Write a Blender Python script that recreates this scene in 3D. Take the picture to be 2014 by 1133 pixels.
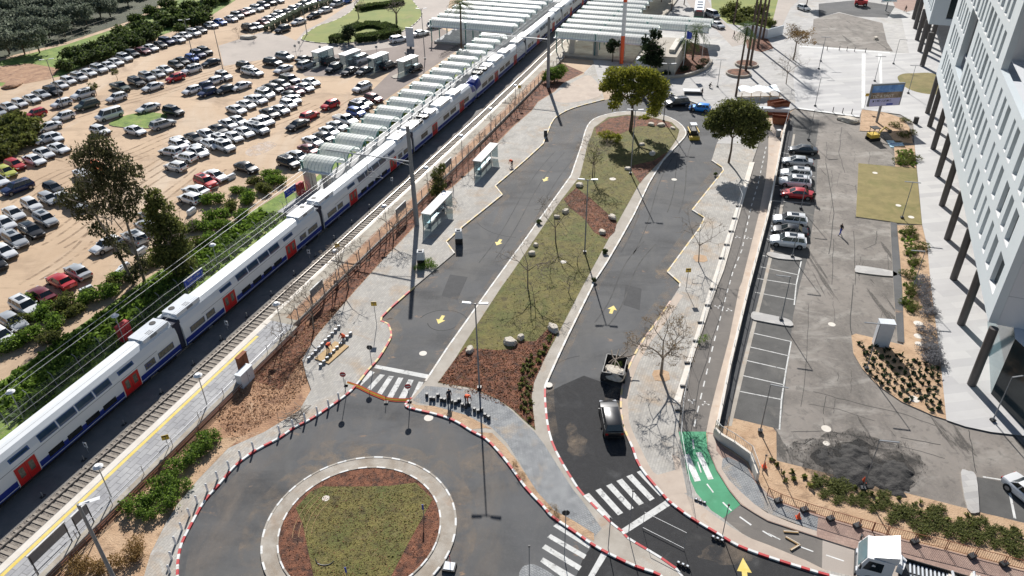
import bpy, bmesh, math, random
from mathutils import Vector, Matrix, noise
import numpy as np
R = math.radians
for o in list(bpy.data.objects): bpy.data.objects.remove(o)
SC = bpy.context.scene; COL = SC.collection
# ------------------------------------------------ camera
FPX, PITCH, ROLL, CAMH = 1480.0, 0.5805235, -0.0177904, 50.0
CX, CY = 1007.0, 566.5
cd = bpy.data.cameras.new('camera'); cam = bpy.data.objects.new('camera', cd); COL.objects.link(cam)
cd.sensor_width = 36; cd.lens = 36*FPX/2014; cd.clip_end = 3000; cd.clip_start = .5
fw = Vector((0, math.cos(PITCH), -math.sin(PITCH))); up = Vector((0, math.sin(PITCH), math.cos(PITCH))); rt = Vector((1, 0, 0))
c_, s_ = math.cos(ROLL), math.sin(ROLL)
rx = rt*c_+up*s_; uy = up*c_-rt*s_
cam.matrix_world = Matrix(((rx.x, uy.x, -fw.x, 0), (rx.y, uy.y, -fw.y, 0), (rx.z, uy.z, -fw.z, CAMH), (0, 0, 0, 1)))
SC.camera = cam
# ------------------------------------------------ light: low winter sun ahead of the camera
SUN_EL, SUN_DIR = R(33.2), Vector((-0.062, 1.0, 0)).normalized()
sv = Vector((SUN_DIR.x*math.cos(SUN_EL), SUN_DIR.y*math.cos(SUN_EL), math.sin(SUN_EL)))
W = bpy.data.worlds.new('World'); SC.world = W; W.use_nodes = True
nt = W.node_tree; sky = nt.nodes.new('ShaderNodeTexSky'); sky.sky_type = 'NISHITA'; sky.sun_disc = False
sky.sun_elevation = SUN_EL; sky.sun_rotation = math.atan2(sv.x, sv.y); sky.air_density = 1.0; sky.dust_density = 0.6
bg = nt.nodes['Background']; bg.inputs[1].default_value = 0.052; nt.links.new(sky.outputs[0], bg.inputs[0])
sd = bpy.data.lights.new('sun', 'SUN'); sd.energy = 5.0; sd.angle = R(.53); sd.color = (1, .965, .915)
so = bpy.data.objects.new('sun', sd); COL.objects.link(so); so.rotation_euler = sv.to_track_quat('Z', 'Y').to_euler()
SC.view_settings.view_transform = 'Standard'; SC.view_settings.look = 'None'; SC.view_settings.exposure = 0.45; SC.view_settings.gamma = 1
SC.cycles.max_bounces = 5; SC.cycles.transparent_max_bounces = 12
SC.cycles.use_denoising = True

def at(px, py, z=0.0):                       # point of the place seen at that pixel of the photograph, at height z
    x = (px-CX)/FPX; y = -(py-CY)/FPX
    d = rx*x+uy*y+fw; t = (z-CAMH)/d.z
    return Vector((d.x*t, d.y*t, z))
CELL = {'A': 0, 'B': 284, 'C': 566, 'D': 849}; CCOL = [0, 504, 1008, 1510]
def q(cell, *pts): return [(CCOL[int(cell[1])-1]+x/3.99, CELL[cell[0]]+y/3.99) for x, y in pts]
def W2(pts, z=0.0): return [tuple(at(x, y, z)[:2]) for x, y in pts]
def smooth(pts, n=4, closed=False):
    P = [Vector(p[:2]) for p in pts]; out = []; N = len(P); rng = N if closed else N-1
    for i in range(rng):
        p0 = P[(i-1) % N] if closed or i > 0 else P[0]; p1 = P[i]; p2 = P[(i+1) % N]; p3 = P[(i+2) % N] if closed or i+2 < N else P[-1]
        for k in range(n):
            t = k/n
            out.append(tuple(.5*((2*p1)+(-p0+p2)*t+(2*p0-5*p1+4*p2-p3)*t*t+(-p0+3*p1-3*p2+p3)*t**3)))
    if not closed: out.append(tuple(P[-1]))
    return out
# rail frame
O = Vector((-35.2, 65.1)); TH = R(69.4); U = Vector((math.cos(TH), math.sin(TH))); N_ = Vector((math.sin(TH), -math.cos(TH)))
def bend(s): return 0 if s < 60 else -.00024*(s-60)**2 if s < 112 else -.65-.012*(s-112)*2*.5
def rf(s, n, z=0): p = O+U*s+N_*(n+bend(s)); return Vector((p.x, p.y, z))
# ------------------------------------------------ materials
MATS = {}
def L_(c): return tuple((v/12.92 if v <= .04045 else ((v+.055)/1.055)**2.4) for v in c)+(1,)
def mat(name, c1, c2=None, scale=.5, rough=.85, bump=0, metal=0, kind='noise', detail=6, c3=None, coat=0, spec=None, bscale=None, contrast=(.35, .65), dist=0, leaf=False, trans=0):
    if name in MATS: return MATS[name]
    m = bpy.data.materials.new(name); m.use_nodes = True; t = m.node_tree; b = t.nodes['Principled BSDF']
    b.inputs['Roughness'].default_value = rough; b.inputs['Metallic'].default_value = metal
    if coat: b.inputs['Coat Weight'].default_value = coat
    if spec is not None: b.inputs['Specular IOR Level'].default_value = spec
    b.inputs['Base Color'].default_value = c1+(1,) if len(c1) == 3 else c1
    if c2:
        co = t.nodes.new('ShaderNodeTexCoord'); ra = t.nodes.new('ShaderNodeValToRGB')
        if leaf:
            g = t.nodes.new('ShaderNodeNewGeometry'); t.links.new(g.outputs['Random Per Island'], ra.inputs[0])
            ra.color_ramp.elements[0].position = 0; ra.color_ramp.elements[1].position = 1
        else:
            n = t.nodes.new('ShaderNodeTexNoise'); n.inputs['Scale'].default_value = scale; n.inputs['Detail'].default_value = detail; n.inputs['Roughness'].default_value = .62; n.inputs['Distortion'].default_value = dist
            t.links.new(co.outputs['Object'], n.inputs['Vector']); t.links.new(n.outputs[0], ra.inputs[0])
            ra.color_ramp.elements[0].position = contrast[0]; ra.color_ramp.elements[1].position = contrast[1]
        ra.color_ramp.elements[0].color = c1+(1,); ra.color_ramp.elements[1].color = c2+(1,)
        if c3: e = ra.color_ramp.elements.new(.5); e.color = c3+(1,)
        t.links.new(ra.outputs[0], b.inputs['Base Color'])
        if bump:
            n2 = t.nodes.new('ShaderNodeTexNoise'); n2.inputs['Scale'].default_value = bscale or scale*8; n2.inputs['Detail'].default_value = 8; t.links.new(co.outputs['Object'], n2.inputs['Vector'])
            bu = t.nodes.new('ShaderNodeBump'); bu.inputs['Strength'].default_value = bump; bu.inputs['Distance'].default_value = .1
            t.links.new(n2.outputs[0], bu.inputs['Height']); t.links.new(bu.outputs[0], b.inputs['Normal'])
    if leaf:
        b.inputs['Transmission Weight'].default_value = 0
        tr = t.nodes.new('ShaderNodeBsdfTranslucent'); mx = t.nodes.new('ShaderNodeMixShader'); mx.inputs[0].default_value = .40
        t.links.new(ra.outputs[0], tr.inputs[0]); t.links.new(b.outputs[0], mx.inputs[1]); t.links.new(tr.outputs[0], mx.inputs[2])
        t.links.new(mx.outputs[0], t.nodes['Material Output'].inputs[0])
    MATS[name] = m; return m
def layered(name, base, patches, rough=.9, bump=.3, bscale=25, brick=None):
    """base = (c1,c2,scale); patches = [(colour, scale, lo, hi, strength, stretch)] of stains with shapes of their own"""
    m = mat(name, base[0], base[1], base[2], rough, bump, bscale=bscale); t = m.node_tree; b = t.nodes['Principled BSDF']
    src = b.inputs['Base Color'].links[0].from_socket; co = [n for n in t.nodes if n.type == 'TEX_COORD'][0]
    for i, (c, sc, lo, hi, st, stretch) in enumerate(patches):
        mp = t.nodes.new('ShaderNodeMapping'); mp.inputs['Scale'].default_value = stretch or (1, 1, 1); mp.inputs['Location'].default_value = (13.7*i, 5.1*i, 0)
        if stretch: mp.inputs['Rotation'].default_value = (0, 0, R(-18))
        n = t.nodes.new('ShaderNodeTexNoise'); n.inputs['Scale'].default_value = sc; n.inputs['Detail'].default_value = 7; n.inputs['Roughness'].default_value = .65; n.inputs['Distortion'].default_value = .6
        r = t.nodes.new('ShaderNodeMapRange'); r.inputs[1].default_value = lo; r.inputs[2].default_value = hi; r.inputs[4].default_value = st
        mx = t.nodes.new('ShaderNodeMix'); mx.data_type = 'RGBA'; mx.inputs[7].default_value = c+(1,)
        t.links.new(co.outputs['Object'], mp.inputs[0]); t.links.new(mp.outputs[0], n.inputs['Vector']); t.links.new(n.outputs[0], r.inputs[0]); t.links.new(r.outputs[0], mx.inputs[0]); t.links.new(src, mx.inputs[6]); src = mx.outputs[2]
    if brick:
        bw, bh, mort, ang, dark = brick
        mp = t.nodes.new('ShaderNodeMapping'); mp.inputs['Rotation'].default_value = (0, 0, ang); br = t.nodes.new('ShaderNodeTexBrick')
        br.inputs['Scale'].default_value = 1; br.inputs['Brick Width'].default_value = bw; br.inputs['Row Height'].default_value = bh; br.inputs['Mortar Size'].default_value = mort
        br.inputs['Color1'].default_value = (1, 1, 1, 1); br.inputs['Color2'].default_value = (.82, .82, .84, 1); br.inputs['Mortar'].default_value = (dark, dark, dark, 1)
        mx = t.nodes.new('ShaderNodeMix'); mx.data_type = 'RGBA'; mx.blend_type = 'MULTIPLY'; mx.inputs[0].default_value = 1
        t.links.new(co.outputs['Object'], mp.inputs[0]); t.links.new(mp.outputs[0], br.inputs['Vector']); t.links.new(src, mx.inputs[6]); t.links.new(br.outputs['Color'], mx.inputs[7]); src = mx.outputs[2]
    t.links.new(src, b.inputs['Base Color']); return m
TAN = (.42, .29, .18)
M = dict(
 sand=layered('sand', ((.48, .34, .22), (.58, .425, .285), .05), [((.30, .205, .135), .12, .52, .68, .7, None), ((.64, .54, .43), .06, .52, .72, .7, (1, .3, 1)), ((.33, .23, .15), .9, .55, .7, .55, (.15, 1, 1)), ((.24, .17, .12), 2.2, .62, .72, .6, None)]),
 soil=layered('soil', ((.30, .16, .09), (.48, .29, .17), .5), [((.16, .08, .05), .8, .5, .7, .8, None), ((.55, .40, .27), .4, .58, .7, .7, None)], bump=.9, bscale=6),
 bedsoil=layered('bed_soil', ((.44, .285, .17), (.56, .39, .25), .6), [((.24, .15, .09), 1.0, .52, .66, .7, None), ((.30, .20, .13), 4, .55, .66, .5, None)], bump=.6, bscale=8),
 mulch=layered('mulch', ((.13, .052, .030), (.29, .115, .06), 2.5), [((.045, .022, .016), 1.1, .48, .6, .85, None), ((.36, .22, .14), 5, .60, .68, .7, None), ((.32, .17, .09), .35, .58, .7, .6, None)], bump=1, bscale=14),
 road=layered('road_asphalt', ((.088, .090, .094), (.120, .121, .124), .22), [((.145, .135, .12), .085, .50, .70, .55, None), ((.050, .050, .052), .16, .50, .66, .8, (.35, 1, 1)), ((.135, .132, .127), .45, .52, .68, .5, (1, .30, 1)), ((.34, .22, .14), .5, .64, .71, .85, (.6, 1, 1)), ((.14, .14, .14), 4.0, .52, .7, .4, None)]),
 worn=layered('worn_asphalt', ((.21, .188, .168), (.28, .252, .225), .2), [((.11, .10, .09), .16, .46, .66, .8, (1, .45, 1)), ((.40, .375, .34), .28, .52, .68, .75, (.5, 1, 1)), ((.12, .11, .10), 1.1, .52, .66, .65, None), ((.06, .055, .05), .45, .60, .63, .85, (1, .10, 1)), ((.30, .26, .22), 3.5, .5, .7, .5, None)]),
 stall=layered('stall_asphalt', ((.085, .083, .080), (.12, .117, .112), .5), [((.26, .24, .21), .35, .56, .8, .6, None), ((.05, .05, .05), 1.2, .6, .75, .6, None)]),
 bike=layered('bike_lane_asphalt', ((.15, .137, .125), (.19, .172, .155), .4), [((.24, .215, .19), .3, .55, .7, .6, (1, 4, 1)), ((.10, .09, .085), 1, .6, .7, .4, None)]),
 conc=layered('pale_concrete', ((.37, .33, .28), (.48, .44, .385), .5), [((.40, .25, .15), .35, .56, .72, .6, None), ((.30, .27, .24), 1.4, .6, .7, .4, None)]),
 paver=layered('grey_pavers', ((.42, .395, .355), (.53, .505, .46), .35), [((.47, .34, .22), .22, .52, .7, .75, None), ((.30, .30, .30), .8, .58, .7, .5, None), ((.58, .57, .55), 1.6, .6, .7, .5, None)], brick=(.5, .25, .02, R(-69), .72)),
 paver2=layered('blue_grey_cobbles', ((.27, .28, .29), (.40, .41, .41), .8), [((.52, .42, .31), .3, .56, .7, .7, None), ((.20, .21, .22), 2, .55, .66, .5, None)], brick=(.3, .18, .025, R(35), .6)),
 pink=layered('pink_pavers', ((.36, .24, .195), (.43, .30, .245), .5), [((.50, .38, .30), .5, .58, .7, .5, None)], brick=(.3, .3, .02, R(12), .75)),
 beige=layered('beige_strip', ((.47, .385, .32), (.56, .47, .39), .5), [((.45, .30, .20), .5, .58, .7, .6, None)]),
 plaza=layered('plaza_slabs', ((.46, .445, .42), (.55, .535, .515), .12), [((.46, .36, .26), .1, .56, .75, .6, None), ((.40, .39, .38), .5, .58, .72, .4, None)], brick=(1.2, .6, .02, R(-10), .8)),
 walk=layered('white_walk', ((.55, .54, .525), (.61, .60, .585), .15), [((.52, .50, .48), .3, .56, .72, .5, (1, 6, 1))], brick=(8, 1.2, .015, R(-8), .85)),
 platf=layered('platform_tiles', ((.38, .38, .39), (.48, .48, .48), .5), [((.28, .28, .29), .7, .56, .68, .5, None)], brick=(1.2, .6, .035, R(-69.4), .55)),
 platc=layered('platform_concrete', ((.36, .325, .27), (.47, .43, .36), .4), [((.24, .17, .115), .5, .52, .68, .75, (.4, 1, 1)), ((.20, .19, .17), 1.5, .55, .68, .6, None)]),
 ballast=layered('ballast', ((.17, .15, .13), (.33, .29, .25), 3), [((.16, .13, .11), 4, .55, .65, .7, None)], bump=1, bscale=12),
 slabrail=layered('trackside_slab', ((.17, .165, .16), (.22, .21, .20), .6), [((.12, .12, .12), .8, .56, .7, .5, None)]),
 lawn=layered('lawn_turf', ((.15, .13, .034), (.21, .18, .048), .8), [((.115, .135, .030), .3, .46, .64, .8, None), ((.075, .058, .022), 1.6, .52, .63, .75, None), ((.25, .20, .085), .7, .58, .70, .65, None), ((.10, .085, .03), 5, .55, .66, .6, None)], bump=.8, bscale=9, brick=(1.7, .62, .02, R(-28), .78)),
 dry=layered('dry_lawn', ((.20, .165, .06), (.27, .22, .085), .5), [((.14, .14, .035), .3, .5, .68, .8, None), ((.33, .26, .12), .8, .58, .7, .5, (1, 3, 1))], bump=.4, bscale=9),
 grass=layered('green_verge', ((.12, .20, .03), (.24, .32, .06), .5), [((.30, .22, .12), .5, .58, .68, .7, None), ((.05, .09, .02), .9, .52, .66, .7, None)], bump=.9, bscale=5),
 parkgrass=layered('park_grass', ((.16, .21, .035), (.24, .26, .05), .2), [((.30, .24, .09), .25, .55, .72, .6, None)], bump=.3, bscale=5),
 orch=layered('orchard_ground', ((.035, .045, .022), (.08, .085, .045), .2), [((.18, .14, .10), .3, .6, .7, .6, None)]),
 lightroad=layered('light_road', ((.40, .35, .31), (.48, .42, .37), .1), [((.30, .26, .23), .3, .56, .74, .5, None)]),
 pinkroad=layered('gate_paving', ((.22, .175, .155), (.27, .22, .195), .2), [((.34, .27, .22), .2, .6, .75, .5, None)]),
 green=layered('green_lane_paint', ((.03, .24, .11), (.045, .31, .15), .7), [((.12, .40, .24), .5, .6, .75, .5, None), ((.03, .2, .1), 1.5, .62, .7, .4, None)], rough=.7, bump=.1),
 white=layered('white_paint', ((.66, .66, .65), (.78, .78, .76), 1.5), [((.42, .38, .33), 1.3, .54, .66, .6, None), ((.22, .21, .2), 4, .60, .68, .6, None)], rough=.7, bump=.02), yellow=mat('yellow_paint', (.70, .52, .09), (.78, .62, .20), 1.5, .7), red=layered('red_paint', ((.46, .028, .035), (.54, .06, .06), 1.5), [((.40, .25, .2), 1.6, .58, .68, .6, None)], rough=.65, bump=.02),
 wornwhite=layered('worn_white_paint', ((.56, .56, .54), (.72, .72, .70), 1.2), [((.14, .14, .14), 2.2, .55, .66, .8, None), ((.35, .32, .28), .6, .55, .7, .5, None)], bump=0.02),
 paleyel=mat('pale_yellow_paint', (.74, .58, .25), (.70, .52, .28), 1.2, .7), pinkk=mat('dusty_kerb', (.62, .42, .34), (.70, .55, .45), 1, .8), dusty=mat('dusty_white', (.66, .60, .52), (.74, .70, .64), 1, .8),
 metal=mat('galvanised_metal', (.42, .43, .44), (.50, .51, .52), 2, .45, metal=.6), dark=mat('dark_metal', (.035, .038, .042), (.05, .052, .056), 2, .5), lampgrey=mat('grey_pole_paint', (.20, .215, .23), (.25, .26, .275), 2, .5), lampw=mat('lamp_head_white', (.80, .81, .82), (.86, .86, .86), 2, .4),
 rubber=mat('tyre_rubber', (.012, .012, .013), (.02, .02, .02), 5, .8), rim=mat('wheel_rim', (.35, .35, .36), (.45, .45, .46), 5, .35, metal=.8),
 glass=mat('car_glass', (.012, .018, .022), (.02, .028, .034), 1, .08, spec=.8), lens=mat('headlight_lens', (.55, .57, .6), (.6, .62, .65), 2, .15), tail=mat('tail_lens', (.45, .02, .02), (.35, .015, .015), 3, .25), black=mat('black_plastic', (.015, .015, .016), (.022, .022, .023), 3, .6),
 steel=mat('rail_steel', (.40, .36, .32), (.5, .46, .42), 3, .35, metal=.7), sleeper=mat('sleeper_concrete', (.29, .25, .21), (.36, .32, .27), 2), rust=mat('weathered_steel', (.20, .07, .035), (.28, .10, .05), 2, .85),
 rock=layered('limestone', ((.48, .42, .34), (.68, .63, .55), 1.5), [((.25, .2, .15), 1.4, .55, .66, .7, None)], bump=1, bscale=4), wood=mat('timber', (.42, .27, .12), (.52, .36, .18), 3, .8),
 bark=mat('bark', (.10, .075, .055), (.17, .13, .10), 3, .9, .5), palebark=mat('pale_bark', (.20, .16, .13), (.30, .25, .20), 2, .9, .4), palmbark=mat('palm_trunk_bark', (.09, .06, .05), (.15, .11, .085), 4, .9, .5),
 facade=mat('white_facade', (.58, .64, .675), (.61, .67, .705), .2, .45), endw=mat('pale_panel', (.62, .64, .67), (.65, .67, .70), .2, .5), colm=mat('bronze_column', (.095, .085, .08), (.115, .105, .10), 1, .5), tint=mat('tinted_glass', (.012, .022, .028), (.03, .045, .05), .3, .12, spec=.35), tintb=mat('pale_tinted_glass', (.10, .17, .19), (.14, .22, .24), .4, .08, spec=.9),
 canv=mat('canopy_sheet', (.82, .86, .84), (.86, .89, .87), .6, .35), canr=mat('canopy_rib', (.50, .56, .55), (.54, .60, .58), 1, .5), teal=mat('teal_steel', (.06, .19, .18), (.08, .23, .21), 1, .5),
 trainw=mat('train_white', (.70, .735, .77), (.74, .77, .80), .2, .3, coat=.3), trainb=mat('train_blue', (.010, .028, .22), (.014, .035, .26), .3, .3, coat=.3), trainr=mat('train_red', (.50, .012, .012), (.56, .02, .018), .5, .35), trainroof=mat('train_roof', (.76, .78, .79), (.70, .73, .75), .6, .45), gang=mat('gangway_rubber', (.01, .014, .035), (.016, .02, .045), 1, .7), tglass=mat('train_window', (.018, .05, .11), (.06, .10, .14), .8, .08, spec=.8), tglass2=mat('train_dark_window', (.015, .018, .02), (.03, .03, .03), .8, .1, spec=.8), tframe=mat('train_window_frame', (.02, .08, .25), (.03, .10, .28), 1, .35), doorglass=mat('train_door_glass', (.09, .09, .07), (.20, .19, .15), 4, .15),
 orange=mat('orange_cloth', (.80, .10, .03), (.85, .16, .06), 3, .8), navy=mat('dark_cloth', (.02, .025, .04), (.03, .035, .055), 3, .85), skin=mat('skin', (.40, .24, .16), (.46, .28, .19), 3, .6), bagw=mat('woven_white_bag', (.66, .68, .70), (.76, .77, .78), 3, .8, .5),
 signb=mat('sign_blue', (.02, .06, .42), (.03, .08, .48), 1, .4), lav=mat('lavender_panel', (.50, .52, .85), (.56, .58, .88), 1, .4), signy=mat('sign_yellow', (.62, .40, .03), (.70, .48, .05), 2, .5), cream=mat('cream_render', (.58, .54, .47), (.66, .62, .55), .6, .8), roofg=mat('flat_roof', (.38, .34, .28), (.46, .42, .36), .5, .9),
 cabw=mat('cabinet_white', (.62, .66, .70), (.68, .71, .75), 2, .4), tarp=mat('white_tarp', (.72, .80, .84), (.80, .85, .88), 2, .6), ylw=mat('machine_yellow', (.62, .42, .05), (.70, .50, .08), 3, .5), truckw=mat('truck_white', (.78, .79, .80), (.82, .83, .84), .5, .3, coat=.4), busg=mat('bus_green', (.02, .18, .11), (.03, .22, .14), 1, .35),
 hedge=mat('hedge_leaf', (.035, .06, .016), (.13, .17, .05), leaf=True), olive=mat('olive_leaf', (.10, .125, .085), (.27, .30, .23), leaf=True), euc=mat('eucalyptus_leaf', (.03, .038, .016), (.13, .125, .055), leaf=True), bright=mat('bright_leaf', (.04, .08, .015), (.27, .40, .06), leaf=True), tipu=mat('yellow_green_leaf', (.11, .13, .02), (.44, .42, .055), leaf=True), mid=mat('mid_leaf', (.05, .065, .018), (.22, .235, .06), leaf=True), dkleaf=mat('dark_leaf', (.015, .03, .012), (.035, .06, .02), leaf=True), grey=mat('grey_leaf', (.16, .16, .17), (.28, .28, .30), leaf=True), dryl=mat('dry_leaf', (.20, .13, .05), (.32, .20, .07), leaf=True), palm=mat('palm_leaf', (.05, .09, .02), (.13, .20, .05), leaf=True),
)
pm = bpy.data.materials.new('car_paint'); pm.use_nodes = True; t_ = pm.node_tree; b_ = t_.nodes['Principled BSDF']; oi = t_.nodes.new('ShaderNodeObjectInfo'); t_.links.new(oi.outputs['Color'], b_.inputs['Base Color']); b_.inputs['Roughness'].default_value = .32; b_.inputs['Coat Weight'].default_value = .6; b_.inputs['Coat Roughness'].default_value = .05; b_.inputs['Metallic'].default_value = .15
M['paint'] = pm
t_ = M['canv'].node_tree; b_ = t_.nodes['Principled BSDF']; tr_ = t_.nodes.new('ShaderNodeBsdfTranslucent'); tr_.inputs[0].default_value = (.86, .90, .88, 1); mx_ = t_.nodes.new('ShaderNodeMixShader'); mx_.inputs[0].default_value = .5
t_.links.new(b_.outputs[0], mx_.inputs[1]); t_.links.new(tr_.outputs[0], mx_.inputs[2]); t_.links.new(mx_.outputs[0], t_.nodes['Material Output'].inputs[0])
clear = bpy.data.materials.new('clear_glass'); clear.use_nodes = True; t_ = clear.node_tree; b_ = t_.nodes['Principled BSDF']; gt = t_.nodes.new('ShaderNodeBsdfTransparent'); gt.inputs[0].default_value = (.72, .8, .82, 1); gm = t_.nodes.new('ShaderNodeMixShader'); gm.inputs[0].default_value = .3; b_.inputs['Base Color'].default_value = (.3, .36, .4, 1); b_.inputs['Roughness'].default_value = .05
t_.links.new(gt.outputs[0], gm.inputs[1]); t_.links.new(b_.outputs[0], gm.inputs[2]); t_.links.new(gm.outputs[0], t_.nodes['Material Output'].inputs[0]); M['clear'] = clear
def film(name, c, scale, lo, hi, amax, stretch=None, c2=None):
    m = mat(name, c, c2 or tuple(x*1.25 for x in c), 2, .95); t = m.node_tree; b = t.nodes['Principled BSDF']; co = [n for n in t.nodes if n.type == 'TEX_COORD'][0]
    mp = t.nodes.new('ShaderNodeMapping'); mp.inputs['Scale'].default_value = stretch or (1, 1, 1); n = t.nodes.new('ShaderNodeTexNoise'); n.inputs['Scale'].default_value = scale; n.inputs['Detail'].default_value = 8; n.inputs['Roughness'].default_value = .68; n.inputs['Distortion'].default_value = .5
    r = t.nodes.new('ShaderNodeMapRange'); r.inputs[1].default_value = lo; r.inputs[2].default_value = hi; r.inputs[4].default_value = amax
    t.links.new(co.outputs['Object'], mp.inputs[0]); t.links.new(mp.outputs[0], n.inputs['Vector']); t.links.new(n.outputs[0], r.inputs[0]); t.links.new(r.outputs[0], b.inputs['Alpha']); return m
M['dust'] = film('dust_film', (.36, .28, .205), .55, .42, .74, .45); M['rut'] = film('wheel_rut_film', (.27, .19, .125), .8, .40, .62, .6, (.3, 1, 1)); M['dust2'] = film('dust_film_thin', (.34, .28, .225), .35, .45, .75, .32, (1, .4, 1)); M['newtar'] = film('new_asphalt_film', (.034, .034, .036), .22, .25, .5, .85); M['coal'] = film('millings_film', (.030, .029, .028), .5, .40, .58, .95); M['coal2'] = film('millings_film_thin', (.05, .047, .044), .35, .42, .66, .75)
# ------------------------------------------------ mesh helpers
class MB:
    def __init__(s): s.v = []; s.f = []; s.m = []; s.mats = []
    def mi(s, m):
        if m not in s.mats: s.mats.append(m)
        return s.mats.index(m)
    def add(s, vs, fs, m): k = len(s.v); s.v += [tuple(v) for v in vs]; s.f += [tuple(i+k for i in f) for f in fs]; s.m += [s.mi(m)]*len(fs); return s
    def box(s, c, d, m, rz=0, M4=None):
        hx, hy, hz = d[0]/2, d[1]/2, d[2]/2; cs, sn = math.cos(rz), math.sin(rz)
        vs = []
        for x, y, z in [(-hx, -hy, -hz), (hx, -hy, -hz), (hx, hy, -hz), (-hx, hy, -hz), (-hx, -hy, hz), (hx, -hy, hz), (hx, hy, hz), (-hx, hy, hz)]:
            v = Vector((c[0]+x*cs-y*sn, c[1]+x*sn+y*cs, c[2]+z)); vs.append(M4 @ v if M4 else v)
        return s.add(vs, [(0, 3, 2, 1), (4, 5, 6, 7), (0, 1, 5, 4), (1, 2, 6, 5), (2, 3, 7, 6), (3, 0, 4, 7)], m)
    def tube(s, a, b, r1, m, r2=None, n=6, cap=True):
        a, b = Vector(a), Vector(b); r2 = r1 if r2 is None else r2; d = (b-a)
        if d.length < 1e-6: return s
        d.normalize(); p = d.orthogonal().normalized(); w = d.cross(p)
        vs = [a+(p*math.cos(2*math.pi*i/n)+w*math.sin(2*math.pi*i/n))*r1 for i in range(n)]+[b+(p*math.cos(2*math.pi*i/n)+w*math.sin(2*math.pi*i/n))*r2 for i in range(n)]
        fs = [(i, (i+1) % n, n+(i+1) % n, n+i) for i in range(n)]
        if cap: fs += [tuple(range(n-1, -1, -1)), tuple(range(n, 2*n))]
        return s.add(vs, fs, m)
    def path(s, pts, r, m, n=5):
        for a, b in zip(pts, pts[1:]): s.tube(a, b, r, m, n=n)
        return s
    def prism(s, poly, z0, z1, m, mside=None, top=True, bottom=False):
        n = len(poly); ar = sum(poly[i][0]*poly[(i+1) % n][1]-poly[(i+1) % n][0]*poly[i][1] for i in range(n))
        if ar < 0: poly = poly[::-1]
        if top: s.add([(x, y, z1) for x, y in poly], [tuple(range(n))], m)
        if bottom: s.add([(x, y, z0) for x, y in poly], [tuple(range(n-1, -1, -1))], m)
        if z1 > z0+1e-4: s.add([(x, y, z0) for x, y in poly]+[(x, y, z1) for x, y in poly], [(i, (i+1) % n, n+(i+1) % n, n+i) for i in range(n)], mside or m)
        return s
    def quad(s, a, b, c, d, m): return s.add([a, b, c, d], [(0, 1, 2, 3)], m)
    def build(s, name, parent=None, loc=None, smooth=False, tri=False, rz=0):
        me = bpy.data.meshes.new(name); me.from_pydata(s.v, [], s.f)
        for m in s.mats: me.materials.append(m)
        me.polygons.foreach_set('material_index', s.m)
        if smooth: me.polygons.foreach_set('use_smooth', [True]*len(s.f)); me.set_sharp_from_angle(angle=R(38))
        if tri:
            b = bmesh.new(); b.from_mesh(me); bmesh.ops.triangulate(b, faces=[f for f in b.faces if len(f.verts) > 4], ngon_method='EAR_CLIP'); b.to_mesh(me); b.free()
        me.update(); o = bpy.data.objects.new(name, me); COL.objects.link(o)
        if parent: o.parent = parent
        if loc is not None: o.location = loc
        o.rotation_euler.z = rz
        return o
def tag(o, label, cat, group=None):
    o['label'] = label; o['category'] = cat
    if group: o['group'] = group
    return o
def thing(name, label, cat, loc=(0, 0, 0), rz=0, group=None):
    o = bpy.data.objects.new(name, None); COL.objects.link(o); o.location = loc; o.rotation_euler.z = rz; o.empty_display_size = .3
    return tag(o, label, cat, group)
def struct(o, label=None):
    o['kind'] = 'structure'
    if label: o['label'] = label
    return o
def kids(o, K={}):
    return [c for c in o.children]
def dup(root, loc=None, rz=None, label=None, group=None, scale=None):
    def cp(o, par):
        c = o.copy(); COL.objects.link(c)
        if par: c.parent = par
        for ch in CH.get(o.name, []): cp(ch, c)
        return c
    r = cp(root, None); r.parent = None
    if loc is not None: r.location = loc
    if rz is not None: r.rotation_euler.z = rz
    if scale: r.scale = (scale,)*3 if not hasattr(scale, '__len__') else scale
    if label: r['label'] = label
    if group: r['group'] = group
    return r
CH = {}
def register(root):
    def rec(o):
        CH[o.name] = list(o.children)
        for c in o.children: rec(c)
    bpy.context.view_layer.update(); rec(root)
def sheet(name, poly, z, m, kind='structure'):
    o = MB().prism(poly, z, z, m).build(name, tri=True); o['kind'] = kind; return o
def slab(name, poly, z0, z1, m, mside=None):
    o = MB().prism(poly, z0, z1, m, mside).build(name, tri=True); o['kind'] = 'structure'; return o
def kerb(name, pts, m1, m2=None, w=.2, h=.15, seg=1.0, z0=0, inner=True, mix=None):
    """a run of kerbstones along a line, alternately painted"""
    P = [Vector((*p[:2], 0)) for p in pts]; mb = MB(); acc = 0; k = 0
    fine = []
    for a, b in zip(P, P[1:]):
        n = max(1, round((b-a).length/seg))
        for i in range(n): fine.append(a.lerp(b, i/n))
    fine.append(P[-1])
    for i in range(len(fine)-1):
        a, b = fine[i], fine[i+1]; d = (b-a).normalized(); nn = Vector((d.y, -d.x, 0))*w/2
        m = m1 if (k % 2 == 0 or not m2) else m2; k += 1
        g = d*.008
        vs = [a-nn+g, b-nn-g, b+nn-g, a+nn+g]
        mb.add([(v.x, v.y, z0) for v in vs]+[(v.x, v.y, z0+h) for v in vs], [(4, 5, 6, 7), (0, 1, 5, 4), (1, 2, 6, 5), (2, 3, 7, 6), (3, 0, 4, 7)], m)
    o = mb.build(name); 
    b = bmesh.new(); b.from_mesh(o.data); bmesh.ops.recalc_face_normals(b, faces=b.faces); b.to_mesh(o.data); b.free()
    o['kind'] = 'structure'; return o
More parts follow.
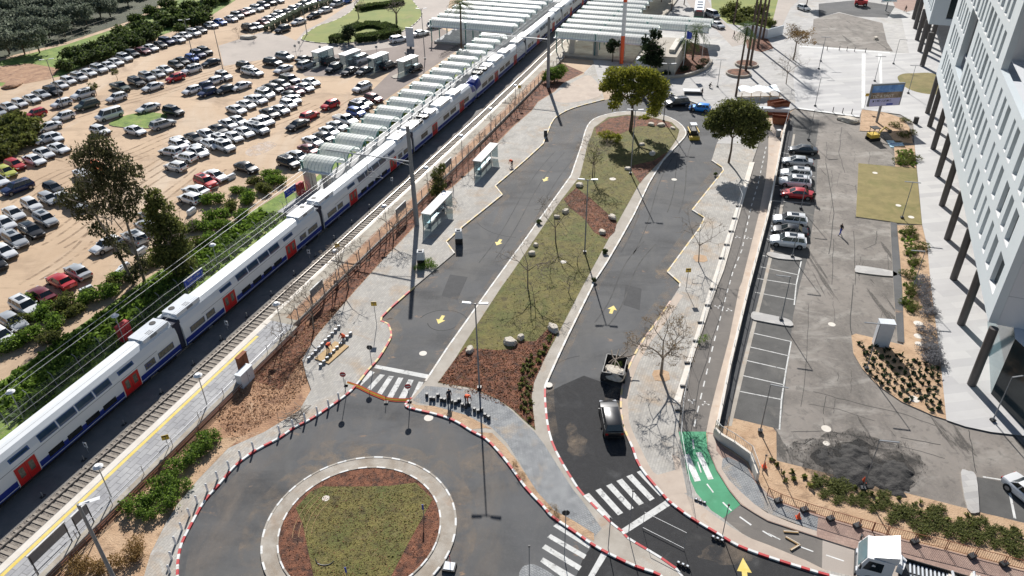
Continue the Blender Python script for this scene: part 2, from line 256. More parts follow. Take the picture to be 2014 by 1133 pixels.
def mark(name, polys, m, z):
    mb = MB()
    for p in polys: mb.prism(p, z, z, m)
    o = mb.build(name, tri=True); o['kind'] = 'structure'; return o
def circle(c, r, n=96, a0=0, a1=360): return [(c[0]+r*math.cos(R(a0+(a1-a0)*i/n)), c[1]+r*math.sin(R(a0+(a1-a0)*i/n))) for i in range(n)]
def strip(pts, w):
    out = []
    for (a, b) in zip(pts, pts[1:]):
        A, B = Vector(a[:2]), Vector(b[:2]); d = (B-A).normalized(); n = Vector((d.y, -d.x))*w/2
        out.append([tuple(A-n), tuple(B-n), tuple(B+n), tuple(A+n)])
    return out
def dashes(pts, w, on, off):
    out = []; P = [Vector(p[:2]) for p in pts]; L = 0; segs = []
    for a, b in zip(P, P[1:]): segs.append((L, a, b)); L += (b-a).length
    def pt(s):
        for l, a, b in reversed(segs):
            if s >= l: return a+(b-a).normalized()*(s-l)
    s = 0
    while s+on < L: out += strip([pt(s), pt(s+on)], w); s += on+off
    return out
# ================================================ THE SETTING
g = sheet('ground', [(-700, -60), (700, -60), (700, 900), (-700, 900)], 0, M['sand'])
C0 = (-12.74, 40.79)
KL = q('D1', (1395, 1300), (1395, 1133), (1400, 1010), (1430, 880), (1510, 720), (1610, 545), (1720, 420), (1850, 270), (2011, 150))+q('D2', (180, 55))+q('C2', (300, 1100), (420, 1040), (560, 950), (700, 850), (780, 775), (880, 650), (960, 560), (1040, 430), (1060, 370), (1035, 290), (985, 235), (1240, 0))
KL2 = q('B2', (1555, 860), (1490, 770), (1620, 650), (1930, 400), (1875, 330), (2011, 215))+q('B3', (120, 110), (240, 0))
KL3 = q('A3', (300, 980), (350, 915), (480, 850), (720, 785))
KT = q('A3', (900, 755), (1190, 735), (1380, 790), (1560, 870), (1640, 950), (1655, 1030), (1600, 1133))
KR = q('B3', (1562, 130), (1645, 185), (1655, 210), (1410, 520), (1505, 580), (1470, 660), (1215, 1005), (1315, 1095))+q('C3', (1310, 0))
KR2 = q('C3', (1240, 110), (1110, 300), (1010, 440), (930, 590), (870, 750), (850, 900), (860, 1050), (885, 1133))+q('D3', (940, 130), (1000, 280), (1180, 500), (1250, 570), (1400, 680), (1600, 800), (1770, 900), (2011, 990))+q('D4', (260, 1070), (480, 1133), (900, 1230))
wKL = smooth(W2(KL), 3); wKL2 = W2(KL2); wKL3 = smooth(W2(KL3), 3); wKT = smooth(W2(KT), 3); wKR = W2(KR); wKR2 = smooth(W2(KR2), 3)
road = wKL+wKL2+wKL3+wKT+wKR+wKR2
sheet('road', road+[(40, 20), (-40, 20)], .010, M['road'])
# left pavement
SLo = q('A3', (640, 500), (600, 545), (560, 580), (400, 650), (330, 720), (200, 800), (150, 870), (0, 1000))+q('B2', (1690, 200), (1530, 345), (1440, 390), (1290, 560), (1240, 650), (1000, 900), (790, 1133))+q('C2', (640, 180), (470, 380), (360, 560), (390, 680), (430, 800), (340, 960), (180, 1060), (60, 1133))+q('D1', (2011, 30), (1900, 80), (1790, 130), (1560, 370), (1400, 560), (1300, 720), (1180, 960), (1130, 1133), (1100, 1300))
PAVE_Z = .13
slab('pavement', wKL+wKL2+wKL3+W2(SLo, .13), 0, PAVE_Z, M['paver'], M['conc'])
sheet('pavement_sand', smooth(W2(q('A3', (560, 600), (640, 620), (700, 740), (500, 800), (350, 800), (330, 740)), .13), 4, True), .136, M['beige'])
kerb('kerb', wKL[2:44], M['white'], M['red'], seg=1.0, h=.16); kerb('kerb', wKL[43:], M['paleyel'], M['red'], seg=1.2, h=.16); kerb('kerb', wKL2+wKL3, M['dusty'], M['paleyel'], seg=1.0, h=.16)
# long island with its lower footpath
ISL_L = q('D3', (1200, 1230), (1160, 1133), (960, 1060), (750, 960), (610, 880), (500, 800), (310, 670), (240, 590), (100, 440), (0, 300))+q('D2', (1900, 160), (1800, 60), (1690, 0))+q('C2', (1560, 1050), (1420, 1000), (1250, 960), (1185, 940), (1175, 915), (1220, 870))
ISL_L2 = q('C2', (1330, 740), (1500, 480), (1840, 0))+q('B2', (2011, 890))+q('B3', (230, 570), (460, 250), (545, 0))
ISL_T = q('A3', (545, 1133), (590, 990), (680, 920), (890, 880), (1130, 900), (1240, 930), (1330, 990), (1360, 1060), (1300, 1133))
ISL_R = q('B3', (1180, 130), (1070, 310), (950, 560), (740, 930), (640, 1080))+q('C3', (620, 5), (440, 370), (280, 720), (255, 800), (260, 950), (285, 1133))+q('D3', (340, 160), (460, 370), (560, 510), (770, 720), (860, 790), (900, 840), (1050, 930), (1280, 1080), (1380, 1230))
wA = smooth(W2(ISL_L), 3); wB = W2(ISL_L2); wC = smooth(W2(ISL_T), 3); wD = smooth(W2(ISL_R), 2)
slab('traffic_island', wA+wB+wC+wD, 0, .13, M['conc'])
kerb('kerb', wA, M['white'], M['red'], seg=1.0, h=.16); kerb('kerb', wB+wC+wD[:16], M['dusty'], M['white'], seg=1.0, h=.155); kerb('kerb', wD[15:], M['white'], M['red'], seg=1.0, h=.16)
# cobbled part of the island's footpath
cob = q('C2', (1330, 770), (1700, 800), (1900, 880), (2011, 970))+q('C3', (90, 1060), (175, 1133))+q('D3', (250, 100), (350, 260), (480, 460), (540, 530), (700, 760), (640, 830), (400, 720), (280, 620), (200, 500), (60, 250))+q('D2', (1960, 80), (1880, 0))+q('C2', (1840, 1090), (1660, 1010), (1400, 930), (1260, 900), (1230, 880))
sheet('cobbled_footpath', W2(cob, .13), .137, M['paver2'])
lawnp = q('B3', (0, 1000), (270, 600), (380, 440), (530, 250), (590, 0))+q('A3', (620, 1060), (640, 1000), (750, 920), (900, 900), (1100, 920), (1250, 960), (1310, 1020), (1290, 1090))+q('B3', (1240, 30), (1190, 100), (1000, 300), (760, 730), (540, 1133))+q('C3', (400, 280), (250, 560), (170, 740), (150, 850), (180, 1120), (100, 1050), (0, 955))+q('C2', (1900, 880), (1700, 790), (1425, 745), (1560, 560), (1640, 430), (1920, 0))
sheet('island_lawn', W2(lawnp, .13), .141, M['lawn'])
sheet('mulch_bed', W2(q('C2', (1430, 742), (1560, 560), (1640, 470), (1760, 480), (1900, 490), (2011, 480))+q('C3', (60, 420), (180, 420), (300, 300), (360, 310), (250, 560), (170, 740), (150, 850), (175, 1100), (100, 1040), (0, 950))+q('C2', (1900, 876), (1700, 786)), .14), .146, M['mulch'])
sheet('mulch_bed', W2(q('B3', (400, 430), (500, 340), (620, 430), (820, 610), (800, 690), (740, 745), (640, 690), (560, 580), (450, 500)), .14), .146, M['mulch'])
sheet('mulch_bed', W2(q('B3', (920, 170), (1100, 130), (1215, 60), (1180, 110), (1060, 230), (1000, 305), (945, 225)), .14), .146, M['mulch'])
sheet('mulch_bed', W2(q('A3', (650, 1000), (760, 930), (900, 906), (1100, 926), (1230, 960), (1280, 1010), (1150, 990), (980, 990), (850, 1050), (660, 1060)), .14), .146, M['mulch'])
# roundabout island
slab('roundabout_island', circle(C0, 7.8), 0, .12, M['conc'])
kerb('kerb', circle(C0, 7.8, 60)+[(C0[0]+7.8, C0[1])], M['white'], M['conc'], w=.16, h=.15, seg=.9)
kerb('kerb', circle(C0, 6.55, 50)+[(C0[0]+6.55, C0[1])], M['conc'], M['white'], w=.14, h=.2, seg=.8)
sheet('mulch_bed', circle(C0, 6.5), .155, M['mulch'])
lw = W2(q('D2', (310, 600), (430, 470), (520, 430), (700, 432), (900, 430), (1050, 425), (1250, 400), (1385, 530), (1290, 700), (1180, 900), (1060, 1133), (800, 1133), (450, 1133), (400, 900), (365, 720)), .15)
ccn = Vector(C0); lw = [tuple(ccn+(Vector(p)-ccn)*min(1, 6.4/max(.1, (Vector(p)-ccn).length))) for p in lw]
sheet('roundabout_lawn', lw[:11]+[(C0[0]+2.8, C0[1]-5.3), (C0[0]-2.4, C0[1]-5.6)]+lw[12:], .162, M['lawn'])
# right pavement
BL = q('D4', (900, 1200), (640, 1130), (440, 1085), (240, 1030), (0, 910))+q('D3', (1800, 800), (1650, 680), (1560, 620), (1440, 480), (1370, 330), (1340, 160), (1300, 0))+q('C3', (1320, 900), (1400, 600), (1480, 370), (1590, 30))+q('B3', (1640, 985), (1720, 690), (1800, 430), (1885, 130), (1930, 0))+q('A3', (1975, 900))
BR = q('A3', (2011, 960))+q('B3', (2005, 100), (1985, 280), (1930, 560), (1800, 1080))+q('C3', (1780, 0), (1700, 400), (1600, 780), (1550, 980), (1520, 1133))+q('D3', (1530, 130), (1600, 300), (1700, 460), (1790, 570), (1900, 640), (2011, 700))+q('D4', (430, 840), (620, 900), (900, 985), (1300, 1180))
slab('pavement', wKR+wKR2+W2(BL[:-1], .1)+W2(q('A3', (1602, 1136))), 0, PAVE_Z, M['paver'], M['conc'])
kerb('kerb', wKR, M['dusty'], M['paleyel'], seg=1.2, h=.16); kerb('kerb', wKR2[:24], M['pinkk'], M['paleyel'], seg=1.2, h=.16); kerb('kerb', wKR2[23:], M['white'], M['red'], seg=1.15, h=.16)
kerb('kerb', wKT[:-1], M['dusty'], None, seg=1.2, h=.10, z0=.05)
sheet('beige_border', W2(q('C3', (1240, 112), (1290, 40), (1340, 60), (1170, 320), (1080, 430), (990, 590), (930, 750), (905, 900), (915, 1050), (945, 1133))+q('D3', (1000, 120), (1080, 280), (1160, 400), (1260, 440), (1330, 470), (1560, 640), (1700, 740), (1850, 830), (2011, 890))+q('D4', (300, 1010), (480, 1100), (300, 1075), (0, 975))+q('D3', (1770, 890), (1600, 790), (1400, 670), (1250, 560), (1180, 490), (1010, 275), (955, 130))+q('C3', (900, 1133), (872, 1050), (862, 900), (882, 750), (940, 592), (1020, 442), (1120, 302)), .13), .137, M['beige'])
sheet('beige_border', W2(q('B3', (1900, 140), (1820, 420), (1660, 985), (1600, 1133))+q('C3', (1560, 120), (1440, 480), (1340, 800), (1320, 900), (1260, 900), (1360, 600), (1500, 160), (1545, 10))+q('B3', (1595, 985), (1780, 420), (1860, 140)), .13), .138, M['dusty'])
sheet('beige_border', W2(q('D3', (1250, 180), (1310, 200), (1370, 480), (1200, 500), (1060, 290), (1140, 340), (1280, 300)), .13), .1415, M['beige'])
# cycle lane
sheet('cycle_lane', W2(BL+BR, .1), .141 if False else .02, M['bike'])
gr = q('D3', (1302, 0), (1342, 160), (1372, 330), (1442, 480), (1562, 620), (1650, 680), (1790, 572), (1700, 460), (1600, 300), (1530, 130), (1518, 0))
sheet('green_cycle_crossing', W2(gr, .02), .026, M['green'])
sheet('pale_cycle_lane', W2(q('D4', (430, 842), (620, 900), (900, 985), (1300, 1180), (560, 1180), (425, 1085)), .02), .026, M['lightroad'])
# strip right of the cycle lane, low wall, beds, walkway below
WL = [(1552, 222), (1541, 250), (1508, 420), (1470, 566), (1434, 720), (1408, 842)]
BR2 = [(1507, 240), (1500, 350), (1458, 565), (1430, 680), (1396, 850)]
sheet('beige_path', W2(BR[:10], .02)+W2([(1402, 860), (1414, 838), (1434, 765), (1440, 720), (1475, 566), (1513, 420), (1546, 250), (1555, 222)], .02), .032, M['beige'])
lowpath = q('D3', (1530, 0), (1600, 20), (1640, 110), (1830, 240), (1915, 395), (2011, 490))+q('D4', (90, 550), (300, 620), (480, 680), (720, 750), (1160, 870), (1610, 980), (2011, 1090), (2300, 1180), (1300, 1180), (900, 985), (620, 900), (430, 840), (0, 700))+q('D3', (1900, 640), (1790, 570), (1700, 460), (1600, 300), (1530, 130))
slab('footpath', W2(lowpath, .1), 0, .1, M['pink'], M['conc'])
sheet('cobbled_footpath', W2(q('D3', (1640, 290), (1650, 210), (1690, 200), (1830, 260), (1905, 400), (2011, 500))+q('D4', (90, 560), (300, 630), (395, 670), (385, 780), (200, 720), (0, 640))+q('D3', (1900, 570), (1800, 480), (1700, 380)), .1), .106, M['paver2'])
sheet('beige_border', W2(q('D3', (1530, 20), (1590, 20), (1600, 150), (1650, 210), (1640, 290), (1700, 380), (1800, 480), (1900, 570), (2011, 640))+q('D4', (0, 640), (385, 780), (385, 820), (0, 695))+q('D3', (1900, 635), (1795, 565), (1705, 455), (1605, 295), (1535, 130)), .1), .106, M['beige'])
# parking area right of the wall
lot = [(1553, 222)]+q('A4', (220, 850), (720, 920), (740, 870), (1040, 900), (1140, 960))+q('B4', (1150, 0), (1170, 190), (1210, 630), (1250, 800), (1280, 1133))+q('C4', (1330, 380), (1360, 640), (1400, 1040), (1550, 1090), (1750, 1133))+[(2014, 855), (2400, 900), (2400, 1080), (2014, 1032)]+q('D4', (1000, 460), (70, 235))+[(1527, 850), (1410, 830), (1434, 720), (1470, 566), (1508, 420), (1541, 250)]
sheet('parking_lot', W2(lot), .008, M['worn'])
st = q('A4', (200, 870), (720, 930), (560, 1000), (400, 1030), (195, 1000))
sheet('parking_bays', W2([(1555, 300), (1608, 310), (1604, 400), (1590, 500), (1573, 560), (1560, 620), (1535, 845), (1440, 822), (1452, 760), (1478, 650), (1497, 560), (1522, 430)]), .013, M['stall'])
sheet('parking_bays', W2([(1558, 228), (1612, 236), (1604, 290), (1548, 285)]), .013, M['stall'])
sheet('parking_bays', W2([(1921, 938), (2050, 962), (2090, 1045), (1928, 1008)]), .013, M['stall'])
BAYS = [[(1536, 300), (1606, 312)], [(1528, 335), (1603, 348)], [(1524, 365), (1598, 372)], [(1518, 395), (1594, 400)], [(1521, 421), (1584, 428)], [(1508, 470), (1580, 490)], [(1500, 503), (1575, 513)], [(1496, 525), (1571, 541)], [(1490, 548), (1566, 560)], [(1485, 575), (1563, 590)], [(1475, 654), (1556, 672)], [(1468, 681), (1551, 700)], [(1463, 708), (1546, 727)], [(1457, 738), (1541, 757)], [(1450, 769), (1537, 786)]]
ml = []
for a in BAYS: ml += strip(W2(a), .12)
ml += strip(W2([(1556, 672), (1546, 727), (1537, 786), (1533, 845)]), .14)+strip(W2([(1576, 513), (1566, 560), (1562, 600)]), .14)
ml += strip(W2([(1933, 938), (2014, 951), (2060, 960)]), .16)+strip(W2([(1982, 950), (1996, 1020)]), .2)
mark('road_marking', ml, M['wornwhite'], .019)
WORN = M['worn']
# raised verges, lawn and walkway
slab('dry_lawn', W2(q('B4', (710, 152), (1000, 180), (1165, 190), (1208, 635), (1010, 620), (965, 610), (690, 572), (705, 300))), 0, .11, M['dry'], M['conc'])
slab('bed', W2(q('B4', (990, 20), (1150, 10), (1165, 188), (1000, 178))), 0, .1, M['bedsoil'], M['conc'])
slab('bed', W2(q('B4', (1015, 640), (1208, 640), (1250, 800), (1280, 1133))+q('C4', (1330, 380), (1360, 640), (1400, 1040), (1300, 1010), (1050, 900), (860, 770), (740, 640), (670, 520), (655, 380), (690, 365), (1065, 455), (1060, 300), (1045, 0))+q('B4', (1030, 900))), 0, .1, M['bedsoil'], M['conc'])
slab('bed', W2(q('A4', (735, 860), (900, 880), (1050, 930), (1110, 1000), (1140, 1133))+q('B4', (1080, -10), (1000, -10))+q('A4', (940, 1040), (720, 1030))), 0, .1, M['bedsoil'], M['conc'])
slab('parking_island', smooth(W2([(1682, 528), (1690, 524), (1756, 535), (1757, 545), (1690, 538), (1681, 534)]), 3, True), 0, .14, M['plaza'], M['conc'])
slab('parking_island', smooth(W2([(1480, 615), (1500, 618), (1545, 628), (1558, 636), (1554, 643), (1500, 634), (1478, 628)]), 3, True), 0, .14, M['plaza'], M['conc'])
slab('parking_island', smooth(W2([(1513, 497), (1530, 500), (1571, 508), (1573, 513), (1530, 510), (1508, 503)]), 3, True), 0, .14, M['plaza'], M['conc'])
slab('parking_island', smooth(W2([(1889, 931), (1903, 928), (1919, 938), (1925, 1000), (1922, 1010), (1902, 1003)]), 3, True), 0, .14, M['plaza'], M['conc'])
slab('kerb', W2(q('B4', (960, 615), (1010, 625), (1035, 900))+q('C4', (1052, 0), (1070, 440), (1015, 425), (985, 0))+q('B4', (975, 930))), 0, .14, M['road'], M['conc'])
slab('plaza', W2(q('A3', (560, 575), (640, 500), (600, 380), (900, 300), (1300, -200))+q('A4', (-100, -300), (2400, -500), (3400, -300), (3200, 1200))+[(2500, 900), (2014, 858)]+q('C4', (1750, 1133), (1550, 1090), (1400, 1040), (1360, 640), (1330, 380))+q('B4', (1280, 1133), (1250, 800), (1210, 630), (1170, 190), (1150, 0))+q('A4', (1140, 960), (1040, 900), (740, 860), (720, 920), (220, 850))+[(1546, 222)]+q('A3', (1985, 900), (1930, 1135)))+wKT[::-1], 0, .12, M['plaza'], M['conc'])
sheet('white_paving', W2(q('A4', (220, 850), (200, 600), (250, 380), (480, 375), (960, 412), (1110, 418), (1040, 100), (1180, 90), (1290, 60), (1500, 800), (1900, 1133))+q('B4', (1600, 300), (1900, 1133))+[(2014, 640), (2100, 900), (2014, 857)]+q('C4', (1750, 1131), (1550, 1088), (1402, 1038), (1362, 640), (1332, 380))+q('B4', (1282, 1133), (1252, 800), (1212, 630), (1172, 190), (1152, 0))+q('A4', (1142, 958), (1040, 898), (740, 858), (720, 918)), .12), .127, M['walk'])
mark('road_marking', [W2(q('A4', (738, 420), (768, 422), (762, 850), (735, 850)), .12), W2(q('A4', (866, 420), (893, 422), (900, 680), (880, 680)), .12), W2(q('A4', (250, 360), (480, 372), (960, 410), (960, 418), (480, 382), (250, 370)), .12), W2(q('A4', (220, 842), (720, 908), (720, 920), (220, 852)), .12)], M['white'], .133)
sheet('pale_lawn', [tuple(at(1825, 163, .12)[:2])]*0+smooth(W2(q('A4', (1018, 610), (1060, 580), (1150, 575), (1290, 575), (1420, 640), (1450, 740), (1300, 742), (1160, 720), (1060, 670)), .12), 4, True), .135, M['dry'])
sheet('parking_lot', W2(q('A4', (360, 150), (560, 100), (900, 180), (935, 330), (985, 405), (480, 370), (330, 340), (350, 250)), .12), .133, M['worn'])
sheet('parking_lot', W2(q('A4', (400, 30), (700, 0), (1000, 50), (940, 140), (700, 130), (560, 95), (400, 140)), .12), .133, M['road'])
sheet('light_road', W2(q('A4', (-30, 40), (60, -80), (330, -80), (180, 60), (110, 210), (0, 210), (-60, 150)), .12), .134, M['lightroad'])
sheet('light_road', W2([(1388, -60), (1400, -60), (1392, 0), (1408, 30), (1440, 58), (1500, 80), (1440, 92), (1410, 60), (1376, 40), (1350, 0), (1345, -60)], .12), .135, M['lightroad'])
sheet('park_grass', W2([(1393, -80), (1400, 20), (1430, 46), (1515, 60), (1530, 0), (1520, -80)], .12), .137, M['parkgrass'])
sheet('pink_paving', W2(q('A4', (960, -50), (1250, -50), (1200, 60), (1090, 95), (1000, 60)), .12), .134, M['pink'])
sheet('mulch_bed', W2(q('A3', (1115, 575), (1060, 540), (1130, 480), (1400, 330), (1530, 380), (1555, 490), (1500, 560), (1330, 600)), .12), .14, M['mulch'])
sheet('mulch_bed', W2(q('A3', (1830, 310), (2000, 300), (2050, 380), (1950, 410), (1840, 380)), .12), .14, M['mulch'])
# ------------- left side
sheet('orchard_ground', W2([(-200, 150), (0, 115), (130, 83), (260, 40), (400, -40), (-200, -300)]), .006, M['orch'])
sheet('verge', W2([(-60, 200), (0, 170), (60, 160), (120, 150), (260, 90), (400, 40), (480, -10), (700, -80), (460, -60), (260, 45), (130, 88), (0, 120), (-60, 140)]), .010, M['grass'])
sheet('soil_bank', W2([(-20, 172), (0, 162), (50, 165), (100, 155), (118, 135), (60, 125), (0, 130), (-20, 140)]), .016, M['soil'])
slab('dirt_lot_island', smooth(W2(q('A1', (860, 985), (900, 945), (1010, 905), (1150, 885), (1290, 900), (1310, 930), (1230, 1000), (1150, 1010), (1000, 1005))), 3, True), 0, .12, M['grass'], M['conc'])
RI = smooth(W2(q('A2', (355, 300), (480, 210), (600, 170), (740, 95), (850, -20), (1150, -40), (1270, 60), (1300, 120), (1230, 200), (1100, 270), (950, 315), (760, 335), (600, 345), (420, 330)), 0), 4, True)
slab('roundabout_lawn', RI, 0, .14, M['parkgrass'], M['conc'])
kerb('kerb', RI+RI[:1], M['dusty'], M['stall'], seg=1.5)
sheet('light_road', W2([(582, 80), (600, 60), (640, 40), (700, 0), (760, -60), (900, -60), (880, 20), (873, 40), (850, 75), (800, 90), (740, 105), (640, 112), (560, 110), (440, 130), (430, 90), (520, 62), (560, 70)]), .007, M['lightroad'])
sheet('gate_paving', W2([(580, 128), (640, 110), (780, 92), (865, 55), (930, 80), (905, 95), (752, 200), (720, 190), (770, 140), (690, 150), (600, 150)]), .012, M['pinkroad'])
sheet('green_verge', [tuple(rf(s, n)[:2]) for s, n in [(-50, -9), (-50, -3.3), (37, -3.3), (37, -13), (10, -15), (-10, -15), (-30, -17), (-50, -18)]], .012, M['grass'])
sheet('green_verge', [tuple(rf(s, n)[:2]) for s, n in [(36, -10.5), (36, -9.6), (120, -9.9), (120, -11.6), (80, -11.5), (60, -12.8)]], .014, M['grass'])
# soil and mulch between platform and pavement
sheet('soil', [tuple(rf(s, 9.25)[:2]) for s in range(-45, 100, 5)]+W2(SLo[3:][:-1]+q('D1', (1130, 1300))), .007, M['soil'])
sheet('sandy_verge', W2(q('D1', (470, 1080), (960, 640), (1300, 330), (1600, 60), (1900, 40), (1780, 140), (1560, 370), (1400, 560), (1300, 720), (1180, 960), (1130, 1140), (600, 1140))), .011, M['bedsoil'])
sheet('mulch_bed', [tuple(rf(s, 8.75)[:2]) for s in (-2, 20, 60, 100, 112)]+W2(q('A3', (560, 570), (400, 650), (330, 712), (200, 795), (150, 865), (0, 990))+q('B2', (1690, 190), (1530, 335), (1440, 380), (1285, 555), (1235, 645), (1000, 890), (790, 1125))+q('C2', (640, 170), (470, 370), (360, 550), (200, 800))), .016, M['mulch'])
# ------------- railway
sheet('trackside_slab', [tuple(rf(s, n)[:2]) for s, n in [(-60, -3.2), (60, -3.2), (112, -3.2), (260, -3.2), (260, 2.6), (112, 2.6), (60, 2.6), (-60, 2.6)]], .020, M['slabrail'])
sheet('track_ballast', [tuple(rf(s, n)[:2]) for s, n in [(-60, 2.6), (60, 2.6), (112, 2.6), (260, 2.6), (260, 5.2), (112, 5.2), (60, 5.2), (-60, 5.2)]], .024, M['ballast'])
mb = MB()
SS = [-60, 0, 60, 80, 100, 112, 180, 260]
for n0 in (3.33, 4.77, -1.95, -.5):
    for a, b in zip(SS, SS[1:]):
        A, B = rf(a, n0, .12), rf(b, n0, .12); d = (B-A); mb.box(((A+B)/2), (d.length, .08, .2), M['steel'], math.atan2(d.y, d.x))
s = -45
while s < 190:
    A = rf(s, 3.95, .045); mb.box(A, (.24, 2.3, .07), M['sleeper'], TH); s += .62
struct(mb.build('railway_track'))
def rfslab(name, s0, s1, n0, n1, z0, z1, m, ms=None, step=20):
    ss = [s0+(s1-s0)*i/8 for i in range(9)]
    return slab(name, [tuple(rf(s, n0)[:2]) for s in ss]+[tuple(rf(s, n1)[:2]) for s in reversed(ss)], z0, z1, m, ms)
rfslab('platform', -60, 7, 5.15, 9.2, 0, .5, M['platf'], M['conc'])
rfslab('platform_edge', -60, 7, 5.1, 5.75, .2, .507, M['dusty'], M['dark'])
mark('platform_line', [[tuple(rf(s, n)[:2]) for s, n in [(-60, 5.85), (4, 5.85), (4, 6.2), (-60, 6.2)]]], M['yellow'], .507)
mark('platform_line', [[tuple(rf(s, n)[:2]) for s, n in [(-60, 8.7), (7, 8.7), (7, 9.15), (-60, 9.15)]]], M['platc'], .508)
rfslab('platform', 7, 116, 5.15, 8.55, 0, .5, M['platc'], M['conc'])
rfslab('platform_edge', 7, 116, 5.1, 5.5, .2, .507, M['dusty'], M['dark'])
rfslab('platform', 116, 200, 5.15, 24, 0, .5, M['platc'], M['conc'])
rfslab('platform', -60, 36, -4.3, -3.1, 0, .5, M['platf'], M['conc'])
rfslab('platform', 30, 118, -9.4, -3.1, 0, .5, M['platf'], M['conc'])
rfslab('platform', 118, 200, -25, -3.1, 0, .5, M['platf'], M['conc'])
# ------------- painted markings on the road
zeb = []
for s_ in [[(940, 605), (1365, 685), (1345, 715), (925, 630)], [(870, 640), (930, 665), (800, 790), (815, 770)], [(970, 680), (1010, 685), (890, 815), (870, 790)], [(1040, 692), (1080, 695), (985, 840), (950, 825)], [(1115, 705), (1155, 708), (1070, 865), (1025, 862)], [(1195, 720), (1235, 725), (1165, 880), (1110, 882)], [(1275, 737), (1312, 742), (1250, 885), (1205, 885)]]: zeb.append(W2(q('C2', *s_)))
for s_ in [[(560, 500), (600, 482), (783, 682), (740, 700)], [(650, 462), (692, 445), (868, 638), (828, 658)], [(735, 425), (778, 407), (952, 600), (915, 618)], [(815, 388), (860, 370), (1030, 562), (992, 580)], [(893, 352), (938, 335), (1115, 525), (1078, 545)], [(975, 318), (1020, 300), (1190, 500), (1155, 505)], [(850, 770), (890, 800), (1250, 572), (1205, 538)],
           [(318, 742), (350, 722), (615, 895), (597, 918)], [(272, 830), (300, 805), (580, 968), (560, 1000)], [(230, 915), (258, 885), (543, 1058), (520, 1092)], [(218, 1020), (240, 988), (500, 1140), (440, 1180)], [(590, 1140), (640, 1140), (750, 960), (705, 935)]]: zeb.append(W2(q('D3', *s_)))
mark('road_marking', zeb, M['wornwhite'], .017)
def arrow(px, py, dx, dy, L=1.7):
    a = at(px, py); b = at(px+dx, py+dy); d = (b-a); d.z = 0; d.normalize(); n = Vector((d.y, -d.x, 0))
    return [tuple((a+d*u+n*v)[:2]) for u, v in [(L/2, 0), (.0, .55), (.0, .2), (-L/2, .2), (-L/2, -.2), (0, -.2), (0, -.55)]]
mark('road_marking', [arrow(867, 629, -5, 8), arrow(981, 477, -5, 7), arrow(1073, 353, -5, 6), arrow(1204, 609, 4, -10), arrow(1464, 1125, -1, -10, 2.6)], M['yellow'], .017)
bk = dashes(W2(q('B3', (1990, 20), (1930, 300), (1870, 500), (1800, 830), (1730, 1000))+q('C3', (1680, 50), (1580, 430), (1480, 850), (1425, 1090))), .13, 1.0, 1.0)
mark('cycle_marking', bk, M['wornwhite'], .027)
mark('cycle_marking', [W2(q('D3', *p), .02) for p in [[(1408, 60), (1420, 58), (1428, 135), (1416, 137)], [(1338, 183), (1385, 176), (1478, 385), (1430, 393)], [(1438, 165), (1480, 160), (1578, 372), (1535, 378)], [(1448, 238), (1458, 236), (1485, 320), (1475, 322)], [(1520, 412), (1530, 408), (1580, 475), (1572, 480)], [(1645, 558), (1655, 552), (1722, 618), (1714, 624)], [(1778, 672), (1786, 665), (1878, 730), (1870, 738)], [(1958, 782), (1966, 776), (2040, 820), (2032, 828)]]]+[W2(q('D4', *p), .02) for p in [[(0, 802), (5, 796), (102, 845), (95, 852)], [(245, 905), (250, 897), (360, 938), (354, 945)], [(455, 972), (460, 965), (600, 1012), (595, 1020)]]], M['white'], .031)
def bikesym(px, py, f=1):
    c = at(px, py, .02); ps = []
    for dx in (-.27, .27): ps.append(circle((c.x+dx, c.y-.22*f), .10, 12))
    ps += strip([(c.x-.25, c.y-.2*f), (c.x, c.y+.03*f)], .05)+strip([(c.x+.25, c.y-.2*f), (c.x, c.y+.03*f)], .05); ps.append(circle((c.x, c.y+.2*f), .09, 10)); return ps
mark('cycle_marking', bikesym(1450, 466)+bikesym(1472, 468)+bikesym(1412, 604, -1)+bikesym(1433, 609)+bikesym(1361, 790, -1)+bikesym(1387, 793), M['white'], .033)
# utility covers
for px, py, zz, r in [(832, 695, .016, .42), (1326, 353, .016, .42), (1079, 757, .15, .4), (843, 822, .016, .45), (1205, 352, .15, .5), (1108, 515, .15, .4), (1636, 638, .016, .4), (1721, 340, .118, .38), (1767, 404, .118, .38), (1792, 427, .118, .4), (1806, 636, .108, .5), (1806, 661, .108, .45), (1807, 676, .108, .4), (1798, 785, .108, .5), (641, 980, .17, .32), (1625, 843, .016, .45), (1625, 872, .016, .3), (516, 1085, 0, 0)]:
    if r: mark('utility_cover', [circle(at(px, py, zz), r, 20)], M['dusty'], zz+.004)

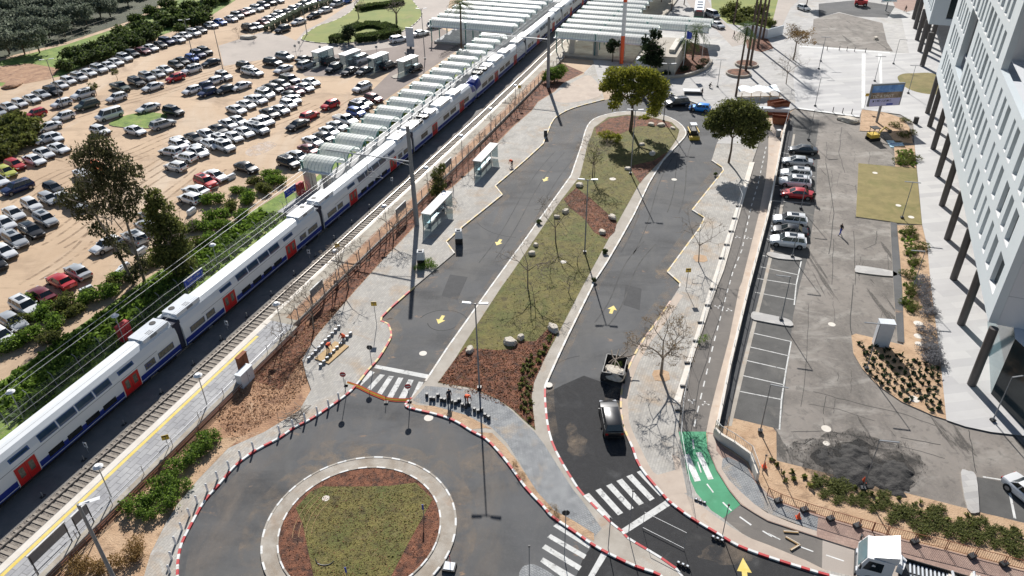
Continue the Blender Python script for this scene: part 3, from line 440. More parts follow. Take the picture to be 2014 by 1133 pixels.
# wear of the road surfaces: cracks, joints, tyre marks
wr = random.Random(12)
def crack(pts, w, z, m): mark('road_crack', strip(W2(pts), w), m, z)
CRK = mat('crack_filler', (.045, .043, .04), (.07, .066, .06), 2)
for pts in [[(1905, 845), (1912, 880), (1920, 930)], [(1600, 770), (1680, 792), (1780, 815), (1840, 838)], [(1590, 795), (1650, 805), (1720, 828)], [(1556, 850), (1620, 848), (1700, 860), (1800, 885), (1858, 902)], [(1681, 690), (1672, 640), (1678, 560)], [(1770, 860), (1850, 875)], [(1560, 870), (1580, 874), (1600, 862)], [(1640, 470), (1636, 560)], [(1680, 455), (1682, 560)], [(1725, 455), (1722, 480), (1700, 490)], [(1745, 500), (1748, 530)], [(1683, 365), (1690, 400), (1682, 430)], [(1660, 362), (1684, 367)], [(1655, 250), (1650, 300), (1662, 340)], [(1625, 320), (1640, 420), (1630, 500)], [(1590, 600), (1588, 700), (1575, 800)]]:
    P = []
    for a, b in zip(pts, pts[1:]):
        for k in range(5): P.append((a[0]+(b[0]-a[0])*k/5+wr.uniform(-1.3, 1.3), a[1]+(b[1]-a[1])*k/5+wr.uniform(-.8, .8)))
    crack(P+[pts[-1]], wr.uniform(.05, .11), .0165, CRK)
for k in range(15):
    x0 = wr.uniform(1590, 1740); y0 = wr.uniform(260, 820) if x0 < 1680 else wr.choice([wr.uniform(260, 300), wr.uniform(460, 620)]); L_k = wr.uniform(14, 60); dx = wr.uniform(-8, 8)
    crack([(x0+dx*t/6+wr.uniform(-1.5, 1.5), y0+L_k*t/6) for t in range(7)], wr.uniform(.03, .06), .0166, CRK)
TYR = mat('tyre_mark', (.035, .035, .037), (.05, .05, .052), 2)
for c, r, a0, a1 in [((870, 640), 3.0, 10, 150), ((872, 632), 1.8, 190, 330), ((1165, 760), 5.0, 100, 170), ((1190, 600), 6, 150, 215), ((1030, 420), 7, 200, 260), ((860, 790), 2.2, 20, 80)]:
    g_ = at(*c); arc = [(g_.x+r*math.cos(R(a0+(a1-a0)*i/14)), g_.y+r*math.sin(R(a0+(a1-a0)*i/14))) for i in range(15)]; mark('tyre_mark', strip(arc, .12), TYR, .0135)
for c in [(1150, 310, 1000, 560), (1110, 300, 960, 520), (1330, 300, 1240, 500), (1290, 480, 1190, 640), (1370, 260, 1330, 420)]:
    a_ = at(c[0], c[1]); b_2 = at(c[2], c[3]); nn_ = (b_2-a_).normalized().cross(Vector((0, 0, 1)))
    for o_ in (0, 1.6): mark('tyre_mark', strip([tuple((a_.lerp(b_2, t/10)+nn_*(o_+.5*math.sin(t*.55)))[:2]) for t in range(11)], .16), mat('faint_tyre_mark', (.055, .055, .058), (.09, .088, .085), .6, .9, contrast=(.4, .6)), .0132)
mark('road_patch', [W2([(1230, 560), (1262, 568), (1258, 610), (1226, 600)]), W2([(1290, 700), (1260, 690), (1268, 640)]), W2([(885, 540), (920, 545), (900, 590), (868, 582)])], mat('tar_patch', (.040, .041, .044), (.055, .056, .06), 1.5, .85, .4), .0128)
def scatter(name, poly, n, sz, m, z, label, hi=.06, seed=3):
    P = [Vector(p) for p in poly]; x0, x1 = min(p.x for p in P), max(p.x for p in P); y0, y1 = min(p.y for p in P), max(p.y for p in P); nr = np.random.default_rng(seed)
    X = nr.uniform(x0, x1, n*3); Y = nr.uniform(y0, y1, n*3); ins = np.zeros(n*3, bool); j = len(P)-1
    for i in range(len(P)):
        c = ((P[i].y > Y) != (P[j].y > Y)) & (X < (P[j].x-P[i].x)*(Y-P[i].y)/((P[j].y-P[i].y) or 1e-9)+P[i].x); ins ^= c; j = i
    X = X[ins][:n]; Y = Y[ins][:n]; k = len(X); C = np.stack([X, Y, nr.uniform(.01, hi, k)+z], 1); a = nr.normal(size=(k, 3))*sz; b = nr.normal(size=(k, 3))*sz*.6; V = np.zeros((k*4, 3)); V[0::4] = C-a*.5; V[1::4] = C+b*.5; V[2::4] = C+a*.5; V[3::4] = C-b*.5; V[:, 2] = np.maximum(V[:, 2], z+.004)
    me = bpy.data.meshes.new(name); me.vertices.add(k*4); me.vertices.foreach_set('co', V.ravel()); me.loops.add(k*4); me.loops.foreach_set('vertex_index', np.arange(k*4)); me.polygons.add(k); me.polygons.foreach_set('loop_start', np.arange(k)*4); me.materials.append(m); me.update(calc_edges=True)
    o = bpy.data.objects.new(name, me); COL.objects.link(o); o['kind'] = 'stuff'; o['label'] = label; return o
M['turfblade'] = mat('turf_blades', (.10, .11, .025), (.30, .24, .09), leaf=True); M['chip'] = mat('bark_chips', (.08, .035, .022), (.48, .24, .14), leaf=True); M['dustchip'] = mat('soil_crumbs', (.22, .12, .07), (.62, .42, .27), leaf=True); M['dryblade'] = mat('dry_blades', (.13, .12, .035), (.34, .27, .11), leaf=True)
scatter('grass', W2(lawnp, .13), 7000, .10, M['turfblade'], .141, 'short olive grass on the long island', .02)
scatter('grass', lw, 2200, .09, M['turfblade'], .162, 'short olive grass on the roundabout island', .02)
scatter('bark_mulch', circle(C0, 6.45), 4000, .07, M['chip'], .155, 'red-brown bark chips on the roundabout island', .03)
scatter('bark_mulch', W2(q('C2', (1430, 742), (1560, 560), (1640, 470), (1760, 480), (1900, 490), (2011, 480))+q('C3', (60, 420), (180, 420), (300, 300), (360, 310), (250, 560), (170, 740), (150, 850), (175, 1100), (100, 1040), (0, 950)), .14), 5000, .11, M['chip'], .146, 'bark chips in the lower island bed', .05)
scatter('bark_mulch', W2(q('B3', (400, 430), (500, 340), (620, 430), (820, 610), (800, 690), (740, 745), (640, 690), (560, 580), (450, 500)), .14), 1800, .1, M['chip'], .146, 'bark chips in the middle island bed', .05)
scatter('bark_mulch', [tuple(rf(s_, n_)[:2]) for s_, n_ in [(8, 9), (60, 9), (100, 9), (100, 10.6), (60, 10.8), (8, 11.4)]], 6000, .13, M['chip'], .016, 'leaf litter and bark in the strip behind the platform', .06)
scatter('soil_crumbs', [tuple(rf(s_, n_)[:2]) for s_, n_ in [(-8, 9.6), (8, 9.6), (14, 11), (6, 14.5), (-4, 15.5), (-10, 13.5)]], 5000, .12, M['dustchip'], .007, 'rough clods of orange soil beside the platform end', .1)
sheet('soil_strip', [tuple(rf(s_, n_)[:2]) for s_, n_ in [(8, 7.0), (60, 6.9), (80, 6.9), (104, 6.9), (104, 8.5), (80, 8.5), (60, 8.5), (8, 8.5)]], .512, M['soil'])

# dust blown over the asphalt along kerbs and round the islands
def ring(name, c, r0, r1, m, z):
    mb = MB(); n = 72
    for i in range(n):
        a, b = 2*math.pi*i/n, 2*math.pi*(i+1)/n
        mb.add([(c[0]+r*math.cos(t), c[1]+r*math.sin(t), z) for r, t in ((r0, a), (r1, a), (r1, b), (r0, b))], [(0, 1, 2, 3)], m)
    o = mb.build(name); o['kind'] = 'structure'; return o
ring('road_dust', C0, 7.9, 9.6, M['dust'], .0136); ring('road_dust', C0, 9.6, 13.5, M['dust2'], .0136); ring('road_dust', C0, 6.6, 7.7, M['dust'], .1236)
def along(name, pts, w, m, z, side=1):
    P = [Vector(p[:2]) for p in pts]; mb = MB(); off = []
    for i, p in enumerate(P):
        d = (P[min(i+1, len(P)-1)]-P[max(i-1, 0)]).normalized(); off.append(p+Vector((d.y, -d.x))*w*side)
    for i in range(len(P)-1): mb.add([(*P[i], z), (*P[i+1], z), (*off[i+1], z), (*off[i], z)], [(0, 1, 2, 3)], m)
    o = mb.build(name); o['kind'] = 'structure'; return o
along('road_dust', wKL[44:]+wKL2+wKL3, 1.3, M['dust'], .0141, 1); along('road_dust', wKR+wKR2[:18], 1.6, M['dust'], .0141, 1); along('road_dust', wD[:22], .9, M['dust'], .0146, -1); along('road_dust', wB, .8, M['dust'], .0146, -1)
sheet('new_asphalt', W2(q('D3', (640, 880), (560, 980), (500, 1133), (400, 1300))+[(1640, 1200), (1600, 1130)]+q('D3', (2011, 990), (1600, 800), (1250, 570), (1180, 500), (1000, 280), (940, 130), (885, 0))+q('C3', (850, 900), (862, 800), (700, 740), (560, 690), (400, 760), (262, 830), (262, 950))+q('D3', (330, 160), (460, 370), (770, 720), (900, 840), (1250, 1080), (1150, 1133), (960, 1060))), .0126, M['newtar'])
sheet('road_dust', W2([(1190, 170), (1240, 240), (1150, 290), (1075, 300), (1010, 400), (960, 470), (1010, 330), (1085, 225)]), .0151, M['dust2'])
for px_, py_, rx_, ry_ in [(1135, 875, 1.0, 1.6), (1125, 850, .5, 1.3), (1090, 505, 1.6, 1.2), (1318, 540, 1.8, 1.6), (1100, 200, 3.5, 3), (900, 600, 1.2, 2), (1240, 700, 1, 2), (660, 900, 3, 2.2), (950, 905, 2.5, 2), (1290, 870, .6, 1.2), (1430, 1090, 2, 1)]:
    g_ = at(px_, py_); sheet('road_dust', [(g_.x+rx_*(1+.4*noise.noise(Vector((math.cos(R(t))*2, math.sin(R(t))*2, px_*.1))))*math.cos(R(t)), g_.y+ry_*(1+.4*noise.noise(Vector((math.cos(R(t))*2, math.sin(R(t))*2, px_*.1+4))))*math.sin(R(t))) for t in range(0, 360, 10)], .0156+.0003*(px_ % 7), M['dust'])

sheet('pale_puddle_stain', smooth(W2([(482, 300), (500, 285), (525, 278), (545, 284), (530, 296), (515, 303), (495, 308)]), 3, True), .004, film('pale_mud', (.58, .49, .42), .8, .40, .58, .8))
for i_, (pts_, o_) in enumerate([([(60, 480), (180, 400), (330, 300), (460, 250), (600, 200)], 0), ([(90, 230), (200, 200), (330, 165), (450, 130), (560, 90)], 0), ([(110, 250), (105, 275), (150, 290), (230, 300), (330, 262)], 0), ([(0, 400), (120, 330), (240, 300)], 0), ([(560, 270), (640, 225), (700, 190)], 0), ([(40, 560), (150, 480), (200, 430)], 0), ([(180, 480), (260, 430), (380, 330)], 0)]):
    W_ = [Vector((*p, 0)) for p in smooth(W2(pts_), 6)]; 
    for dd_ in (0, 1.6, 3.4, 5.1):
        L_k = []
        for j, p in enumerate(W_): d_ = (W_[min(j+1, len(W_)-1)]-W_[max(j-1, 0)]).normalized(); L_k.append(tuple((p+Vector((d_.y, -d_.x, 0))*(dd_+.35*math.sin(j*.7+i_)))[:2]))
        along('wheel_rut', L_k, .42, M['rut'], .0045+.0005*i_+.00012*dd_)
# ================================================ CARS
def make_car(kind):
    L, Wd, H, belt = {'hatchback': (4.05, 1.74, 1.5, .93), 'saloon': (4.6, 1.8, 1.44, .92), 'SUV': (4.55, 1.86, 1.66, 1.03), 'van': (4.9, 1.9, 1.9, 1.08), 'pickup truck': (5.3, 1.86, 1.8, 1.08)}[kind]
    root = thing({'SUV': 'parked_suv', 'pickup truck': 'pickup_truck', 'van': 'minivan'}.get(kind, 'parked_car'), 'x', {'pickup truck': 'pickup'}.get(kind, 'car'))
    h = L/2; w = Wd/2
    nose = belt-.13 if kind != 'van' else belt-.06
    if kind == 'saloon': st = [(-h, .78, .40, .78), (-h+.08, .90, .30, .93), (-h+.5, .97, .22, .97), (-.6, 1, .20, belt), (.6, 1, .20, belt), (h-1.15, 1, .22, belt-.02), (h-.5, .96, .24, nose), (h-.12, .86, .30, nose-.12), (h, .70, .42, nose-.28)]
    elif kind == 'pickup truck': st = [(-h, .92, .45, 1.02), (-h+.05, .97, .35, 1.08), (-h+.6, 1, .3, 1.08), (-.3, 1, .28, belt), (.6, 1, .28, belt), (h-1.2, 1, .28, belt), (h-.5, .97, .3, nose+.05), (h-.1, .90, .35, nose-.08), (h, .78, .45, nose-.25)]
    else: st = [(-h, .84, .38, belt-.08), (-h+.06, .93, .28, belt+.0), (-h+.4, .98, .22, belt), (-.6, 1, .20, belt), (.5, 1, .20, belt), (h-1.1, 1, .22, belt-.01), (h-.45, .96, .24, nose), (h-.1, .87, .30, nose-.12), (h, .72, .40, nose-.27)]
    mb = MB(); rings = []
    for x, f, zl, zt in st:
        ww = w*f; zm = (zl+zt)/2
        ring = [(x, -ww*.90, zl), (x, -ww*.985, zl+.1), (x, -ww, zm), (x, -ww*.97, zt-.10), (x, -ww*.87, zt), (x, 0, zt+.035), (x, ww*.87, zt), (x, ww*.97, zt-.10), (x, ww, zm), (x, ww*.985, zl+.1), (x, ww*.90, zl)]
        rings.append(ring)
    n = len(rings[0]); vs = [v for r_ in rings for v in r_]; fs = []
    for i in range(len(rings)-1):
        for k in range(n): a = i*n+k; b2 = i*n+(k+1) % n; fs.append((a, a+n, b2+n, b2))
    fs += [tuple(range(n)), tuple(reversed(range((len(rings)-1)*n, len(rings)*n)))]
    mb.add(vs, fs, M['paint'])
    gh = {'hatchback': (-h+.12, h-1.05, -h+.45, h-1.75), 'saloon': (-h+.62, h-1.15, -h+1.25, h-2.0), 'SUV': (-h+.14, h-1.1, -h+.45, h-1.8), 'van': (-h+.08, h-.75, -h+.25, h-1.45), 'pickup truck': (-.55, h-1.25, -.3, h-1.85)}[kind]
    x0, x1, t0, t1 = gh; bw, tw = w*.86, w*.68; zb = belt+.005; zr = H-.07
    gl = MB(); gl.add([(x0, -bw, zb-.05), (x1, -bw, zb-.05), (x1, bw, zb-.05), (x0, bw, zb-.05), (t0, -tw, zr), (t1, -tw, zr), (t1, tw, zr), (t0, tw, zr)], [(0, 1, 5, 4), (1, 2, 6, 5), (2, 3, 7, 6), (3, 0, 4, 7)], M['glass'])
    # roof panel, slightly crowned
    e = .03
    mb.add([(t0-e, -tw-e, zr-.015), (t1+e, -tw-e, zr-.015), (t1+e, tw+e, zr-.015), (t0-e, tw+e, zr-.015), (t0+.12, -tw+.12, H-.02), (t1-.12, -tw+.12, H-.02), (t1-.12, tw-.12, H-.02), (t0+.12, tw-.12, H-.02), ((t0+t1)/2, -tw+.14, H), ((t0+t1)/2, tw-.14, H)],
           [(0, 1, 5, 8, 4), (1, 2, 6, 5), (2, 3, 7, 9, 6), (3, 0, 4, 7), (4, 8, 9, 7), (8, 5, 6, 9)], M['paint'])
    def pil(fa, wd):
        for sgn in (-1, 1):
            xa = x0+(x1-x0)*fa; xt = t0+(t1-t0)*fa
            mb.add([(xa-wd, sgn*(bw+.012), zb-.04), (xa+wd, sgn*(bw+.012), zb-.04), (xt+wd*.8, sgn*(tw+.014), zr), (xt-wd*.8, sgn*(tw+.014), zr), (xa-wd, sgn*(bw-.06), zb-.04), (xa+wd, sgn*(bw-.06), zb-.04), (xt+wd*.8, sgn*(tw-.06), zr), (xt-wd*.8, sgn*(tw-.06), zr)],
                   [(0, 1, 2, 3), (4, 7, 6, 5), (1, 5, 6, 2), (0, 3, 7, 4)], M['paint'])
    pil(.985, .035); pil(.02, .07 if kind != 'saloon' else .05); pil(.30 if kind != 'pickup truck' else .02, .045)
    if kind in ('SUV', 'van', 'hatchback'): pil(.56, .03)
    for sgn in (-1, 1): mb.box((x1-.35, sgn*(w+.07), belt+.03), (.14, .16, .12), M['paint'])
    for sgn in (-1, 1):
        for xx in (h-.85, -h+.82): mb.add([(xx+.40*math.cos(R(a)), sgn*(w+.004), .33+.40*math.sin(R(a))) for a in range(0, 360, 30)], [tuple(range(12)) if sgn < 0 else tuple(reversed(range(12)))], M['black'])
    mb.box((h-.01, 0, .45), (.06, Wd*.62, .16), M['black']); mb.box((-h+.01, 0, .42), (.06, Wd*.7, .12), M['black'])
    if kind == 'pickup truck': mb.box((-h+1.0, 0, 1.12), (1.65, Wd*.72, .03), M['black'])
    body = mb.build('body', root, smooth=True); gl.build('windows', root)
    if kind in ('SUV',):
        sr = MB(); sr.box(((t0+t1)/2+.15, 0, H+.004), (1.0, tw*1.2, .02), M['glass']); sr.build('sunroof', root)
        rr = MB()
        for sgn in (-1, 1): rr.box(((t0+t1)/2, sgn*(tw-.03), H+.01), (t1-t0-.3, .04, .05), M['metal'])
        rr.build('roof_rails', root)
    for xx in (h-.85, -h+.82):
        for sgn in (-1, 1):
            wm = MB(); wm.tube((0, -.1, 0), (0, .1, 0), .33, M['rubber'], n=16); wo = wm.build('wheel', root, (xx, sgn*(w-.085), .33))
            rm = MB(); rm.tube((0, sgn*.09, 0), (0, sgn*.108, 0), .21, M['rim'], n=10); rm.build('rim', wo)
    for sgn in (-1, 1):
        lm = MB(); lm.box((h-.10, sgn*w*.66, nose-.20), (.22, .34, .12), M['lens'], rz=-sgn*.35); lm.build('headlight', root)
        tm = MB(); tm.box((-h+.035, sgn*w*.74, belt-.2), (.09, .24, .2), M['tail']); tm.build('taillight', root)
    register(root); return root
PROTO = {}
CARCOL = {'white': (.78, .79, .80), 'silver': (.42, .44, .46), 'grey': (.15, .16, .175), 'black': (.012, .013, .016), 'dark': (.03, .035, .042), 'red': (.50, .02, .025), 'maroon': (.14, .012, .02), 'blue': (.025, .10, .38), 'navy': (.018, .03, .10), 'green': (.05, .075, .06), 'yellow': (.50, .52, .10), 'orange': (.72, .17, .03), 'bright blue': (.02, .28, .85), 'beige': (.42, .40, .34), 'pearl': (.72, .73, .74)}
CN = {'dark': 'charcoal', 'pearl': 'off-white'}
ORD = 'first second third fourth fifth sixth seventh eighth ninth tenth eleventh twelfth thirteenth fourteenth fifteenth sixteenth seventeenth eighteenth nineteenth twentieth twenty-first twenty-second twenty-third twenty-fourth twenty-fifth twenty-sixth twenty-seventh twenty-eighth twenty-ninth thirtieth'.split()
KS = {'s': 'saloon', 'h': 'hatchback', 'u': 'SUV', 'v': 'van', 'p': 'pickup truck'}
CC = {'w': 'white', 'W': 'white', 'i': 'silver', 'g': 'grey', 'k': 'black', 'd': 'dark', 'r': 'red', 'm': 'maroon', 'b': 'blue', 'n': 'navy', 'G': 'green', 'y': 'yellow', 'o': 'orange', 'B': 'bright blue', 'e': 'beige', 'p': 'pearl'}
rnd = random.Random(7)
def car(px, py, head, code, label, group, z=0, jit=2):
    kind, colr = KS[code[1]], CC[code[0]]
    if kind not in PROTO:
        PROTO[kind] = make_car(kind); root = PROTO[kind]; 
    else: root = dup(PROTO[kind])
    p = at(px, py, z); root.location = p; root.rotation_euler.z = R(head+rnd.uniform(-jit, jit))
    c = CARCOL[colr]; f = rnd.uniform(.93, 1.07)
    root.scale = (rnd.uniform(.97, 1.04),)*2+(rnd.uniform(.97, 1.03),)
    for ch in root.children if not CH.get(root.name) else CH[root.name]: pass
    for ch in [o for o in bpy.data.objects[-0:]] if False else ROOTKIDS(root):
        if ch.name.startswith('body'): ch.color = tuple(min(1, x*f) for x in c)+(1,)
    root['label'] = label.format(c=CN.get(colr, colr), k=kind); root['group'] = group
    return root
def ROOTKIDS(root): return [o for o in root.children]
def row(cell, where, head, items, group='cars parked in the dirt car park', end='left'):
    cnt = 0
    for x, y, code in items:
        px, py = q(cell, (x, y))[0]; cnt += 1
        car(px, py, head, code, '{c} {k} %s, %s from left' % (where, ORD[cnt-1]), group)
row('A1', 'in the long row below the hedge', -33, [(-10, 905, 'iu'), (75, 862, 'Ws'), (165, 832, 'wh'), (258, 798, 'ws'), (332, 762, 'is'), (422, 738, 'ku'), (478, 690, 'ws'), (545, 655, 'wh'), (628, 628, 'wu'), (700, 592, 'ws'), (785, 565, 'wu'), (855, 538, 'ws'), (912, 508, 'ps'), (985, 475, 'wu'), (1042, 440, 'dh'), (1122, 420, 'ms'), (1188, 398, 'ws'), (1258, 372, 'ks'), (1312, 345, 'nu'), (1402, 330, 'ws'), (1452, 300, 'ws'), (1525, 280, 'wu'), (1572, 255, 'ds')])
row('A1', 'in the row below the hedge beyond the gap', -36, [(1662, 215, 'ws'), (1728, 190, 'bs'), (1818, 165, 'ws'), (1866, 140, 'iu'), (1910, 118, 'ms'), (1958, 105, 'wh'), (2020, 85, 'wu'), (2070, 60, 'nu'), (2120, 35, 'du'), (2190, 20, 'wh')])
row('A2', 'beside the clipped hedges', -40, [(15, 228, 'wh'), (58, 195, 'ms'), (105, 170, 'ws'), (150, 148, 'is'), (192, 132, 'wu'), (248, 110, 'ds'), (300, 90, 'wh'), (345, 70, 'ws'), (385, 45, 'Gs'), (430, 30, 'wh'), (480, 10, 'bs'), (540, -12, 'wh'), (590, -30, 'nh')])
row('A1', 'at the near end of the clipped hedges', -40, [(1960, 240, 'ku')], end='left')
row('A2', 'on lane between clipped hedges and round lawn', -122, [(210, 250, 'du'), (335, 190, 'ws'), (455, 140, 'ks'), (542, 98, 'ws'), (632, 50, 'iu'), (700, 25, 'bh')])
row('A1', 'in the upper middle row of the dirt lot', -38, [(950, 705, 'Gp'), (1078, 668, 'ku'), (1162, 628, 'iu'), (1242, 600, 'is'), (1302, 568, 'ws'), (1385, 530, 'dh'), (1432, 500, 'ds'), (1512, 478, 'bh'), (1560, 448, 'nu'), (1612, 425, 'ku')])
row('A1', 'in the curving line across the upper lot', -125, [(378, 1110, 'ws'), (392, 1020, 'ws'), (508, 940, 'wh'), (490, 835, 'wh'), (690, 850, 'Gu'), (658, 765, 'wu'), (922, 790, 'wh'), (1205, 705, 'ws'), (1380, 632, 'rh'), (1508, 570, 'wu'), (1660, 512, 'ds')])
row('A1', 'parked around the small oval grass island', -125, [(865, 930, 'wv'), (1168, 870, 'ws')])
row('A1', 'with pale roof beside the oval grass island', -30, [(1368, 900, 'du'), (795, 1050, 'wh'), (1070, 1050, 'ws')])
row('A1', 'at lower right rim of oval grass island', 52, [(1285, 1000, 'iu')])
row('A1', 'behind the roadside bushes at the far left', -125, [(288, 915, 'rh'), (85, 970, 'ds')])
row('A1', 'in the small cluster right of the middle', -125, [(1508, 732, 'wh'), (1600, 700, 'nh'), (1680, 660, 'wh'), (1632, 748, 'nh'), (1768, 728, 'dh'), (1895, 700, 'ws')])
row('A1', 'at the grass corner near the gate', -35, [(1762, 622, 'wu'), (1930, 545, 'ku'), (1968, 585, 'wu'), (2005, 590, 'ws')])
row('A1', 'in double row right of oval island, upper side', -35, [(1862, 885, 'ws'), (1938, 845, 'ws'), (2000, 805, 'ws'), (2085, 765, 'wu'), (2140, 712, 'ds'), (2198, 680, 'ds'), (2270, 650, 'du')])
row('A1', 'in double row right of oval island, lower side', -40, [(1420, 1135, 'ws'), (1530, 1108, 'ks'), (1632, 1080, 'ws'), (1722, 1042, 'ds'), (1798, 1000, 'ws'), (1872, 975, 'ws')])
row('A1', 'in the block facing the canopies, front line', -40, [(1565, 1200, 'ws'), (1660, 1155, 'ws'), (1742, 1128, 'wu'), (1838, 1100, 'ws'), (1922, 1065, 'ws'), (2000, 1030, 'wu'), (2045, 985, 'ws'), (2120, 915, 'ds')])
row('A2', 'in middle column of block facing the canopies', -40, [(30, 1040, 'iu'), (78, 975, 'wh'), (112, 912, 'ks'), (195, 885, 'ws'), (258, 842, 'wh'), (285, 805, 'ws'), (275, 772, 'ds'), (310, 735, 'ms'), (388, 708, 'ws'), (435, 668, 'ws')])
row('A2', 'in upper column of block facing the canopies', -40, [(20, 805, 'ws'), (82, 755, 'iu'), (150, 715, 'ds'), (205, 682, 'ds'), (278, 648, 'nu')])
row('A2', 'in the lane before the toll huts', -122, [(215, 565, 'ws'), (612, 558, 'du'), (735, 580, 'ks'), (850, 580, 'ds'), (1240, 558, 'kh')])
row('A2', 'queueing between the toll huts', 58, [(398, 530, 'iu'), (380, 482, 'ks'), (582, 500, 'ku'), (1040, 535, 'ku'), (830, 485, 'wv')])
row('A2', 'on the grass left of the toll huts', -30, [(135, 512, 'du'), (228, 468, 'iu')])
row('A2', 'driving in the open sandy lane', -125, [(832, 712, 'wu'), (582, 848, 'rh')])
row('A2', 'crossing the open sandy area', 58, [(425, 928, 'rh')])
row('A2', 'alone in the open sandy area', -125, [(330, 1005, 'ks')])
row('A2', 'in the line beside the vaulted canopies', -38, [(925, 795, 'mh'), (838, 830, 'is'), (810, 862, 'nu'), (790, 905, 'bh'), (705, 968, 'wp'), (642, 1015, 'is'), (580, 1058, 'ws'), (540, 1105, 'ds'), (450, 1135, 'ws')])
row('B2', 'at the end of the line beside the canopies', -38, [(420, 68, 'ms'), (335, 120, 'is'), (262, 172, 'ku')])
row('A2', 'on the road round the big lawn', 38, [(1120, 328, 'wu'), (1292, 278, 'ws'), (1408, 215, 'wu')])
row('B1', 'in the row below the roadside bushes', -33, [(-10, 310, 'ws'), (62, 242, 'yh'), (130, 188, 'rh'), (280, 148, 'ws'), (355, 95, 'ws'), (470, 58, 'ws'), (430, -30, 'ws')])
row('B1', 'parked alone in the left lane', -125, [(148, 368, 'nu')])
row('B1', 'in the left block of the dirt lot', -37, [(260, 502, 'wh'), (122, 570, 'ws'), (50, 645, 'ws'), (-40, 700, 'is'), (395, 455, 'ih'), (432, 370, 'dh')])
row('B1', 'in the near rank of the left block', -37, [(370, 618, 'iu'), (262, 710, 'ku'), (135, 782, 'iu'), (45, 868, 'ws'), (-40, 960, 'ku')])
row('B1', 'half hidden behind the tall eucalyptus', -37, [(622, 495, 'iu'), (520, 450, 'ws'), (700, 300, 'wh'), (665, 262, 'ws'), (765, 205, 'oh')])
row('B1', 'seen behind the eucalyptus trunks', -125, [(845, 822, 'wh')])
row('B1', 'right behind the eucalyptus trunks', 143, [(1065, 760, 'iu'), (1155, 668, 'ih'), (1180, 588, 'ih')])
row('B1', 'on the right behind the tall tree', 155, [(1345, 80, 'wh'), (1462, 128, 'wh'), (1385, 200, 'wh')])
row('B1', 'right of the tall tree, facing the bushes', -37, [(1560, 85, 'ws'), (1412, 28, 'wh')])
row('B1', 'in the middle of the sandy lane', -35, [(1765, 42, 'wu'), (1940, 208, 'ks')])
row('B1', 'in the short row above the green bushes', -37, [(1700, 275, 'ws'), (1622, 325, 'ru')])
row('B1', 'at the near end above the green bushes', 150, [(1545, 388, 'ws'), (1500, 452, 'wh')])
row('B1', 'beside the white block left of the tree', 143, [(622, 1028, 'is'), (490, 1105, 'rs')])
row('C1', 'in the row nearest the railway bushes', 143, [(340, 85, 'ms')])
row('C1', 'nose to the railway bushes', -33, [(215, 180, 'wu'), (112, 295, 'is'), (28, 410, 'ws')])
# right side lot
for px, py, cd_, lb in [(1578, 301, 'ds', 'grey-roofed charcoal saloon, farthest of the cars nosed to the low wall'), (1567, 324, 'is', 'silver saloon second from the far end by the low wall'), (1564, 349, 'wu', 'white car right behind another white car by the low wall'), (1562, 365, 'wu', 'white car with dark sunroof beside the red car'), (1566, 388, 'rs', 'bright red saloon by the low wall'), (1552, 441, 'wu', 'big white car above the black one by the low wall'), (1551, 461, 'ks', 'black saloon squeezed between two white cars'), (1548, 482, 'wu', 'white car with black glass roof, nearest of the wall row')]:
    car(px, py, 164, cd_, lb, 'cars nosed to the low wall', .013, 1)
c_ = car(2026, 985, -70, 'ws', 'white saloon cut by the right edge of the photo', 'cars in the right-hand bays', .013, 0)
car(1331, 208, 190, 'ku', 'black SUV crossing the top of the loop road', 'vehicles on the loop road', .01, 0)
car(1376, 218, 160, 'Bh', 'bright blue car half under the round tree', 'vehicles on the loop road', .01, 0)
c_ = car(1201, 832, 91, 'ku', 'black SUV driving away behind the loaded trailer', 'vehicles on the loop road', .01, 0)
for ch in list(c_.children):
    if ch.name.startswith(('roof_rails', 'sunroof')): bpy.data.objects.remove(ch)
car(1401, 34, -70, 'wv', 'white minivan on the far road behind the bus', 'vehicles on the far road', .135, 0)
car(1411, 54, -70, 'ws', 'white saloon at the end of the far canopy', 'vehicles on the far road', .135, 0)
car(1580, 20, -70, 'wh', 'white hatchback at the top of the far street', 'vehicles on the far road', .135, 0)
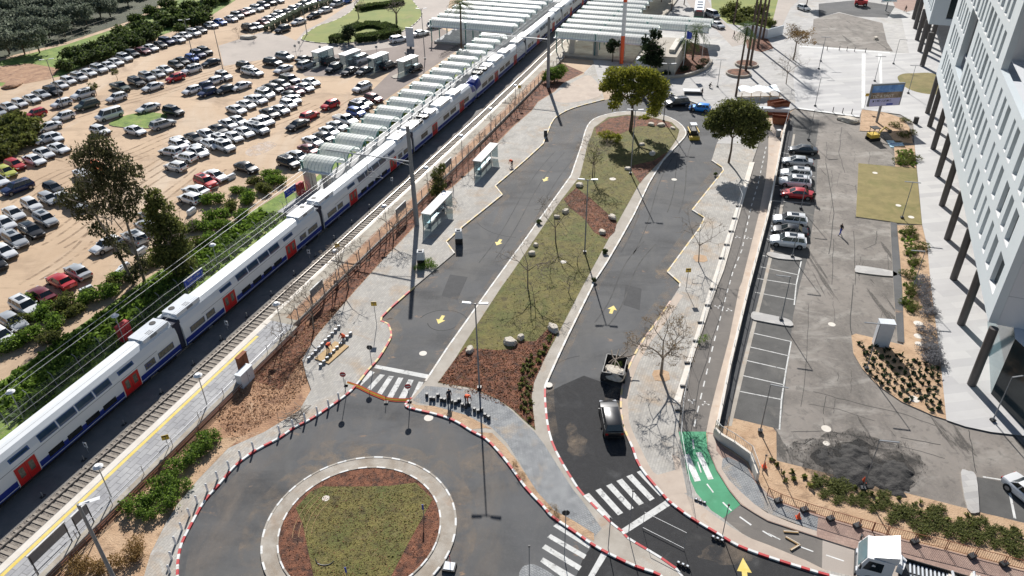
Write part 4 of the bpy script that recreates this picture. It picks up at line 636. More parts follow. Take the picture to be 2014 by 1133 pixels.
# ================================================ TRAIN
def carriage(root, s0, s1, doors, cab=None, low=False, n_c=-1.2):
    Ln = s1-s0; a = rf(s0, n_c); b = rf(s1, n_c); ang = math.atan2((b-a).y, (b-a).x)
    prof = [(-1.30, .75), (-1.42, .95), (-1.45, 1.7), (-1.45, 2.9), (-1.36, 3.45), (-1.14, 4.05), (-.75, 4.42), (0, 4.55)]; prof = prof+[(-y, z) for y, z in reversed(prof[:-1])]
    hi = 1 if not low else .94
    mb = MB(); n = len(prof)
    def mfor(k):
        k = min(k, n-2-k)
        return M['trainb'] if k < 2 else (M['trainw'] if k < 5 else M['trainroof'])
    xs = [(0, 1)]+[(Ln, 1)]
    if cab == 'end': xs = [(0, 1), (Ln-3.2, 1), (Ln-2.2, .97), (Ln-1.2, .86), (Ln-.4, .66), (Ln, .45)]
    if cab == 'start': xs = [(0, .45), (.4, .66), (1.2, .86), (2.2, .97), (3.2, 1), (Ln, 1)]
    R_ = []
    for x, f in xs: R_.append([(x+.35*(0 if abs(x) < 1e-6 else 0), y*(.72+.28*f if f < 1 else 1), .75+(z-.75)*hi*(1 if z < 1.8 else (f if f < 1 else 1)*.5+.5 if f < 1 else 1)) for y, z in prof])
    for i in range(len(R_)-1):
        for k in range(n-1): mb.add([R_[i][k], R_[i+1][k], R_[i+1][k+1], R_[i][k+1]], [(0, 3, 2, 1)], mfor(k) if not (cab and (xs[i][1] < .9 or xs[i+1][1] < .9) and 3 <= min(k, n-2-k) <= 6) else M['trainb'])
    for r_, rev in ((R_[0], 1), (R_[-1], 0)): mb.add(r_, [tuple(range(n)) if rev else tuple(reversed(range(n)))], M['trainw'])
    for x in (2.2, Ln-2.2):                                            # bogies
        mb.box((x+.3, 0, .45), (2.6, 2.1, .5), M['black'])
    mb.box((Ln/2, 0, .55), (Ln-9, 2.3, .35), M['black'])
    c = mb.build('carriage', root, a, smooth=False, rz=ang)
    c.data.polygons.foreach_set('use_smooth', [True]*len(c.data.polygons)); c.data.set_sharp_from_angle(angle=R(28))
    def side(x0, x1, z0, z1, m, yo=.012, sides=(1, -1), mb_=None):   # plate following the body side
        def Y(z):
            for (y1, za), (y2, zb) in zip(prof, prof[1:]):
                if za <= z <= zb: return -(y1+(y2-y1)*(z-za)/(zb-za))
            return 1.45
        for sg in sides:
            zz = [z0]+[z for y, z in prof[:8] if z0 < z < z1]+[z1]
            for za, zb in zip(zz, zz[1:]):
                v = [(x0, -sg*(Y(za)+yo), za), (x1, -sg*(Y(za)+yo), za), (x1, -sg*(Y(zb)+yo), zb), (x0, -sg*(Y(zb)+yo), zb)]
                mb_.add(v, [(0, 1, 2, 3) if sg > 0 else (3, 2, 1, 0)], m)
    lv = MB(); side(.15, Ln-.15 if not cab == 'end' else Ln-2.5, 1.02, 1.09, M['trainw'], .01, mb_=lv); side(3, Ln-3, 2.96, 3.01, M['lampgrey'], .008, mb_=lv); lv.build('waist_line', c)
    for d in doors:
      for sg in (1, -1):
        dm = MB(); S_ = (sg,); side(d-1.15, d+1.15, .78, 2.86, M['white'], .006, S_, dm); side(d-1.05, d+1.05, .8, 2.82, M['trainr'], .02, S_, dm)
        for e in (-.5, .5): side(d+e-.24, d+e+.24, 1.55, 2.55, M['doorglass'], .03, S_, dm)
        side(d-.012, d+.012, .8, 2.8, M['black'], .028, S_, dm); dm.build('door', c)
    d0, d1 = doors[0], doors[-1]
    nw = 4
    if not low:
        x = d0+1.9; span = (d1-d0-3.8)/nw
        for i in range(nw):
            for sg in (1, -1): wm = MB(); xa = x+i*span+.15; xb = x+(i+1)*span-.15; side(xa-.08, xb+.08, 3.22, 3.98, M['tframe'], .006, sides=(sg,), mb_=wm); side(xa, xb, 3.29, 3.91, M['tglass'], .014, sides=(sg,), mb_=wm); wm.build('upper_window', c)
            for sg in (1, -1): wm = MB(); side(xa+.1, xb-.1, 1.32, 1.92, M['tglass2'], .012, sides=(sg,), mb_=wm); wm.build('lower_window', c)
        for d in doors:
            for sg in (1, -1): wm = MB(); side(d-1.0, d+1.0, 3.45, 3.86, M['tframe'], .006, sides=(sg,), mb_=wm); side(d-.85, d+.85, 3.54, 3.76, M['tglass'], .014, sides=(sg,), mb_=wm); wm.build('destination_window', c)
        for xa, xb in ((1.0, 3.2), (3.6, 4.9), (Ln-4.9, Ln-3.6), (Ln-3.0, Ln-.9)):
            if cab == 'end' and xa > Ln-4: continue
            for sg in (1, -1): wm = MB(); side(xa-.06, xb+.06, 1.86, 2.62, M['tframe'], .006, sides=(sg,), mb_=wm); side(xa, xb, 1.92, 2.56, M['doorglass'], .014, sides=(sg,), mb_=wm); wm.build('end_window', c)
    else:
        k = 7
        for i in range(k):
            xa = 2.6+i*(Ln-6)/k; xb = xa+(Ln-6)/k-.5
            if any(abs((xa+xb)/2-d) < 2.0 for d in doors): continue
            for sg in (1, -1): wm = MB(); side(xa, xb, 1.95, 2.75, M['tglass2'], .012, sides=(sg,), mb_=wm); wm.build('side_window', c)
    # emblem of crossing bars
    if not low:
        em = MB()
        for dx, z0, z1, wd in ((0, 2.0, 2.5, .12), (.22, 2.1, 2.4, .12)): side(d1+2.3+dx, d1+2.3+dx+wd, z0, z1, M['trainb'], .014, sides=(1,), mb_=em)
        side(d1+1.95, d1+2.5, 2.30, 2.38, M['trainb'], .016, sides=(1,), mb_=em); side(d1+2.15, d1+2.85, 2.14, 2.21, M['trainb'], .016, sides=(1,), mb_=em); em.build('emblem', c)
    # roof equipment
    ends = [e for e in (0, 1) if not ((cab == 'start' and e == 0) or (cab == 'end' and e == 1))]
    for e in ends:
        rm = MB(); x0_ = .2 if e == 0 else Ln-3.8
        rm.prism([(x0_, -.95), (x0_+3.6, -.95), (x0_+3.6, .95), (x0_, .95)], 4.15, 4.66, M['cabw'])
        xf = x0_+.8 if e == 0 else x0_+2.8; xg = x0_+2.0 if e == 0 else x0_+1.4
        rm.tube((xf, .35, 4.66), (xf, .35, 4.70), .34, M['black'], n=16)
        for k in range(3): rm.box((xg, -.7+.22*k, 4.668), (.7, .1, .015), M['lampgrey'])
        rm.box((xg, -.97, 4.42), (.9, .02, .28), M['lampgrey']); rm.build('roof_unit', c)
    if low:
        rm = MB(); 
        for k, (xx, sz) in enumerate([(4, 1.5), (6.5, 1.2), (9, 2.2), (14, 4.5), (19.5, 3)]): rm.box((xx, 0, 4.42), (sz, 1.9, .42), [M['black'], M['dark'], M['cabw'], M['trainroof'], M['cabw']][k])
        for k in range(7): rm.tube((3.0+k*.9, .7*(-1)**k, 4.3), (3.0+k*.9, .7*(-1)**k, 4.9), .09, M['black'])
        rm.build('roof_unit', c)
        pg = MB()
        for sg in (-1, 1): pg.tube((5, sg*.5, 4.65), (6.6, sg*.4, 5.25), .05, M['dark']); pg.tube((6.6, sg*.4, 5.25), (5.2, sg*.6, 5.6), .04, M['dark'])
        pg.tube((5.2, -.8, 5.6), (5.2, .8, 5.6), .05, M['dark']); pg.build('pantograph', c)
    if cab:
        wm = MB(); x0_ = 1.2 if cab == 'start' else Ln-1.2; sg = -1 if cab == 'start' else 1; hi_ = .94
        wm.box((x0_+sg*.62, 0, 3.05), (.5, 1.75, .9), M['tglass']); wm.build('windscreen', c)
        lm = MB()
        for y in (-.8, .8): lm.box((x0_+sg*1.17, y, 1.35), (.1, .3, .16), M['lens'])
        lm.build('headlight', c)
    return c
tr = thing('train', 'nearest white and blue double-deck train with red doors, running from the lower left corner to the nose joint', 'train', rf(0, -1.2), group='double-deck trains coupled nose to nose'); tr['label'] = 'near double-deck white train with blue band and red doors'
tr2 = thing('train', 'far white and blue train coupled nose to nose beyond', 'train', rf(100, -1.2), group='double-deck trains coupled nose to nose')
def gang(root, s):
    m_ = MB(); a = rf(s-.05, -1.2); b = rf(s+.75, -1.2); d = (b-a)
    m_.box((0, 0, 2.5), (d.length+.3, 2.5, 3.3), M['gang']); m_.tube((-.1, .9, 4.2), (.5, .9, 4.2), .22, M['cabw'], n=10); m_.build('gangway', root, (a+b)/2, rz=math.atan2(d.y, d.x))
def rel(root):
    bpy.context.view_layer.update()
    for c in root.children: c.location = c.location-root.location
for s0, s1, ds, cab, low in [(-55.6, -28.7, (7.8, 20), None, False), (-27.9, -1.1, (7.7, 19.9), None, False), (-.25, 26.6, (7.5, 19.8), None, False), (27.4, 54.2, (7.8, 20.1), None, False), (55, 82.2, (8, 19.9), 'end', True)]: carriage(tr, s0, s1, ds, cab, low)
for s in (-28.7, -1.05, 26.65, 54.25): gang(tr, s)
for s0, s1, ds, cab, low in [(82.6, 112.4, (10.7, 22.7), 'start', True), (113.2, 141.5, (8.6, 21), None, False), (142.3, 170, (8, 20), None, False), (170.8, 198, (8, 20), None, False)]: carriage(tr2, s0, s1, ds, cab, low)
for s in (112.45, 141.55, 170.05): gang(tr2, s)
rel(tr); rel(tr2)
# ================================================ VAULTED CANOPIES
def canopy(name, label, bays, group):
    root = thing(name, label, 'canopy', rf(*bays[0][:1], bays[0][1]), group=group)
    for s, n0, n1, per in bays:
        vt = MB(); rbm = MB(); K = 10; r_ = per/2-.12; z0 = 3.7; hgt = 1.45
        a = rf(s+per/2, n0); b = rf(s+per/2, n1); d = (b-a); Lx = d.length; ang = math.atan2(d.y, d.x)
        pr = [(r_*math.cos(math.pi*k/K), z0+hgt*math.sin(math.pi*k/K)) for k in range(K+1)]
        for k in range(K): vt.add([(0, pr[k][0], pr[k][1]), (Lx, pr[k][0], pr[k][1]), (Lx, pr[k+1][0], pr[k+1][1]), (0, pr[k+1][0], pr[k+1][1])], [(0, 1, 2, 3)], M['canv'])
        x = 0
        while x <= Lx+.01:
            for k in range(K):
                p0 = Vector((x, pr[k][0]*1.01, pr[k][1]+.02)); p1 = Vector((x, pr[k+1][0]*1.01, pr[k+1][1]+.02)); rbm.tube(p0, p1, .035, M['canr'], n=4, cap=False)
            x += .6
        for e in (0, Lx): # end frames
            for k in range(K): vt.tube((e, pr[k][0], pr[k][1]), (e, pr[k+1][0], pr[k+1][1]), .07, M['teal'], n=4)
        v = vt.build('vault', root, a-root.location, smooth=False, rz=ang); v.data.polygons.foreach_set('use_smooth', [True]*len(v.data.polygons)); v.data.set_sharp_from_angle(angle=R(50))
        rbm.build('ribs', v)
        gm = MB(); gm.box((Lx/2, -per/2, z0-.02), (Lx+.3, .7, .16), M['lampw']); gm.build('gutter', root, a-root.location, rz=ang)
        pm_ = MB(); nx = max(1, round(Lx/9))
        for k in range(nx):
            xx = .5+k*9; pm_ = MB()
            pm_.box((xx, -per/2, 2.6), (.2, .2, 5.1), M['teal']); pm_.box((xx, -per/2, 5.15), (.75, .3, .1), M['teal'])
            pm_.build('mast', root, a-root.location, rz=ang)
    root.location = root.location
    gm = MB(); s, n0, n1, per = bays[0]; 
    return root
canopy('platform_canopy', 'row of narrow white vaulted canopies along the platform left of the train', [(37.6+4.5*i, -9.9, -4.6, 4.5) for i in range(17)], 'station canopies')
canopy('platform_canopy', 'wide white vaulted canopies beside the far palm on the left', [(119+4.6*i, -26.5, -5.2, 4.6) for i in range(11)], 'station canopies')
canopy('platform_canopy', 'wide white vaulted canopies right of the far train', [(118+4.6*i, 5.4, (27 if i < 3 else 38 if i < 5 else 20), 4.6) for i in range(14)], 'station canopies')
mbp = MB()
for s, n in [(38.5, -6.2), (38.5, -8.8)]: mbp.box(rf(s, n, 2.2), (1.0, .9, 3.4), M['cream'], TH)
rt_ = mbp.build('canopy_pier'); tag(rt_, 'pale cream piers under the nearest narrow canopy', 'pier')
for s, n in [(118.6, 9.5), (118.6, 15), (118.6, 21)]:
    m_ = MB(); m_.box((0, 0, 1.8), (.9, 1.2, 3.6), M['cream']); tag(m_.build('canopy_pier', loc=rf(s, n, 0), rz=TH), 'pale square pier under the right canopy front edge, %s from the train' % ORD[[9.5, 15, 21].index(n)], 'pier', 'piers under the right canopies')
# ================================================ OFFICE BUILDING
FD = Vector((.383, .9237)); FE = Vector((.9237, -.383)); FA = Vector((45.6, 58.1))
def bw(s, e, z=0, A=FA): p = A+FD*s+FE*e; return (p.x, p.y, z)
def rect(mb, s0, s1, e0, e1, z0, z1, m, A=FA):
    c = A+FD*((s0+s1)/2)+FE*((e0+e1)/2); mb.box((c.x, c.y, (z0+z1)/2), (s1-s0, e1-e0, z1-z0), m, math.atan2(FD.y, FD.x))
bld = thing('office_building', 'large white office block with slot windows raised on dark round columns, right edge', 'office block', bw(0, 0))
br_ = random.Random(5)
OPEN = [(55.8, 63.6, 15.3, 21.9, 1), (14.0, 31.4, 23.4, 31.5, 3)]
LEN = 81
near = {0: [(1.9, 4.7), (6.6, 8.3), (10.1, 11.4), (13.4, 14.9), (16.5, 17.6), (19.6, 21.0), (23.8, 25.2), (27.3, 28.6), (32.0, 33.1)], 1: [(3.3, 5.2), (6.6, 8.2), (9.6, 11.6), (14.0, 15.6), (17.8, 19.2), (21.3, 22.4), (25.5, 26.9)], 2: [(2.6, 4.2), (5.5, 6.9), (9.0, 10.8), (13.3, 15.0), (16.3, 17.4), (20.0, 21.8), (23.3, 24.7), (26.7, 27.9), (30.9, 32.1), (34.6, 35.8)]}
def facade(root, A, length, openings, rows, nearw, dep=.75):
    wall = MB(); wins = []
    def cut(iv, z0, z1):
        out = [iv]
        for o0, o1, oz0, oz1, _ in openings:
            if z1 > oz0+.3 and z0 < oz1-.3:
                nxt = []
                for a, b in out:
                    if o1 <= a or o0 >= b: nxt.append((a, b)); continue
                    if o0 > a: nxt.append((a, o0))
                    if o1 < b: nxt.append((o1, b))
                out = nxt
        return out
    z = 7.0
    for k in range(rows+1):
        zt = 8.95+4.43*k
        for a, b in cut((0, length), z, zt): rect(wall, a, b, 0, dep, z, zt, M['facade'], A)
        if k == rows: break
        z0, z1 = zt, zt+3.43
        ws = list(nearw.get(k, [])); s = (ws[-1][1]+2.0) if ws else br_.uniform(1.5, 3)
        while s < length-2.5:
            w = br_.choice([1.2, 1.4, 1.7, 2.1]); ws.append((s, s+w)); s += w+br_.uniform(.95, 1.75)
        ws = [w for w in ws if not any(w[1] > o0-.9 and w[0] < o1+.9 and z1 > oz0+.3 and z0 < oz1-.3 for o0, o1, oz0, oz1, _ in openings)]
        for a, b in cut((0, length), z0, z1):
            c = a
            for w0, w1 in ws:
                if a <= w0 < b: rect(wall, c, w0, 0, dep, z0, z1, M['facade'], A); c = w1; wins.append((w0, w1, z0, z1))
            rect(wall, c, b, 0, dep, z0, z1, M['facade'], A)
        z = z1
    return wall, wins
def place(mb, name, root, **k):
    o = mb.build(name, root, **k); o.matrix_parent_inverse = Matrix.Translation(-root.location); return o
wall, wins = facade(bld, FA, LEN, OPEN, 7, near)
rect(wall, .02, LEN, .75, 26, 6.9, 7.0, M['endw'])
o = place(wall, 'facade_wall', bld)
for i, (a, b, z0, z1) in enumerate(wins[:98]):
    w = MB(); rect(w, a, b, .42, .48, z0, z1, M['tint']); rect(w, a, b, -.02, .42, z0-.03, z0+.05, M['lampw']); place(w, 'window', bld)
if len(wins) > 98:
    w = MB()
    for a, b, z0, z1 in wins[98:]: rect(w, a, b, .42, .48, z0, z1, M['tint'])
    o = place(w, 'window', bld); o['kind'] = 'stuff'
for i, (o0, o1, z0, z1, d) in enumerate(OPEN):
    w = MB(); rect(w, o0+.01, o1-.01, d, d+.1, z0, z1, M['tint']); place(w, 'recessed_window', bld)
    w = MB(); rect(w, o0+.02, o1-.02, .76, d, z0-.06, z0+.03, M['endw']); rect(w, o0-.3, o0-.0, .76, d+.1, z0, z1, M['endw']); rect(w, o1, o1+.3, .76, d+.1, z0, z1, M['endw']); place(w, 'reveal', bld)
ew = MB(); x = .76
while x < 25:
    z = 7.0
    for h in (3.2, 3.6, .8, 3.6, .8, 3.6, .8, 3.6, .8, 3.6, .8, 3.6, 3):
        rect(ew, .0, .25, x, x+2.97, z, z+h-.03, M['endw']); z += h
    x += 3
rect(ew, .25, .3, .76, 25, 7, 38, M['lampgrey']); place(ew, 'end_panels', bld)
rm = MB(); rect(rm, 0, LEN, .76, 26, 39.6, 39.95, M['roofg']); place(rm, 'roof', bld)
cs = [(-1.0, .45), (9.9, .35), (19.8, .3), (30.2, .3), (40.6, .3), (51.0, .3), (62.3, .3), (73, .3), (80, .3)]
for s, e in cs:
    c = MB(); a = Vector(bw(s, e)); c.tube(a, a+Vector((FD.x*.3, FD.y*.3, 6.9)), .42, M['colm'], n=18); place(c, 'column', bld, smooth=True)
lb = MB(); pl = [(52.8, 67.4), (46.8, 55.6), (47.3, 50.2), (60, 40), (75, 60)]
for (a, b), m in zip(zip(pl, pl[1:]), ['tintb', 'tint', 'tint', 'tint']): lb.quad((*a, .12), (*b, .12), (*b, 6.88), (*a, 6.88), M[m])
lb.add([(*p, 6.88) for p in pl], [tuple(range(5))], M['endw']); place(lb, 'lobby_glass', bld)
lb2 = MB(); rect(lb2, 10, LEN, 9, 9.2, .12, 6.9, M['tint']); place(lb2, 'ground_floor_glass', bld)
# second block
FB = Vector((91.3, 166.9))
b2 = thing('office_building', 'second white block on dark columns at the top of the photo', 'office block', (FB.x, FB.y, 0))
w2, wn2 = facade(b2, FB, 60, [], 6, {}); place(w2, 'facade_wall', b2)
for i, (a, b, z0, z1) in enumerate(wn2[:60]): w = MB(); rect(w, a, b, .6, .66, z0, z1, M['tint'], FB); place(w, 'window', b2)
w = MB(); rect(w, .02, .5, .76, 22, 7, 8.3, M['facade'], FB); rect(w, 0.02, .5, 4, 22, 16, 17, M['facade'], FB); rect(w, .02, .5, .76, 3, 8.3, 36, M['facade'], FB); rect(w, .5, 60, .76, 22, 6.9, 7.0, M['endw'], FB); place(w, 'end_wall', b2)
w = MB(); rect(w, .6, .7, 3, 22, 8.3, 36, M['tint'], FB); place(w, 'end_glass', b2)
for cl in [q('A4', (1190, 405), (1170, 315), (1155, 225), (1143, 150)), q('A4', (1210, 520), (1262, 400), (1240, 300), (1225, 220))]:
    for px, py in cl:
        c = MB(); a = at(px, py, .1); c.tube(a, a+Vector((.3, .6, 6.9)), .5, M['colm'], n=14); place(c, 'column', b2, smooth=True)
# ================================================ PLANTS
def leaves(blobs, count, size, rng, cl=26, spread=.17, droop=0, flat=.0):
    nr = np.random.default_rng(rng); vs = np.zeros((count*4, 3)); vol = np.array([b[3]*b[4]*b[5] for b in blobs])**.8; pr = vol/vol.sum()
    cents = []
    for bi, b in enumerate(blobs):
        k = max(3, int(cl*pr[bi]*len(blobs))); d = nr.normal(size=(k, 3)); d /= np.linalg.norm(d, axis=1)[:, None]; r = nr.uniform(.25, 1, k)**.5
        cents.append(np.array(b[:3])+d*r[:, None]*np.array(b[3:6])*.92)
    which = nr.choice(len(blobs), count, p=pr); P = np.zeros((count, 3))
    for i in range(len(blobs)):
        idx = np.where(which == i)[0]; cc = cents[i][nr.integers(0, len(cents[i]), len(idx))]
        P[idx] = cc+nr.normal(size=(len(idx), 3))*np.array(blobs[i][3:6])*spread
    a = nr.normal(size=(count, 3)); a[:, 2] *= (1-flat); 
    if droop: a[:, 2] -= droop*1.6
    a /= np.linalg.norm(a, axis=1)[:, None]; b = np.cross(a, nr.normal(size=(count, 3))); b /= np.linalg.norm(b, axis=1)[:, None]
    s = size*nr.uniform(.6, 1.35, count)[:, None]; w = s*(.28 if droop else .5)
    vs[0::4] = P-a*s*.5-b*w*.3; vs[1::4] = P-a*s*.1+b*w*.75; vs[2::4] = P+a*s*.55+b*w*.1; vs[3::4] = P-b*w*.7+a*s*.1
    vs[:, 2] = np.maximum(vs[:, 2], .02)
    return vs
def leafobj(name, vs, m, parent=None, loc=None):
    n = len(vs)//4; me = bpy.data.meshes.new(name); me.vertices.add(n*4); me.vertices.foreach_set('co', vs.ravel()); me.loops.add(n*4); me.loops.foreach_set('vertex_index', np.arange(n*4)); me.polygons.add(n); me.polygons.foreach_set('loop_start', np.arange(n)*4)
    me.materials.append(m); me.update(calc_edges=True); o = bpy.data.objects.new(name, me); COL.objects.link(o); o.parent = parent
    if loc is not None: o.location = loc
    return o
def branch(mb, p, d, L, r, depth, rng, m, spread=.55, up=.15, n=5, tips=None, lf=.76):
    q_ = p; steps = 2
    for i in range(steps):
        d = (d+Vector((rng.gauss(0, .12), rng.gauss(0, .12), rng.gauss(0, .06)+up*.3))).normalized(); e = q_+d*L/steps
        mb.tube(q_, e, r*(1-.2*i), m, r*(.8-.15*i), n=n, cap=False); q_ = e
    if depth == 0:
        if tips is not None: tips.append(q_)
        return
    for k in range(rng.choice([2, 3, 3]) if depth > 1 else 3):
        ax = Vector((rng.gauss(0, 1), rng.gauss(0, 1), rng.gauss(0, .5)+up)).normalized(); nd = (d*(1-spread)+ax*spread*1.1).normalized()
        branch(mb, q_, nd, L*rng.uniform(lf-.12, lf+.1), max(r*.62, .016), depth-1, rng, m, spread, up, 4 if depth < 3 else 5, tips, lf)
def leafy(px, py, H, cw, label, leafm, seed, nl, sz, blobs=None, lean=(0, 0), z=0, name='tree', cat='tree', group=None, barkm='bark', droop=0, tr=.16, cl=30, base=None, th=.42):
    p = at(px, py, z) if base is None else base; root = thing(name, label, cat, p, group=group); rng = random.Random(seed); mb = MB()
    tp = Vector((lean[0]*.5, lean[1]*.5, H*th)); mb.tube((0, 0, 0), tp*.5+Vector((.1, 0, 0)), tr, M[barkm], tr*.8, n=8); mb.tube(tp*.5+Vector((.1, 0, 0)), tp, tr*.8, M[barkm], tr*.65, n=7)
    for k in range(6): branch(mb, tp, Vector((math.cos(k*1.05), math.sin(k*1.05), .9)).normalized(), H*.2, tr*.45, 2, rng, M[barkm], n=4)
    mb.build('trunk', root)
    if blobs is None:
        blobs = []
        for k in range(11):
            a = rng.uniform(0, 6.28); rr = rng.uniform(.2, .85)*cw/2; zz = H*rng.uniform(th+.06, .86)
            blobs.append((lean[0]+rr*math.cos(a), lean[1]+rr*math.sin(a), zz, cw*rng.uniform(.15, .24), cw*rng.uniform(.15, .24), H*rng.uniform(.07, .13)))
    leafobj('crown', leaves(blobs, nl, sz, seed, cl, droop=droop), M[leafm], root)
    return root
def baretree(px, py, H, label, seed, depth=5, z=0.13, tr=.13, spread=.55, group=None, leafm=None, lean=None, cat='tree', base=None):
    p = at(px, py, z) if base is None else base; root = thing('bare_tree', label, cat, p, group=group); rng = random.Random(seed); mb = MB(); tips = []
    d = Vector(lean or (rng.gauss(0, .06), rng.gauss(0, .06), 1)).normalized(); h0 = H*.30
    mb.tube((0, 0, 0), d*h0, tr, M['palebark'], tr*.7, n=7); t0 = d*h0
    for k in range(4):
        a = k*1.57+rng.uniform(-.4, .4); branch(mb, t0, Vector((math.cos(a)*.75, math.sin(a)*.75, .9)).normalized(), H*.24, tr*.55, depth-1, rng, M['palebark'], spread, .12, tips=tips, lf=.74)
    mb.build('trunk', root)
    if leafm and tips:
        bl = [(t.x, t.y, t.z, .22, .22, .22) for t in tips[::2]]
        leafobj('crown', leaves(bl, min(2400, len(tips)*6), .085, seed, len(bl)*2), M[leafm], root)
    return root
# eucalyptus with drooping masses
p0 = at(285, 555)
E_ = thing('eucalyptus_tree', 'tall dark eucalyptus with drooping foliage and slim pale trunks left of train', 'tree', p0); mb = MB()
for (dx, dy, h, lx, ly) in [(0, 0, 14, -.4, 1.5), (-1.8, .6, 12, -3.6, 1.6), (-1.2, -.3, 10, -1.8, 0)]:
    mb.tube((dx, dy, 0), (dx+lx*.4, dy+ly*.4, h*.5), .2, M['palebark'], .15, n=7); mb.tube((dx+lx*.4, dy+ly*.4, h*.5), (dx+lx, dy+ly, h), .15, M['palebark'], .06, n=6)
rg = random.Random(3)
for k in range(16): branch(mb, Vector((-1-rg.uniform(-.6, 1.6), .6, 7+k*.4)), Vector((rg.uniform(-1, 1), rg.uniform(-1, 1), .6)).normalized(), 2.2, .07, 1, rg, M['palebark'], n=4)
mb.build('trunk', E_)
eb = [(-.6, 1.2, 17.6, 1.6, 1.6, 1.6), (-2.2, 1.0, 16.2, 2.0, 1.9, 1.7), (.8, 1.0, 15.2, 1.8, 1.6, 1.8), (-.6, .6, 13.6, 2.4, 2.0, 1.9), (1.4, .6, 11.9, 1.5, 1.5, 1.7), (-3.0, .8, 12.9, 1.9, 1.8, 1.5), (-5.2, 1.0, 11.6, 2.0, 1.7, 1.1), (-6.6, .9, 10.9, 1.3, 1.2, .8), (-4.4, .6, 9.6, 1.6, 1.5, 1.1), (-1.4, .4, 10.6, 1.8, 1.6, 1.5), (.6, .3, 9.6, 1.4, 1.2, 1.3), (-3.6, .3, 7.4, 1.3, 1.1, 1.1), (-2.4, 0, 6.4, 1.0, 1.0, 1.2), (-1.4, -.2, 4.6, 1.0, 1.0, 1.2), (2.6, 1.4, 14.2, .9, .9, 1.0), (0.2, -.3, 2.6, 1.1, 1.0, 1.4), (-.9, -.5, 1.4, 1.2, 1, 1.2)]
leafobj('crown', leaves(eb, 11000, .40, 11, 130, spread=.16, droop=.9), M['euc'], E_)
p1 = at(348, 545)
leafy(0, 0, 12.5, 4.4, 'dense dark bushy tree beside the tall eucalyptus', 'mid', 21, 12000, .3, [(0, 0, 11, 1.1, 1.1, 1.4), (.3, 0, 9.2, 1.7, 1.6, 1.5), (-.6, 0, 7.6, 1.7, 1.6, 1.4), (1.0, .3, 6.9, 1.8, 1.6, 1.5), (.2, 0, 5.2, 2.0, 1.8, 1.6), (1.6, .3, 4.2, 1.4, 1.4, 1.2), (-.8, 0, 3.2, 1.8, 1.6, 1.4), (.8, 0, 1.8, 1.9, 1.6, 1.4)], base=p1, cl=60, th=.3)
# crown trees on the loop
leafy(1240, 258, 11.2, 12, 'large yellow-green tree spreading over the far end of the island', 'tipu', 31, 17000, .32, [(-2.6, 1.5, 9.6, 2.4, 2.2, 1.3), (.4, 1.2, 10.0, 2.2, 2.2, 1.2), (2.6, .6, 9.3, 2.2, 2, 1.3), (4.3, -.2, 8.2, 1.7, 1.7, 1.2), (-4.0, .5, 8.3, 1.7, 1.6, 1.2), (-1.6, -.6, 8.3, 2.2, 1.8, 1.2), (1.4, -1, 8, 2.2, 1.8, 1.2), (3.8, -1.5, 6.6, 1.6, 1.5, 1.1), (-3.0, -1.3, 6.7, 1.4, 1.3, .9), (3.9, -1.5, 5.2, 1.3, 1.2, .9), (0, -1.5, 6.3, 1.5, 1.3, .9), (3.6, -1.2, 4.0, 1.3, 1.1, .9), (2.2, -.8, 3.0, .9, .9, .7), (-3.4, -1, 5.2, 1.2, 1, .8), (5.2, -.4, 6.8, 1.0, 1, .9), (-5.0, .8, 7.6, .9, .9, .7)], z=.13, tr=.34, cl=95)
leafy(1433, 320, 10.4, 9.6, 'round dense green tree on the right pavement of the loop', 'mid', 32, 18000, .30, [(-.5, 0, 8.9, 2.6, 2.4, 1.4), (1.6, .4, 8.6, 2.2, 2.2, 1.3), (-2.6, 0, 7.6, 2.0, 2, 1.3), (3.0, 0, 7.4, 1.9, 1.9, 1.3), (.4, -1, 7.2, 2.4, 2, 1.3), (-3.4, -.5, 6.6, 1.3, 1.3, .9), (3.3, -.6, 5.9, 1.5, 1.4, 1.0), (-1.5, -1, 6.0, 1.6, 1.3, .9), (1.5, -1, 5.6, 1.6, 1.4, .8), (3.8, -.4, 4.7, 1.5, 1.3, .9), (2.2, -1, 4.2, 1.4, 1.2, .8), (-2.6, -.6, 5.2, 1.2, 1, .8), (4.7, 0, 6.2, 1.1, 1.1, .9), (3.0, -.8, 3.3, 1.0, .9, .6), (-3.9, .2, 6.4, .9, .9, .7)], z=.13, tr=.2, cl=110, th=.4)
leafy(1277, 150, 9.8, 5.2, 'dark green upright tree in front of the small flat-roofed house', 'dkleaf', 33, 6000, .36, [(0, 0, 8.6, .9, .9, 1.2), (-1.4, 0, 7.6, .9, .8, .9), (1.5, .3, 8.4, .6, .6, 1.0), (-.6, 0, 6.2, 1.8, 1.6, 1.2), (1.0, 0, 5.2, 1.8, 1.5, 1.2), (-.3, -.3, 3.8, 2.2, 1.8, 1.2), (1.2, -.3, 3.0, 1.6, 1.4, 1)], z=.13, tr=.16, cl=40)
leafy(1204, 122, 5.2, 3.4, 'small dark tree under the right canopy edge', 'dkleaf', 34, 2200, .34, z=.13, cl=20)
leafy(1168, 352, 5.6, 2.6, 'thin sparse young tree on the lawn below the big tree', 'mid', 35, 260, .16, z=.14, tr=.07, cl=20)
leafy(1090, 160, 4.2, 4.8, 'dense green shrub around the far rail mast', 'bright', 36, 4200, .26, [(0, 0, 1.6, 2.0, 1.8, 1.3), (1.2, .6, 2.2, 1.6, 1.4, 1.1), (-1.2, -.6, 1.2, 1.5, 1.3, 1)], z=0, name='shrub', cat='shrub', cl=30, th=.2)
